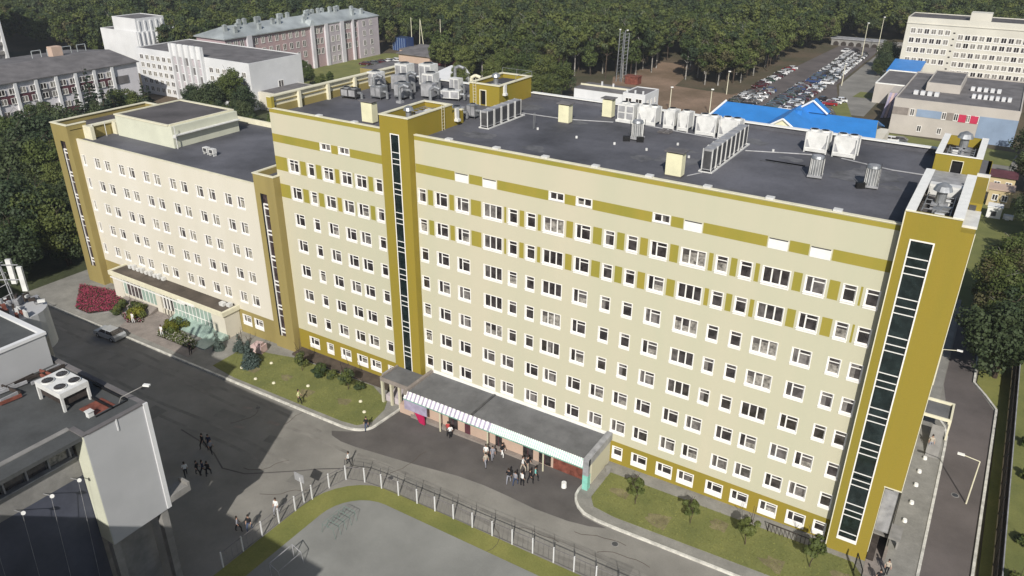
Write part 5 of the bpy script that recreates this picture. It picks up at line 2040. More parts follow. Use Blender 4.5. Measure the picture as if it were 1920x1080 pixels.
gable(11.6, 18.7, 15.2, 126.2, 9.9, 12.5, 129, 'blue_roof', 'blue faced back gable edged in white')
gable(5.6, 19.0, 12.5, 111.6, 6.6, 11.0, 127, 'shaft_cream', 'cream front gable of the blue roof')
b = MB()
b.tube((13.4, 121.5, 7.5), (13.4, 121.5, 11.2), .8, .8, n=10)
part('turret', b, 'blue_roof', BR)
# striped school at the right
SL = thing('school_building', 'low beige building with blue and red stripe at the right, behind the roof hut', 'building', (42, 180, .6))
block(SL, 28.4, 157, 55.6, 198, -.5, 9.0, 'wall_school', 'slate', 'wall_school', .3)
for x0, x1, mi in ((28.4, 32.0, 0), (33.9, 39.4, 1), (40.5, 42.2, 0), (47.6, 55.6, 2)):
    b = MB()
    b.box(x0, 156.93, 5.3 if mi < 2 else .8, x1, 157, 7.1)
    part('stripe', b, 'blue_panel' if mi else 'paving', SL)
for x0 in (43.2, 45.7):
    b = MB()
    b.box(x0, 156.9, 5.2, x0 + 1.6, 157, 7.0)
    part('panel', b, 'red_panel', SL)
simple_windows(SL, FRONT, 157, (32.9, 40.0, 42.6, 45.2, 47.0), (6.2,), .8, 1.5)
simple_windows(SL, FRONT, 157, (35.2, 39.7), (2.4,), .8, 1.3)
block(SL, 33.6, 171.5, 41.5, 192, 9.0, 11.0, 'wall_school', 'slate', 'wall_school', .2)
for k in range(5):
    b = MB()
    b.box(43.5 + k * 1.5, 178, 9.0, 44.4 + k * 1.5, 179.5, 9.9)
    part('skylight', b, 'wall_white', SL)
for k in range(7):
    b = MB()
    b.box(44.5 + k * 1.3, 168, 9.0, 45.3 + k * 1.3, 169.5, 9.9)
    part('skylight', b, 'wall_white', SL)
for k in range(4):
    b = MB()
    b.box(31.5 + k * 1.6, 165, 9.0, 32.5 + k * 1.6, 166.5, 9.9)
    part('skylight', b, 'wall_white', SL)
SW = thing('school_building', 'lower grey roofed part left of the striped beige building', 'building', (24, 195, .4))
block(SW, 18.6, 192, 28.4, 216, -.5, 5.8, 'wall_school', 'slate', 'white_paint', .3)
b = MB()
b.box(24.0, 180, -.5, 28.4, 192, 5.8)
part('wall', b, 'wall_school', SW)
b = MB()
for k in range(5):
    b.hexa([(24.2 + k * .75, 172 + k * .5, .6), (24.8 + k * .75, 172 + k * .5, .6), (24.8 + k * .75, 173 + k * .5, .6), (24.2 + k * .75, 173 + k * .5, .6),
            (25.2 + k * .6, 173, 7.2), (25.8 + k * .6, 173, 7.2), (25.8 + k * .6, 173.6, 7.2), (25.2 + k * .6, 173.6, 7.2)], k % 2)
single('sculpture', b, ['lilac_film', 'pink_banner'], 'tall pale lilac banner like structure left of the striped school', 'sculpture')
BU = thing('blue_roof_house', 'small white house with flat blue roof in front of the white hospital', 'house', (22, 226, .3))
b = MB()
b.box(18.0, 219, -.5, 26.5, 234, 5.0)
part('wall', b, 'wall_white', BU)
b = MB()
b.hexa([(17.6, 218.5, 5.0), (26.9, 218.5, 5.0), (26.9, 234.5, 6.4), (17.6, 234.5, 6.4), (17.6, 218.5, 5.3), (26.9, 218.5, 5.3), (26.9, 234.5, 6.7), (17.6, 234.5, 6.7)])
part('roof', b, 'blue_roof', BU)
HO = thing('white_hospital', 'big cream white five storey building with window rows in the top right corner', 'building', (45, 250, .5))
block(HO, 18.0, 242, 75, 257, -.5, 19.0, 'wall_hospital', 'roof_felt_brown', 'wall_hospital', .25)
b = MB()
b.box(17.9, 241.8, 17.2, 75, 242, 17.45)
part('cornice', b, 'wall_hospital', HO)
simple_windows(HO, FRONT, 242, ar(20.3, 30.6, 6), (15.0, 12.0, 8.9, 5.6), 1.35, 1.45, ('glass_dark', 'glass_mid', 'curtain', 'curtain'), .18)
simple_windows(HO, FRONT, 242, ar(34.6, 49.0, 8) + ar(51, 61, 6), (13.9, 11.4, 8.4, 5.4, 2.6), 1.4, 1.45, ('glass_dark', 'glass_mid', 'curtain', 'curtain'), .18)
b = MB()
b.box(36.0, 243, 19, 42.0, 248, 21.6)
part('roof_box', b, 'wall_hospital', HO)
for k in range(7):
    b = MB()
    b.box(32.3, 241.9, 3.5 + k * 1.9, 32.9, 242, 3.9 + k * 1.9)
    part('stair_window', b, 'glass_dark', HO)
# garages and the far gate
GA = thing('garage_row', 'low grey row of garages at the far end of the car park', 'garage', (-5, 303, 0))
b = MB()
b.box(-15.8, 300, -1, 4.4, 306, 2.4)
b.box(-16.2, 299.6, 2.4, 4.8, 306.4, 2.7, 1)
part('wall', b, ['concrete', 'machine_grey'], GA)
for k in range(6):
    b = MB()
    b.tube((-13.8 + k * 3.0, 299.95, .4), (-13.8 + k * 3.0, 300.0, .4), 1.1, n=14)
    part('door', b, 'wood_dark', GA)
b = MB()
b.box(6, 310, -.3, 17, 311, 1.2)
b.box(6, 309.8, 1.2, 17, 311.2, 1.5)
single('far_wall', b, 'concrete', 'low pale wall closing the far end of the road right of the garages', 'wall')
# yellow houses beyond the corner tower, white hut
YH = thing('yellow_house', 'small yellow house with brown roof beyond the corner tower', 'house', (54, 121, .8))
b = MB()
b.box(50.5, 116, 0, 57.2, 121, 4.4)
part('wall', b, 'wall_yellow', YH)
b = MB()
b.hexa([(50.2, 115.6, 4.4), (57.5, 115.6, 4.4), (57.5, 121.4, 4.4), (50.2, 121.4, 4.4), (50.2, 118.4, 5.2), (57.5, 118.4, 5.2), (57.5, 118.6, 5.2), (50.2, 118.6, 5.2)])
part('roof', b, 'maroon', YH)
simple_windows(YH, FRONT, 116, (51.6, 54.2, 56.2), (2.9,), .9, 1.1)
YH2 = thing('yellow_house', 'lower yellow house below the brown roofed one beyond the corner tower', 'house', (55, 110, .8))
b = MB()
b.box(53.2, 108, 0, 57.2, 112, 4.0)
b.box(53.0, 107.8, 4.0, 57.4, 112.2, 4.2, 1)
part('wall', b, ['wall_yellow', 'wall_peach'], YH2)
simple_windows(YH2, FRONT, 108, (54.4, 56.0), (2.6,), .8, 1.0)
b = MB()
b.box(53.7, 100.5, .5, 56.0, 103, 2.8)
b.box(53.6, 100.4, 2.8, 56.1, 103.1, 3.0)
b.box(54.4, 100.44, 1.3, 55.2, 100.5, 2.2, 1)
single('white_hut', b, ['white_paint', 'steel_dark'], 'small white hut with one dark window on the grass beyond the corner tower', 'hut')
b = MB()
b.box(56.4, 101, .6, 58.0, 102, 1.6)
b.box(56.8, 100.6, .6, 57.4, 101, 1.2)
single('bench', b, 'white_paint', 'white low block right of the small white hut', 'block')

# ------------------------------------------------------------------ cars


def car_meshes():
    b = MB()
    # hull: profile along x (length 4.3), side to side 1.7
    prof = [(-2.15, .28), (-2.2, .62), (-2.0, .86), (-1.1, .93), (1.15, .95), (1.95, .98), (2.15, .78), (2.15, .3)]
    hw = .86
    for k in range(len(prof) - 1):
        (x0, z0), (x1, z1) = prof[k], prof[k + 1]
        b.face([(x0, -hw, z0), (x1, -hw, z1), (x1, hw, z1), (x0, hw, z0)])
    for s in (-hw, hw):
        b.face([(x, s, z) for x, z in prof][::(1 if s > 0 else -1)])
    # roof
    b.hexa([(-.55, -.66, 1.38), (1.2, -.66, 1.38), (1.2, .66, 1.38), (-.55, .66, 1.38), (-.45, -.6, 1.44), (1.1, -.6, 1.44), (1.1, .6, 1.44), (-.45, .6, 1.44)])
    for x, xt in ((.28, .3),):
        for s in (-1, 1):
            b.hexa([(x, s * .80, .94), (x + .1, s * .80, .94), (x + .1, s * .84, .94), (x, s * .84, .94), (xt, s * .66, 1.4), (xt + .1, s * .66, 1.4), (xt + .1, s * .69, 1.4), (xt, s * .69, 1.4)])
    body = b
    g = MB()
    g.hexa([(-1.15, -.80, .93), (1.85, -.80, .96), (1.85, .80, .96), (-1.15, .80, .93), (-.5, -.65, 1.39), (1.2, -.65, 1.39), (1.2, .65, 1.39), (-.5, .65, 1.39)])
    wv = MB()
    wv.tube((0, -.1, 0), (0, .1, 0), .32, n=12)
    wv.tube((0, -.11, 0), (0, .11, 0), .18, n=8, m=1)
    l = MB()
    l.box(-2.22, -.12, -.07, -2.16, .16, .07)
    return body, g.mesh('window_band', ['glass_dark']), wv.mesh('wheel', ['tyre', 'machine_grey']), l.mesh('headlight', ['frame_white'])


CB, CG, CWH, CHL = car_meshes()
CBODY = {c: CB.mesh('body', ['car_' + c]) for c in ('black', 'white', 'silver', 'grey', 'red', 'blue', 'green', 'maroon')}


def car(x, y, rz, c, label, group, z=None, scale=1.0):
    o = thing('parked_car', label, 'car', (x, y, gz(x) + .02 if z is None else z), group, rz)
    for nme, me, loc in (('body', CBODY[c], (0, 0, 0)), ('window_band', CG, (0, 0, 0)), ('wheel', CWH, (-1.35, -.78, .32)), ('wheel', CWH, (-1.35, .78, .32)), ('wheel', CWH, (1.35, -.78, .32)),
                         ('wheel', CWH, (1.35, .78, .32)), ('headlight', CHL, (0, -.62, .66)), ('headlight', CHL, (0, .6, .66))):
        q = bpy.data.objects.new(nme, me)
        COL.objects.link(q)
        q.parent = o
        q.location = loc
    if scale != 1:
        o.scale = (scale,) * 3
    return o


ORD = ['first', 'second', 'third', 'fourth', 'fifth', 'sixth', 'seventh', 'eighth', 'ninth', 'tenth', 'eleventh', 'twelfth', 'thirteenth', 'fourteenth', 'fifteenth', 'sixteenth', 'seventeenth', 'eighteenth',
       'nineteenth', 'twentieth', 'twenty first', 'twenty second', 'twenty third', 'twenty fourth', 'twenty fifth', 'twenty sixth', 'twenty seventh', 'twenty eighth', 'twenty ninth', 'thirtieth',
       'thirty first', 'thirty second', 'thirty third', 'thirty fourth', 'thirty fifth', 'thirty sixth', 'thirty seventh', 'thirty eighth', 'thirty ninth', 'fortieth']
rc = random.Random(21)
CARS = []


def car_row(pts, colors, where, group, rz):
    for k, (x, y) in enumerate(pts):
        c = colors(k)
        car(x + rc.uniform(-.25, .25), y + rc.uniform(-.15, .15), rz + rc.uniform(-.05, .05) + (math.pi if rc.random() < .4 else 0), c, '%s car, %s from the blue roof, %s' % (c, ORD[k], where), group)


cdark = lambda k: rc.choice(['black', 'grey', 'black', 'silver', 'grey', 'maroon', 'green', 'blue'])
cmix = lambda k: rc.choice(['white', 'silver', 'black', 'grey', 'white', 'maroon'])
cwhite = lambda k: rc.choice(['white', 'white', 'silver', 'white', 'silver', 'black', 'white'])
car_row([(-15.6 + .045 * k, 166 + 2.65 * k) for k in range(9)], lambda k: ['black', 'green', 'grey', 'black', 'white', 'white', 'silver', 'grey', 'maroon'][k], 'row beside the woods', 'cars parked beside the woods', .25)
car_row([(-11.2, 170.5 + 2.7 * k) for k in range(9)], lambda k: ['black', 'grey', 'white', 'silver', 'white', 'grey', 'maroon', 'silver', 'blue'][k], 'short second row by the woods', 'cars in the short second row by the woods', .25)
car_row([(-15.9 + .055 * k, 197 + 3.0 * k) for k in range(13)], lambda k: ['maroon', 'maroon', 'white', 'green', 'white', 'white', 'maroon', 'black', 'white', 'white', 'silver', 'red', 'white'][k], 'far stretch beside the woods', 'cars parked far along the woods', .9)
for j, x0 in enumerate((-4.4, .0)):
    n_ = 15
    car_row([(x0 + (.15 if j else .05) * k * .3, 168 + 2.75 * k) for k in range(n_)], cdark if j == 0 else cmix, ['left middle row, near half', 'right middle row, near half'][j], 'cars in the middle rows of the car park', .15)
    car_row([(x0 + 1.2 - .02 * k, 213 + 2.8 * k) for k in range(24)], (cdark if j == 0 else cmix) if False else (lambda k: cdark(k) if k < 6 and j == 0 else cwhite(k)), ['left middle row, far half', 'right middle row, far half'][j], 'cars in the far half of the car park', .1)
car_row([(-6.5 + 2.9 * k, 283 + k) for k in range(2)], cwhite, 'far end by the garages', 'cars by the garages', 1.2)
for k, (x, y, c, rz, w_) in enumerate(((6.2, 175, 'maroon', 0, 'lone maroon car standing between the car rows and the grass wedge'), (8.2, 168, 'blue', .3, 'dark blue car in the near cluster left of the grass wedge'), (9.2, 165.2, 'black', .3, 'black car in the near cluster left of the grass wedge'),
                                       (9.6, 161.5, 'white', .2, 'white car closest to the blue roof left of the grass wedge'), (7.0, 165.0, 'grey', .3, 'grey car in the near cluster left of the grass wedge'), (10.2, 170.5, 'grey', .3, 'second grey car in the near cluster, beside the grass wedge'),
                                       (9.0, 181.5, 'red', .1, 'bright red car beside the grass wedge'), (9.6, 184.5, 'white', .1, 'white car behind the bright red one'), (10.5, 187.5, 'white', .2, 'second white car behind the bright red one'), (5.8, 186, 'black', 1.4, 'black car parked across, left of the bright red one'),
                                       (-8, 163.5, 'black', .2, 'black car half hidden by the blue roof'), (-5, 163.2, 'silver', .2, 'silver car half hidden by the blue roof'))):
    car(x, y, rz, c, w_, 'cars near the blue roof')
for k in range(6):
    car(-154 + k * 1.2, 165 + 3.0 * k, .2, cmix(k), '%s of six cars in the yard of the brick house, counted from the kiosk side' % ORD[k], 'cars in the yard of the brick house')
car(-147.5, 176.0, .1, 'white', 'white car standing left of the peach house', 'cars in the yard of the brick house')
# the van on the street in the shade
car(-42.5, -10.95, 0.06, 'silver', 'silver estate car standing in the shaded street by the plaza kerb', 'cars on the street', scale=1.02)
for k, (x, y) in enumerate(((30.2, 147.5), (32.0, 148.2))):
    car(x, y, 0, ('white', 'grey')[k], ['white car on the grass before the striped building', 'grey car on the grass before the striped building'][k], 'cars before the striped building')

# ------------------------------------------------------------------ trees


def crown_mesh(name, seed, H, rx, z0, nleaf, leaf, blobs, mats, shape='round'):
    rg = np.random.default_rng(seed)
    C = []
    if shape == 'cone':
        for k in range(blobs):
            t = (k + .5) / blobs
            z = z0 + (H - z0) * t
            r = rx * (1 - t) ** .85
            for a in rg.uniform(0, 2 * np.pi, max(2, int(7 * (1 - t)) + 1)):
                C.append((r * .62 * np.cos(a), r * .62 * np.sin(a), z, r * .45 + .15, .28))
    else:
        for k in range(blobs):
            u = rg.normal(size=3)
            u /= np.linalg.norm(u)
            rr = rg.uniform(.35, .85)
            zc = (H + z0) / 2
            hz = (H - z0) / 2
            wob = .75 + .45 * rg.random()
            C.append((u[0] * rx * rr * wob, u[1] * rx * rr * wob, zc + u[2] * hz * rr, rx * rg.uniform(.22, .42), .8 if shape == 'round' else 1.25))
    C = np.array(C)
    pick = rg.choice(len(C), nleaf, p=C[:, 3] ** 1.7 / (C[:, 3] ** 1.7).sum())
    d = rg.normal(size=(nleaf, 3))
    d /= np.linalg.norm(d, axis=1)[:, None]
    rad = C[pick, 3] * rg.uniform(.62, 1.08, nleaf)
    P = C[pick, :3] + d * rad[:, None] * np.stack([np.ones(nleaf), np.ones(nleaf), C[pick, 4]], 1)
    if shape == 'cone':
        P[:, 2] -= .25 * np.hypot(P[:, 0], P[:, 1])
    P[:, 2] = np.maximum(P[:, 2], z0 * .7)
    nrm = d + rg.normal(size=(nleaf, 3)) * .55 + np.array([0, 0, .35])
    nrm /= np.linalg.norm(nrm, axis=1)[:, None]
    t1 = np.cross(nrm, rg.normal(size=(nleaf, 3)))
    t1 /= np.linalg.norm(t1, axis=1)[:, None]
    t2 = np.cross(nrm, t1)
    s1 = leaf * rg.uniform(.6, 1.25, nleaf)[:, None]
    s2 = s1 * rg.uniform(.55, .9, nleaf)[:, None]
    V = np.empty((nleaf * 4, 3))
    V[0::4] = P - t1 * s1
    V[1::4] = P + t2 * s2 + nrm * s1 * .15
    V[2::4] = P + t1 * s1
    V[3::4] = P - t2 * s2 + nrm * s1 * .15
    me = bpy.data.meshes.new(name)
    me.vertices.add(nleaf * 4)
    me.vertices.foreach_set('co', V.ravel())
    me.loops.add(nleaf * 4)
    me.loops.foreach_set('vertex_index', np.arange(nleaf * 4))
    me.polygons.add(nleaf)
    me.polygons.foreach_set('loop_start', np.arange(nleaf) * 4)
    me.polygons.foreach_set('loop_total', np.full(nleaf, 4))
    for q in mats:
        me.materials.append(M[q])
    if len(mats) > 1:
        bm_ = rg.integers(0, len(mats), len(C))
        me.polygons.foreach_set('material_index', bm_[pick].astype(np.int32))
    me.update()
    return me


def trunk_mesh(name, seed, H, r, bare, mt_, spread=1.6):
    rd = random.Random(seed)
    b = MB()
    p = Vector((0, 0, -.4))
    n = 5
    for k in range(n):
        q = Vector((rd.uniform(-.15, .15) * k, rd.uniform(-.15, .15) * k, H * .92 * (k + 1) / n))
        b.tube(p, q, r * (1 - .85 * k / n), r * (1 - .85 * (k + 1) / n), n=7, caps=False)
        if k >= 1:
            for j in range(2):
                a = rd.uniform(0, 6.28)
                e = q + Vector((math.cos(a) * spread, math.sin(a) * spread, rd.uniform(.6, 1.6)))
                b.tube(q, e, r * (1 - .85 * (k + 1) / n) * .6 + .015, .02, n=5, caps=False)
        p = q
    return b.mesh(name, [mt_])


TK = []   # forest kinds: crown, trunk, adjective
for k, (rx, H, z0, mats, adj, nl) in enumerate(((3.4, 15, 4.0, ['leaf', 'leaf_dark'], 'dark green', 2600), (3.9, 14, 3.5, ['leaf', 'leaf', 'leaf_bright'], 'mid green', 2600), (3.0, 16.5, 5.0, ['leaf_dark', 'leaf'], 'tall dark', 2400),
                                                (3.6, 13, 3.0, ['leaf_olive', 'leaf'], 'olive brown', 2400), (4.2, 13.5, 3.2, ['leaf_bright', 'leaf'], 'bright green', 2800), (3.2, 15.5, 5.0, ['leaf', 'leaf_dark', 'leaf_olive'], 'narrow green', 2400))):
    TK.append((crown_mesh('crown', 100 + k, H, rx, z0, nl, .36, 34, mats, 'round' if k != 2 else 'tall'), trunk_mesh('trunk', 50 + k, H, .22, z0, 'bark' if k % 3 else 'bark_pale'), adj, H))


def tree(x, y, kind, s, label, group, rz=None, name='tree', cat='tree', sz=None, z=None):
    cr, tr = kind[0], kind[1]
    o = thing(name, label, cat, (x, y, gz(x) if z is None else z), group, rt.uniform(0, 6.28) if rz is None else rz)
    o.scale = (s, s, sz or s)
    for nme, me in (('crown', cr), ('trunk', tr)):
        q = bpy.data.objects.new(nme, me)
        COL.objects.link(q)
        q.parent = o
    return o


rt = random.Random(3)


def inside(x, y):
    """where woods stand"""
    if y < 120 or y > 560:
        return None
    if x < -203:
        return 'woods at upper left' if y > 105 else None
    if x < -165:
        return 'woods behind the long brick house' if y > 194 else None
    if x < -122:
        return 'woods beyond the blue container' if y > 209 else None
    if x < -91:
        return 'woods behind the low houses' if y > 160 + (x + 122) * -.1 else None
    if x < -63:
        return 'woods left of the steel chimneys' if y > 172 + (x + 91) * .55 else None
    if x < -56:
        return 'woods behind the steel chimneys' if y > 190 else None
    if x < -48:
        return 'woods behind the clearing' if y > 232 else None
    if x < -21.5:
        return 'woods along the car park' if y > 190 + (-24 - x) * .15 + max(0, x + 27) * 1.2 else None
    if x < -15.5:
        return 'woods along the car park' if y > 240 + (x + 21.5) * 9 else None
    if x < 6:
        return 'woods behind the garages' if y > 313 else None
    if x < 18:
        return 'woods at the end of the school road' if y > 318 else None
    return 'woods behind the white hospital' if y > 272 else None


def cproj(x, y, z):
    v = (x - 51.586, y + 60.26, z - 51.788)
    q = [sum(a * c for a, c in zip(r_, v)) for r_ in RW]
    if q[2] <= 1:
        return None
    return 960 + 1471.3 * q[0] / q[2], 540 + 1471.3 * q[1] / q[2], q[2]


cand = []
STEP = 5.6
ny = int(440 / STEP)
for j in range(ny):
    y = 120 + j * STEP
    for i in range(int(520 / STEP)):
        x = -440 + i * STEP + (STEP / 2 if j % 2 else 0)
        xx, yy = x + rt.uniform(-2.3, 2.3), y + rt.uniform(-2.3, 2.3)
        zone = inside(xx, yy)
        if not zone:
            continue
        p = cproj(xx, yy, 14)
        p0 = cproj(xx, yy, 0)
        if not p or not (-90 < p[0] < 2010) or p[1] < -260:
            continue
        cand.append((p[2], xx, yy, zone, p))
cand.sort()
named, rest = [], []
for c in cand:
    (named if len(named) < 190 and c[4][1] > -60 and 0 < c[4][0] < 1920 else rest).append(c)
for d_, x, y, zone, p in named:
    k = rt.choice([0, 0, 1, 1, 2, 3, 4, 5]) if x > -200 else rt.choice([0, 2, 3, 3, 5, 1])
    if 'brick' in zone or 'container' in zone:
        k = rt.choice([1, 4, 0, 1])
    s = rt.choice([rt.uniform(.62, .9), rt.uniform(.85, 1.1), rt.uniform(1.0, 1.3)])
    siz = 'small' if s < .88 else ('big' if s > 1.06 else 'middling')
    tree(x, y, TK[k], s, '%s %s tree at the edge of the %s' % (siz, TK[k][2], zone), '%s %s trees, %s' % (siz, TK[k][2], zone), sz=s * rt.uniform(.9, 1.15))
# the rest of the woods: one object, instanced by geometry nodes
proto = [next(o for o in bpy.data.objects if o.data is tk[0]) for tk in TK]
me = bpy.data.meshes.new('woods')
me.from_pydata([(x, y, gz(x)) for _, x, y, _, _ in rest], [], [])
for an, vals, ty in (('kind', [rt.randrange(6) for _ in rest], 'INT'), ('spin', [rt.uniform(0, 6.28) for _ in rest], 'FLOAT'), ('size', [rt.choice([rt.uniform(.65, .9), rt.uniform(.85, 1.1), rt.uniform(1.0, 1.32)]) for _ in rest], 'FLOAT')):
    at = me.attributes.new(an, ty, 'POINT')
    at.data.foreach_set('value', vals)
wo = bpy.data.objects.new('woods', me)
COL.objects.link(wo)
wo['kind'] = 'stuff'
wo['label'] = 'dense mixed woods filling the top of the picture'
ng = bpy.data.node_groups.new('woods', 'GeometryNodeTree')
ng.interface.new_socket('Geometry', in_out='INPUT', socket_type='NodeSocketGeometry')
ng.interface.new_socket('Geometry', in_out='OUTPUT', socket_type='NodeSocketGeometry')
N, Lk = ng.nodes, ng.links
gi, go = N.new('NodeGroupInput'), N.new('NodeGroupOutput')
jn = N.new('GeometryNodeJoinGeometry')


def attr(nm, ty):
    a = N.new('GeometryNodeInputNamedAttribute')
    a.data_type = ty
    a.inputs[0].default_value = nm
    return a.outputs[0]


ak, asp, asz = attr('kind', 'INT'), attr('spin', 'FLOAT'), attr('size', 'FLOAT')
cx_ = N.new('ShaderNodeCombineXYZ')
Lk.new(asp, cx_.inputs[2])
for k in range(6):
    cmp_ = N.new('FunctionNodeCompare')
    cmp_.data_type = 'INT'
    cmp_.operation = 'EQUAL'
    Lk.new(ak, cmp_.inputs[2])
    cmp_.inputs[3].default_value = k
    oi = N.new('GeometryNodeObjectInfo')
    oi.inputs[0].default_value = proto[k]
    oi.transform_space = 'ORIGINAL'
    ip = N.new('GeometryNodeInstanceOnPoints')
    Lk.new(gi.outputs[0], ip.inputs['Points'])
    Lk.new(cmp_.outputs[0], ip.inputs['Selection'])
    Lk.new(oi.outputs['Geometry'], ip.inputs['Instance'])
    Lk.new(cx_.outputs[0], ip.inputs['Rotation'])
    Lk.new(asz, ip.inputs['Scale'])
    Lk.new(ip.outputs[0], jn.inputs[0])
Lk.new(jn.outputs[0], go.inputs[0])
md = wo.modifiers.new('woods', 'NODES')
md.node_group = ng

# nearer trees, one by one
NK = [(crown_mesh('crown', 201, 12, 4.6, 2.0, 9000, .23, 60, ['leaf', 'leaf', 'leaf_dark']), trunk_mesh('trunk', 201, 12, .26, 3, 'bark'), '', 12),
      (crown_mesh('crown', 202, 13, 4.0, 1.6, 9000, .22, 56, ['leaf_bright', 'leaf']), trunk_mesh('trunk', 202, 13, .24, 3, 'bark'), '', 13),
      (crown_mesh('crown', 203, 14, 3.4, 2.2, 8500, .2, 60, ['leaf', 'leaf_olive'], 'tall'), trunk_mesh('trunk', 203, 14, .2, 3, 'bark_pale'), '', 14),
      (crown_mesh('crown', 204, 11, 4.8, 1.2, 9000, .24, 60, ['leaf_dark']), trunk_mesh('trunk', 204, 11, .3, 3, 'bark'), '', 11)]
CK = (crown_mesh('crown', 301, 13, 2.5, 1.0, 6500, .22, 17, ['needle'], 'cone'), trunk_mesh('trunk', 301, 13, .2, 1, 'bark', .5), '', 13)
BS = (crown_mesh('crown', 302, 3.4, 1.15, .15, 3600, .1, 11, ['needle_blue'], 'cone'), trunk_mesh('trunk', 302, 3.4, .07, 1, 'bark', .3), '', 3.4)
YT = (crown_mesh('crown', 303, 3.3, .95, .9, 900, .13, 14, ['leaf']), trunk_mesh('trunk', 303, 3.2, .05, 1, 'bark', .5), '', 3.3)
YP = (crown_mesh('crown', 305, 3.0, .9, .3, 1300, .11, 16, ['leaf_dark', 'leaf']), trunk_mesh('trunk', 305, 3.0, .05, 1, 'bark', .5), '', 3.0)
SH = (crown_mesh('crown', 304, 1.9, 1.2, .1, 2600, .11, 18, ['leaf_dark', 'leaf']), trunk_mesh('trunk', 304, 1.6, .05, 1, 'bark', .4), '', 1.9)
YS = (crown_mesh('crown', 306, 1.7, 1.3, .1, 2600, .11, 18, ['leaf_yellow', 'leaf_yellow', 'leaf_bright']), trunk_mesh('trunk', 306, 1.5, .05, 1, 'bark', .4), '', 1.7)

NEAR = [  # x, y, kind, height, label
    (62.0, 57, 0, 10, 'leafy tree at the right edge halfway along the fence'),
    (62.5, 67, 1, 11, 'bright leafy tree at the right edge behind the fence end'),
    (-76.8, 0.8, 0, 13, 'big drooping tree at the left edge beside the antenna mast'),
    (-79.5, -1.3, 3, 14, 'dark tree at the left edge behind the big drooping one'),
    (-70.4, -0.2, 0, 10, 'lower tree between the drooping tree and the wing stair tower'),
    (-69.7, -7.9, 3, 10, 'low dark tree at the left edge above the antenna mast'),
    (-100.4, 15.6, 1, 14, 'bright green tree left of the wing stair tower'),
    (-95.9, 14.9, 1, 10, 'second bright green tree touching the wing stair tower'),
    (-103.6, 11.9, 3, 14, 'dark tree at the left edge beside the bright green one'),
    (-118.2, 23.2, 3, 15, 'broad dark tree behind the bright green one at left'),
    (-126.9, 32.5, 3, 14, 'dark tree above the wing stair tower in front of the lilac building'),
    (-131.8, 25.2, 0, 13, 'tree at the left edge just below the lilac building'),
    (-117.0, 19.8, 3, 13, 'dark tree between lilac building and bright green tree'),
    (-120.5, 31.9, 3, 13, 'dark tree behind the top of the wing stair tower'),
    (-157.4, 45.1, 0, 9, 'small tree in front of the maroon panels, left one'),
    (-145.4, 60.0, 0, 11, 'leafy tree between the dark conifers'),
    (-142.8, 61.7, 1, 10, 'lighter leafy tree right of the middle conifers'),
    (-144.0, 60.4, 3, 9, 'low dark tree below the middle conifers'),
    (-142.6, 52.4, 3, 9, 'low dark tree below the left conifers'),
    (-141.8, 63.3, 0, 9, 'low tree left of the right hand conifers'),
    (-133.8, 86.6, 1, 13, 'broad tree in front of the right half of the white office building'),
    (-134.3, 79.8, 3, 10, 'dark round tree left of the broad one at the white office building'),
    (-144.7, 82.2, 3, 8, 'small dark tree at the lilac ribs of the white office building'),
    (-125.8, 84.8, 3, 9, 'dark tree right of the broad one at the white office building'),
    (-135.9, 84.1, 0, 10, 'tree close behind the broad one at the white office building'),
    (-132.0, 86.8, 0, 7, 'low tree at the right foot of the broad one'),
    (-149.8, 128.5, 0, 8, 'tree between white office building and kiosk'),
    (-144.0, 127.0, 1, 7, 'leafy tree left of the red roofed kiosk'),
    (-132.6, 120.6, 1, 6, 'low tree just below the red roofed kiosk'),
    (-137.4, 129.4, 1, 5, 'bush like tree right of the kiosk'),
    (57.2, 58, 2, 12, 'tallest birch like tree beside the side road'),
    (56.3, 54.3, 2, 10.5, 'birch like tree nearest to the corner tower'),
    (60.0, 62.3, 0, 10, 'leafy tree at the right edge behind the birch like ones'),
    (57.0, 47, 2, 11, 'birch like tree in the middle of the clump beside the side road'),
    (59.5, 47, 0, 11, 'leafy tree in the middle of the clump at the right edge'),
    (56.8, 42, 2, 9, 'lower birch like tree leaning over the side road'),
    (58.2, 40, 2, 9.5, 'nearest birch like tree beside the side road'),
    (58.5, 38.7, 3, 11, 'dark tree at the right edge beside the nearest birch like one'),
    (60.5, 142, 3, 12, 'dark tree at the right edge above the striped building corner'),
    (61.5, 119.6, 3, 12, 'dark tree at the right corner of the striped building'),
    (62, 101, 3, 11, 'dark tree right of the brown roofed yellow house'),
    (61.5, 90.6, 3, 10, 'dark tree right of the lower yellow house'),
    (61.5, 76, 0, 10, 'leafy tree at the right edge beyond the white hut'),
    (13.8, 237.3, 3, 8, 'dark tree left of the white hospital'),
    (12.7, 251.2, 3, 10, 'dark tree behind the left corner of the white hospital'),
    (12.8, 236.0, 0, 6, 'low tree at the end of the school road'),
    (-100.5, 153.7, 1, 13, 'bright tree left of the roof hut with the black door'),
    (-103.9, 169.5, 1, 13, 'tall bright green tree behind the roof hut'),
    (-86.3, 155.5, 1, 13, 'bright green tree right behind the roof hut'),
    (-77.7, 154.3, 0, 13, 'green tree right of the roof hut'),
    (-70.2, 152.8, 0, 13, 'green tree at the back parapet left of the small white block'),
    (-62.7, 150.9, 0, 12, 'green tree beside the roofs of the small white block'),
    (-67.9, 142.7, 1, 10, 'lower bright tree right of the roof hut'),
    (-62.5, 144.3, 0, 9, 'lower green tree by the back parapet'),
    (-93.0, 140.7, 1, 10, 'lower bright tree at the flat building end wall'),
    (-85.0, 147.3, 1, 11, 'lower bright tree behind the roof hut'),
    (-74.3, 144.1, 0, 10, 'lower green tree behind the right side of the roof hut'),
]
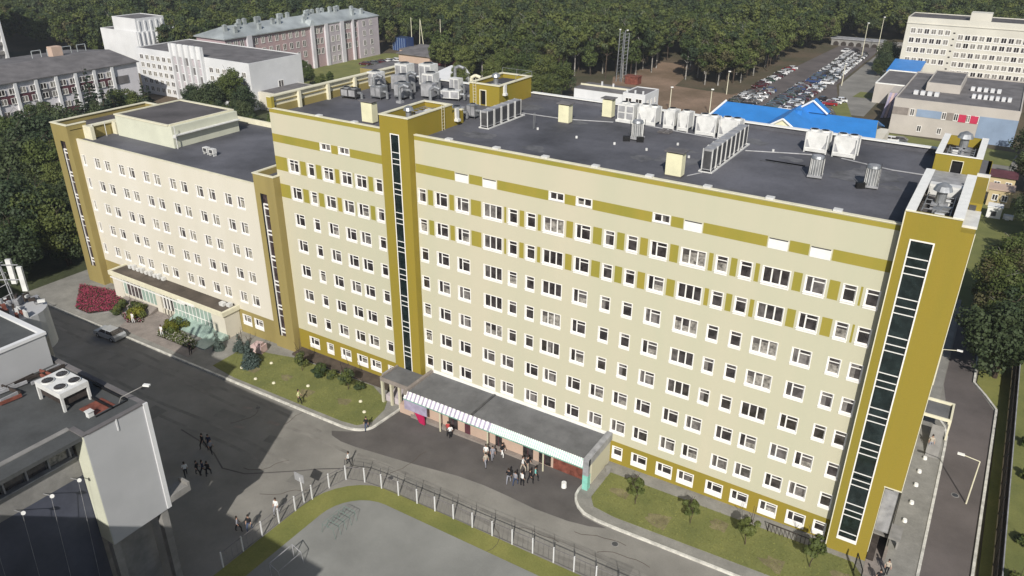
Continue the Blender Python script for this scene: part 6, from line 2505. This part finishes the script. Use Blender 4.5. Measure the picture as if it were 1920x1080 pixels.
for x, y, k, h_, lab in NEAR:
    s = h_ / NK[k][3]
    tree(x, y, NK[k], s * (1.0 if k != 2 else 1.05), lab, None, sz=s)
for k in range(34):     # thicket between the lilac building and the wing
    t_ = rt.random()
    x, y = -72 - 72 * t_ + rt.uniform(-6, 6), -3 + 44 * t_ + rt.uniform(-9, 9)
    if y < -9 or (x > -66 and y > -5):
        continue
    tree(x, y, NK[rt.choice([0, 3, 3])], rt.uniform(.7, 1.0), 'dark tree in the thicket between lilac building and wing', 'thicket left of the wing')
for k in range(16):
    tree(rt.uniform(-136, -84), rt.uniform(64, 80), NK[rt.choice([0, 3, 1])], rt.uniform(.45, .7), 'low tree in the yard behind the wing roof', 'yard trees behind the wing roof')
for k, (x, y, h_, lab) in enumerate(((-150.0, 55.7, 16, 'tallest dark conifer in front of the lilac building'), (-138.4, 51.9, 14, 'dark conifer right of the tallest one'), (-141.3, 56.1, 13, 'third dark conifer from the left'),
                                     (-132.4, 58.9, 13.5, 'dark conifer before the left corner of the white building'), (-134.3, 61.9, 12, 'rightmost dark conifer before the white building'), (-147.5, 50.5, 12, 'lower dark conifer below the tallest one'))):
    s = h_ / 13
    tree(x, y, CK, s, lab, None, name='conifer', sz=s)
tree(-20.4, -6.2, BS, 1.1, 'bluish spruce on the dark corner of the left lawn', None, name='conifer', cat='conifer')
for x, y, s, lab in ((-24.4, -4.6, .8, 'smaller bluish spruce beside the wing entrance'), (-27.2, -5.6, .7, 'smallest bluish spruce at the wing entrance slope')):
    tree(x, y, BS, s, lab, None, name='conifer', cat='conifer')
for k, (x, y, s) in enumerate(((-14.0, -3.8, 1.1), (-11.2, -3.6, 1.0), (-9.6, -3.2, .7), (-6.2, -4.0, 1.15), (-5.0, -3.3, .7))):
    tree(x, y, YP if k in (0, 3) else SH, s, 'dark shrub on the left lawn, %s from the left' % ORD[k], 'dark shrubs on the left lawn', name='shrub', cat='shrub')
for k, (x, y) in enumerate(((30.9, -4.6), (36.3, -4.4), (41.4, -4.4), (46.9, -4.1))):
    tree(x, y, YT, [1.0, .9, 1.05, 1.1][k], '%s young tree from the left on the right hand lawn' % ORD[k], 'young trees on the right hand lawn', name='young_tree', cat='tree')
for k, (x, y) in enumerate(((-44.5, -5.3), (-36.3, -5.3))):
    tree(x, y, YS, 1.15, ['yellow green bush left of the wing entrance path', 'yellow green bush right of the wing entrance path'][k], None, name='shrub', cat='shrub')
for k, (x, y) in enumerate(((-47.6, -6.6), (-48.8, -5.0), (-46.6, -4.3))):
    tree(x, y, SH, .8, 'dark bush beside the crimson flower bed, %s' % ['nearest to the street', 'in the middle', 'nearest to the wall'][k], None, name='shrub', cat='shrub')
for k, (x, y) in enumerate(((62.2, 25), (62.4, 19), (62.3, 8.5), (61.9, 3.0), (63, 31))):
    tree(x, y, SH, .75, '%s small dark bush along the far side of the fence, from the top' % ORD[[1, 2, 3, 4, 0][k]], 'small bushes beyond the fence', name='shrub', cat='shrub')


def bed(name, poly, n, h_, leaf, mats, label, kind='stuff'):
    rg = np.random.default_rng(len(label))
    xs_, ys_ = [p[0] for p in poly], [p[1] for p in poly]
    pts = []
    def inp(x, y):
        c = False
        for (x0, y0), (x1, y1) in zip(poly, poly[1:] + poly[:1]):
            if (y0 > y) != (y1 > y) and x < (x1 - x0) * (y - y0) / (y1 - y0) + x0:
                c = not c
        return c
    while len(pts) < n:
        x, y = rg.uniform(min(xs_), max(xs_)), rg.uniform(min(ys_), max(ys_))
        if inp(x, y):
            pts.append((x, y))
    b = MB()
    for x, y in pts:
        z = gz(x) + .14 + rg.uniform(.05, h_)
        a = rg.uniform(0, 6.28)
        d1 = Vector((math.cos(a), math.sin(a), rg.uniform(-.6, .6))) * leaf * rg.uniform(.6, 1.3)
        d2 = Vector((-math.sin(a), math.cos(a), rg.uniform(-.6, .6))) * leaf * rg.uniform(.5, 1)
        c = Vector((x, y, z))
        b.face([c - d1, c + d2, c + d1, c - d2], int(rg.integers(0, len(mats))))
    return struct(name, b, mats, kind, label)


fb = [(-61.5, -3.6), (-54.4, -8.6), (-51.0, -8.6), (-48.2, -5.0), (-50.8, -3.2), (-52.5, -1.7)]
sheet('planting_bed', fb, 'wood_dark', 0.14)
bed('crimson_flowers', fb, 5200, .35, .10, ['petal_red', 'petal_red', 'petal_red', 'leaf_dark'], 'bed of crimson flowers at the left foot of the wing')
b = MB()
b.strip([(-54.4, -8.8), (-51.0, -8.8), (-49.6, -7.2), (-48.2, -5.1), (-46.6, -3.6)], .3, -.02, .22)
struct('kerb', b, 'concrete')
fb2 = [(-38.4, -6.6), (-37.2, -7.6), (-29.9, -7.6), (-30.4, -6.2), (-34.5, -5.3), (-38, -5.2)]
sheet('planting_bed', fb2, 'wood_dark', 0.17)
bed('flowers', fb2, 2200, .35, .09, ['leaf_dark', 'leaf', 'leaf', 'petal_white', 'leaf_bright'], 'bed of pale flowers right of the wing entrance path')
fb3 = [(-47.0, -6.4), (-44.0, -7.4), (-42.2, -6.2), (-44.5, -4.6)]
sheet('planting_bed', fb3, 'wood_dark', 0.17)
bed('flowers', fb3, 1100, .35, .09, ['leaf_dark', 'leaf', 'petal_white', 'petal_red'], 'bed of pale flowers left of the wing entrance path')
for k, (x, y) in enumerate(((-20.9, -7.3), (-17.4, -8.2), (-14.8, -7.7), (-18.6, -4.6), (-10.8, -6.0), (-3.2, -5.2), (-1.4, -6.6))):
    b = MB()
    b.tube((x, y, gz(x) + .1), (x, y, gz(x) + .28), .24, .18, n=9)
    b.tube((x, y, gz(x) + .28), (x, y, gz(x) + .33), .18, .05, n=9)
    single('boulder', b, 'trim_cream', 'small pale stone cap on the left lawn', 'stone', 'pale stone caps on the left lawn')
b = MB()
b.obox((-22.2, -3.3, .35), (1.6, 1.2, 1.0), .2)
b.obox((-22.0, -3.4, 1.0), (1.0, .7, .5), .3)
single('stone_block', b, 'pink_banner', 'pinkish stone block at the foot of the mid stair tower', 'stone')

# grass blades on the near lawns, real geometry


def grass(poly, n, label, h_=.06):
    rg = np.random.default_rng(n)
    xs_, ys_ = [p[0] for p in poly], [p[1] for p in poly]
    b = MB()
    k = 0
    while k < n:
        x, y = rg.uniform(min(xs_), max(xs_)), rg.uniform(min(ys_), max(ys_))
        c = False
        for (x0, y0), (x1, y1) in zip(poly, poly[1:] + poly[:1]):
            if (y0 > y) != (y1 > y) and x < (x1 - x0) * (y - y0) / (y1 - y0) + x0:
                c = not c
        if not c:
            continue
        k += 1
        z = gz(x) + .14
        a = rg.uniform(0, 3.14)
        w_ = rg.uniform(.06, .14)
        dx, dy = math.cos(a) * w_, math.sin(a) * w_
        b.face([(x - dx, y - dy, z), (x + dx, y + dy, z), (x + rg.uniform(-.1, .1), y + rg.uniform(-.1, .1), z + h_ * rg.uniform(.5, 1.4))], int(rg.integers(0, 3)))
    return struct('grass', b, ['lawn', 'lawn_dry', 'lawn'], 'stuff', label)


grass(lawn_l, 3500, 'rough grass tufts of the left lawn')
grass([(26.9, -1.6), (26.9, -5.9), (27.7, -7.0), (30, -7.3), (51.5, -6.7), (52.6, -5.2), (50, -1.6)], 3500, 'rough grass tufts of the right hand lawn')

# ------------------------------------------------------------------ fence round the court
FE = thing('court_fence', 'low fence of white posts and thin dark rails round the sports court', 'fence', (4, -15.2, .1))
fp = [(3.85, -30.6), (3.85, -28.4), (3.85, -26.2), (3.85, -24.2), (3.9, -22.2), (4.1, -20.2), (4.3, -18.1), (4.85, -16.3), (6.7, -15.6), (8.75, -15.45), (10.85, -15.4), (13.1, -15.35), (15.2, -15.3), (17.3, -15.25), (19.45, -15.25), (21.6, -15.2),
      (23.7, -15.15), (25.8, -15.1), (27.9, -15.1), (29.9, -15.1), (32.0, -15.1), (34.1, -15.1), (36.2, -15.1), (38.3, -15.1)]
pm = MB()
pm.box(-.05, -.05, 0, .05, .05, 1.75)
pm_ = pm.mesh('post', ['wall_white'])
for x, y in fp:
    inst('post', pm_, FE, (x, y, gz(x)))
for (xa, ya), (xc, yc) in zip(fp[:-1], fp[1:]):
    b = MB()
    for h_ in (.12, 1.62):
        b.tube((xa, ya, gz(xa) + h_), (xc, yc, gz(xc) + h_), .035 if h_ > 1 else .025, n=5)
    for k in range(1, 4):
        t_ = k / 4
        x, y = xa + (xc - xa) * t_, ya + (yc - ya) * t_
        b.tube((x, y, gz(x) + .12), (x, y, gz(x) + 1.62), .011, n=3, caps=False)
    part('rail', b, 'slate', FE)
# upper wire outriggers
b = MB()
for x, y in fp[7:]:
    b.tube((x, y, gz(x) + 1.7), (x - .28, y + .35, gz(x) + 2.15), .025, n=4)
for (xa, ya), (xc, yc) in zip(fp[7:-1], fp[8:]):
    for s in (.5, 1.0):
        b.tube((xa - .28 * s, ya + .35 * s, gz(xa) + 1.7 + .45 * s), (xc - .28 * s, yc + .35 * s, gz(xc) + 1.7 + .45 * s), .012, n=3)
part('outrigger', b, 'steel_dark', FE)
t = thing('basketball_stand', 'dark backboard on a white post beside the fence corner', 'stand', (3.6, -20.9, .1))
b = MB()
b.tube((3.7, -20.9, .05), (3.6, -20.9, 3.0), .07, n=6)
part('post', b, 'wall_white', t)
b = MB()
b.box(2.9, -20.95, 2.5, 4.1, -20.88, 3.4)
part('backboard', b, 'machine_grey', t)
t = thing('goal_frame', 'small metal goal frame on the court at the picture bottom', 'goal', (8.5, -27.6, .15))
b = MB()
P = lambda x, y, z: (x, y, gz(x) + z)
b.path([P(8.3, -26.6, 0), P(8.3, -26.6, 1.6), P(8.3, -29.2, 1.6), P(8.3, -29.2, 0)], .05)
b.path([P(8.3, -26.6, 1.6), P(9.3, -26.6, 1.2), P(9.5, -26.6, 0)], .03)
b.path([P(8.3, -29.2, 1.6), P(9.3, -29.2, 1.2), P(9.5, -29.2, 0)], .03)
b.path([P(9.3, -26.6, 1.2), P(9.3, -29.2, 1.2)], .03)
part('frame', b, 'machine_grey', t)
t = thing('climbing_frame', 'faded teal climbing frame standing on the sports court', 'play frame', (8.8, -21.6, .15))
b = MB()
for k in range(5):
    yy = -23.0 + k * .7
    b.path([P(8.1, yy, 0), P(8.3, yy, 1.1), P(9.6, yy, 1.1), P(9.8, yy, 0)], .018, n=4)
for xx in (8.2, 8.6, 9.0, 9.4, 9.7):
    b.path([P(xx, -23.0, 1.1), P(xx, -20.2, 1.1)], .015, n=4)
part('frame', b, 'faded_teal', t)

# dark fence and hedge on the right
DF = thing('side_fence', 'long dark metal fence along the far side of the right hand road', 'fence', (60.4, 20, .9))
b = MB()
for k in range(40):
    y = -28 + k * 2.5
    b.box(60.25, y - .05, gz(60), 60.35, y + .05, gz(60) + 2.1)
part('post', b, 'black', DF)
for k in range(39):
    y = -28 + k * 2.5
    b = MB()
    b.box(60.28, y + .06, gz(60) + .15, 60.32, y + 2.44, gz(60) + 1.95)
    part('panel', b, 'wood_dark', DF)
b = MB()
b.box(60.9, -28, gz(60), 61.0, 70, gz(60) + .5)
struct('low_wall', b, 'machine_grey')
# lamps
for k, (x, y, dx, dy) in enumerate(((57.6, 12.0, -1.6, 0), (52.4, 33.0, 1.7, .3))):
    t = thing('street_lamp', ['street lamp with white head over the right hand road', 'thin street lamp with long arm at the far side door canopy'][k], 'lamp', (x, y, gz(x)))
    b = MB()
    h_ = 5.0
    b.tube((x, y, gz(x)), (x, y, gz(x) + h_), .07, .05, n=6)
    b.tube((x, y, gz(x) + h_), (x + dx, y + dy, gz(x) + h_ + .2), .04, n=5)
    part('pole', b, 'trim_cream', t)
    b = MB()
    b.obox((x + dx, y + dy, gz(x) + h_ + .2), (.6, .28, .12), 0)
    part('lamp_head', b, 'frame_white', t)
for k, (x, y) in enumerate(((-27.7, 150.4), (-17.0, 153.0), (-21.5, 181.5), (1.7, 270), (3.8, 292), (6.0, 213))):
    t = thing('street_lamp', ['lamp post left of the blue roof, nearest the small white block', 'lamp post at the left end of the blue roof', 'lamp post beside the woods at the near end of the car park', 'tall pale post at the far end of the car park', 'tall pale post by the garages',
                              'lamp post between the car park and the school road'][k], 'lamp', (x, y, gz(x)))
    h_ = 7 if k < 3 or k == 5 else 13
    b = MB()
    b.tube((x, y, gz(x) - .2), (x, y, gz(x) + h_), .14, .09, n=6)
    part('pole', b, 'trim_cream', t)
    b = MB()
    b.obox((x + .2, y - .2, gz(x) + h_), (.7, .5, .25), .5)
    part('lamp_head', b, 'frame_white', t)
for k, (x, y) in enumerate(((53.4, 17.2), (53.2, 12.2), (53.2, 9.2), (53.2, 14.6), (53.0, 6.2))):
    b = MB()
    b.tube((x, y, gz(x) + .1), (x, y, gz(x) + .4), .22, .18, n=9)
    single('bollard', b, 'white_paint', 'low round white cap on the walk beside the right hand wall', 'bollard', 'low white caps on the right hand walk')
b = MB()
b.box(42.6, -1.7, .75, 42.68, -1.6, 1.7)
for k in range(14):
    x = 42.6 + k * .36
    b.box(x, -1.7, gz(x) + .12, x + .05, -1.65, gz(x) + 1.0)
b.box(42.6, -1.71, gz(44) + .98, 47.4, -1.64, gz(44) + 1.04)
single('hand_rail', b, 'wood_dark', 'dark railing before the basement windows near the corner tower', 'railing')
b = MB()
b.path([(50.2, -2.6, .8), (50.2, -2.6, 2.9), (50.9, -4.4, 2.9), (50.9, -4.4, .8)], .05)
for k in range(7):
    t_ = (k + 1) / 8
    b.tube((50.2 + .7 * t_, -2.6 - 1.8 * t_, .9), (50.2 + .7 * t_, -2.6 - 1.8 * t_, 2.9), .02, n=4)
single('gate_panel', b, 'black', 'dark open gate leaf at the foot of the corner tower', 'gate')
# crack and tar line on the street
b = MB()
b.strip([(-16.5, -19.5), (-13, -19.8), (-10, -20.4), (-7.2, -21.6), (-4.5, -21.0), (-2.2, -19.3), (-0.2, -17.8), (1.2, -16.6), (3.0, -15.4), (4.6, -14.2)], .16, 0.0, .014)
struct('tar_seam', b, 'asphalt_dark')
for k, (pts, w_) in enumerate((([(-9.5, -13.5), (-7.9, -13.2)], .5), ([(-12, -16.0), (-10.9, -15.7)], .4), ([(-14.2, -13), (-13, -12.6)], .4), ([(40, -11.5), (41.6, -11.2)], .9))):
    b = MB()
    b.strip(pts, w_, 0, .011)
    struct('road_patch', b, 'paving' if k != 3 else 'asphalt_brown')

rw = random.Random(9)
for y0_, x0_, x1_ in ((-11.6, -66, -3), (-13.1, -66, 2), (-12.6, 3, 56), (-14.1, 6, 56), (-17.2, -60, -2), (-18.8, -60, -4)):
    pts = [(x0_ + (x1_ - x0_) * k / 12, y0_ + .25 * math.sin(k * 1.3 + y0_)) for k in range(13)]
    b = MB()
    b.strip(pts, .42, 0, .0105)
    struct('tyre_track', b, 'tyre_wear')
for k, (x, y, r0) in enumerate(((-19, -6.8, .9), (-9.5, -7.2, 1.2), (-4.5, -6.2, .9), (-14.2, -5.9, .8), (29.5, -4.0, 1.0), (34.2, -5.6, 1.3), (39.0, -3.2, 1.1), (44.6, -5.4, 1.2), (49.6, -3.9, .9))):
    n_ = 16
    b = MB()
    b.face([(x + r0 * 1.5 * rw.uniform(.6, 1.15) * math.cos(6.283 * j / n_), y + r0 * .8 * rw.uniform(.6, 1.15) * math.sin(6.283 * j / n_), gz(x) + .156) for j in range(n_)])
    struct('bare_patch', b, 'lawn_bare')
for k, (x, y, w_, d_, a_) in enumerate(((-14, -15, 3.5, 1.6, .1), (-22, -20, 2.2, 4.0, 0), (-6.5, -15.5, 1.6, 1.2, .2), (1.0, -19, 2.4, 1.1, .1), (12, -13.2, 4.5, 1.0, .02), (33, -12.6, 2.2, 1.4, .05), (46, -10.8, 5.0, 1.1, .02), (-35, -14, 5, 1.5, .02))):
    cs, sn = math.cos(a_), math.sin(a_)
    pts = [(x + px_ * cs - py_ * sn, y + px_ * sn + py_ * cs) for px_, py_ in ((-w_ / 2, -d_ / 2), (w_ / 2, -d_ / 2), (w_ / 2, d_ / 2), (-w_ / 2, d_ / 2))]
    b = MB()
    b.face([(q[0], q[1], gz(q[0]) + (.024 if y < -17.5 and x > 7 else .0125)) for q in pts])
    struct('road_patch', b, 'asphalt_patch')
for k in range(9):
    x, y = rw.uniform(-30, 40), rw.uniform(-14.5, -10.8)
    if k > 5:
        x, y = rw.uniform(-28, 0), rw.uniform(-24, -15)
    pts = [(x, y)]
    a_ = rw.uniform(-.5, .5) + (1.57 if k % 3 == 0 else 0)
    for j in range(7):
        a_ += rw.uniform(-.5, .5)
        pts.append((pts[-1][0] + math.cos(a_) * .7, pts[-1][1] + math.sin(a_) * .7))
    b = MB()
    b.strip(pts, .05, 0, .016)
    struct('crack', b, 'plinth')
for k, (x, y) in enumerate(((-12.5, -12.2), (8.5, -13.8), (31.5, -10.3), (56.6, 12.8), (-27.5, -16.5))):
    b = MB()
    b.tube((x, y, gz(x) + .006), (x, y, gz(x) + .03), .36, n=18)
    b.tube((x, y, gz(x) + .03), (x, y, gz(x) + .034), .28, n=14, m=1)
    single('manhole_cover', b, ['concrete', 'steel_dark'], ['manhole cover in the shaded street near the left lawn', 'manhole cover between the entrance bay and the court fence', 'manhole cover by the kerb of the right hand lawn', 'manhole cover on the right hand side road', 'manhole cover in the shaded street near the gable'][k], 'manhole')

# ------------------------------------------------------------------ people


def person_mesh(seed, top, legs, hairm, pose):
    """one continuous skinned body; clothing colours are assigned by region"""
    rd = random.Random(seed)
    st = {'walk': .28, 'stand': .08}[pose]
    V = [(0, 0, .98), (0, 0, 1.16), (0, .0, 1.38), (0, 0, 1.50), (0, -.02, 1.60), (0, -.02, 1.72),
         (-.10, 0, .92), (-.11, -st, .50), (-.11, -st * .9, .07), (-.11, -st * .9 - .16, .04),
         (.10, 0, .92), (.11, st * .7, .50), (.11, st, .09), (.11, st - .16, .05),
         (-.19, 0, 1.42), (-.25, .06, 1.14), (-.24, -.08, .92), (-.235, -.12, .82),
         (.19, 0, 1.42), (.25, -.05, 1.14), (.23, -.2, .94), (.225, -.25, .84)]
    E = [(0, 1), (1, 2), (2, 3), (3, 4), (4, 5), (0, 6), (6, 7), (7, 8), (8, 9), (0, 10), (10, 11), (11, 12), (12, 13), (2, 14), (14, 15), (15, 16), (16, 17), (2, 18), (18, 19), (19, 20), (20, 21)]
    Rr = [.15, .135, .15, .06, .085, .09, .10, .07, .045, .04, .10, .07, .045, .04, .07, .05, .04, .035, .07, .05, .04, .035]
    me = bpy.data.meshes.new('body')
    me.from_pydata(V, E, [])
    o = bpy.data.objects.new('tmp', me)
    COL.objects.link(o)
    md = o.modifiers.new('s', 'SKIN')
    for k, sv in enumerate(me.skin_vertices[0].data):
        rx = Rr[k]
        sv.radius = (rx * (1.15 if k in (0, 1, 2) else 1), rx * (.75 if k in (0, 1, 2) else 1))
        sv.use_root = (k == 0)
    o.modifiers.new('u', 'SUBSURF').levels = 1
    dg = bpy.context.evaluated_depsgraph_get()
    ev = o.evaluated_get(dg)
    m2 = bpy.data.meshes.new_from_object(ev)
    bpy.data.objects.remove(o)
    m2.name = 'body'
    m2.materials.clear()
    for q in ('skin', top, legs, 'cloth_black'):
        m2.materials.append(M[q])
    for p in m2.polygons:
        c = p.center
        if c.z < .10:
            p.material_index = 3
        elif c.z < 1.0 and abs(c.x) < .21:
            p.material_index = 2
        elif c.z > 1.5 or c.z < .90 or (abs(c.x) > .2 and c.z < 1.12):
            p.material_index = 0
        else:
            p.material_index = 1
        p.use_smooth = True
    h = MB()
    h.tube((0, .02, 1.70), (0, .02, 1.83), .105, .07, n=10)
    h.tube((0, .06, 1.60), (0, .02, 1.72), .07, .10, n=10)
    return m2, h.mesh('hair', [hairm])


PC = {}


def person(x, y, rz, top, legs, pose, label, h_=.12 * 0, group=None, s=None):
    s = s or (.93 + .12 * ((abs(x * 7.3 + y * 3.1)) % 1))
    key = (top, legs, pose)
    if key not in PC:
        PC[key] = person_mesh(len(PC), top, legs, 'hair', pose)
    bm_, hm = PC[key]
    o = thing('person', label, 'person', (x, y, gz(x) + .01 + h_), group, rz)
    o.scale = (s, s, s)
    for nme, me in (('body', bm_), ('hair', hm)):
        q = bpy.data.objects.new(nme, me)
        COL.objects.link(q)
        q.parent = o
    return o


person(-9.0, -9.1, 1.9, 'cloth_yellow', 'cloth_black', 'walk', 'person in pale yellow top walking on the walk beside the left lawn', .12)
person(3.5, -14.4, -1.2, 'cloth_white', 'cloth_black', 'walk', 'person in white top walking on the sunny road near the fence corner')
person(1.0, -8.9, .6, 'cloth_black', 'cloth_jeans', 'walk', 'person in black beside the kerb curve left of the entrance', .0)
person(2.7, -23.4, .3, 'cloth_white', 'cloth_grey', 'walk', 'person in white outside the fence near the dark backboard')
person(2.3, -26.3, .5, 'cloth_black', 'cloth_jeans', 'walk', 'person in black with pale bag at the edge of the shade, left of the fence')
person(1.5, -26.9, 2.4, 'cloth_grey', 'cloth_black', 'walk', 'person in grey just inside the shade, left of the fence')
for k, (x, y, tp, lab) in enumerate(((-11.6, -20.4, 'cloth_black', 'left person of the dark pair in the shaded street'), (-11.0, -20.1, 'cloth_navy', 'right person of the dark pair in the shaded street'), (-10.2, -20.5, 'cloth_grey', 'person in grey right beside the dark pair'),
                                     (-8.4, -23.6, 'cloth_black', 'left one of three people near the grey gable corner'), (-7.9, -23.3, 'cloth_navy', 'middle one of three people near the grey gable corner'), (-7.4, -23.1, 'cloth_black', 'right one of three people near the grey gable corner'),
                                     (-9.2, -24.4, 'cloth_white', 'person in white nearest the grey gable corner'))):
    person(x, y, k * .7, tp, 'cloth_black', 'walk', lab)
GP = 'people in front of the entrance'
for k, (x, y, tp, lg, lab) in enumerate(((14.9, -6.2, 'cloth_white', 'cloth_beige', 'left person of the pale dressed pair walking to the entrance'), (15.6, -6.0, 'cloth_grey', 'cloth_grey', 'right person of the pale dressed pair walking to the entrance'),
                                         (15.6, -7.3, 'cloth_beige', 'cloth_grey', 'person in beige just behind the pale dressed pair'), (16.2, -5.1, 'cloth_black', 'cloth_white', 'person in black top and white trousers close to the entrance wall'),
                                         (19.6, -5.6, 'cloth_black', 'cloth_beige', 'person in black beside the brown doorway'), (19.2, -5.9, 'cloth_white', 'cloth_beige', 'person in white beside the brown doorway'),
                                         (21.0, -6.5, 'cloth_teal', 'cloth_black', 'person in bright teal jacket near the entrance'), (20.8, -7.2, 'cloth_black', 'cloth_black', 'person in black right behind the teal jacket'),
                                         (20.3, -7.9, 'cloth_white', 'cloth_black', 'person in white shirt in the middle of the walking group'), (19.7, -8.2, 'cloth_grey', 'cloth_jeans', 'person in grey in the walking group'),
                                         (19.0, -8.3, 'cloth_black', 'cloth_grey', 'person in black at the left end of the walking group'), (9.2, -5.0, 'cloth_red', 'cloth_black', 'person in red under the left part of the canopy'),
                                         (9.7, -5.3, 'cloth_white', 'cloth_black', 'person in white under the left part of the canopy'))):
    person(x, y, .4 + .3 * k, tp, lg, 'walk' if k % 4 else 'stand', lab, group=GP)
person(52.2, -3.2, .2, 'cloth_black', 'cloth_black', 'walk', 'person in black walking at the foot of the corner tower', .12)
person(52.6, -1.6, .2, 'cloth_beige', 'cloth_black', 'stand', 'person in beige behind the black one at the corner tower', .12)
person(53.6, 19.2, .2, 'cloth_beige', 'cloth_grey', 'stand', 'person in beige near the ramp of the side canopy', .12)
person(-57.2, -11.2, .2, 'cloth_black', 'cloth_black', 'stand', 'person in black standing alone in the street at far left')
person(-43.2, -7.0, .2, 'cloth_white', 'cloth_white', 'stand', 'figure in white among the flowers left of the entrance path', .15)
person(-36.5, -7.3, .2, 'cloth_white', 'cloth_white', 'stand', 'figure in white among the flowers right of the entrance path', .15)
person(-29.2, -8.4, .2, 'cloth_black', 'cloth_black', 'stand', 'person in black at the right corner of the plaza', .12)
b = MB()
b.tube((23.9, -5.9, gz(24)), (23.9, -5.9, gz(24) + .6), .28, .25, n=10)
single('litter_bin', b, 'white_paint', 'round white bin on the asphalt near the right end of the entrance', 'bin')
b = MB()
b.tube((26.6, -1.6, gz(24) + .1), (26.6, -1.6, gz(24) + .7), .25, .35, n=10)
single('flower_urn', b, 'concrete', 'small stone urn at the right end of the entrance wall', 'urn')
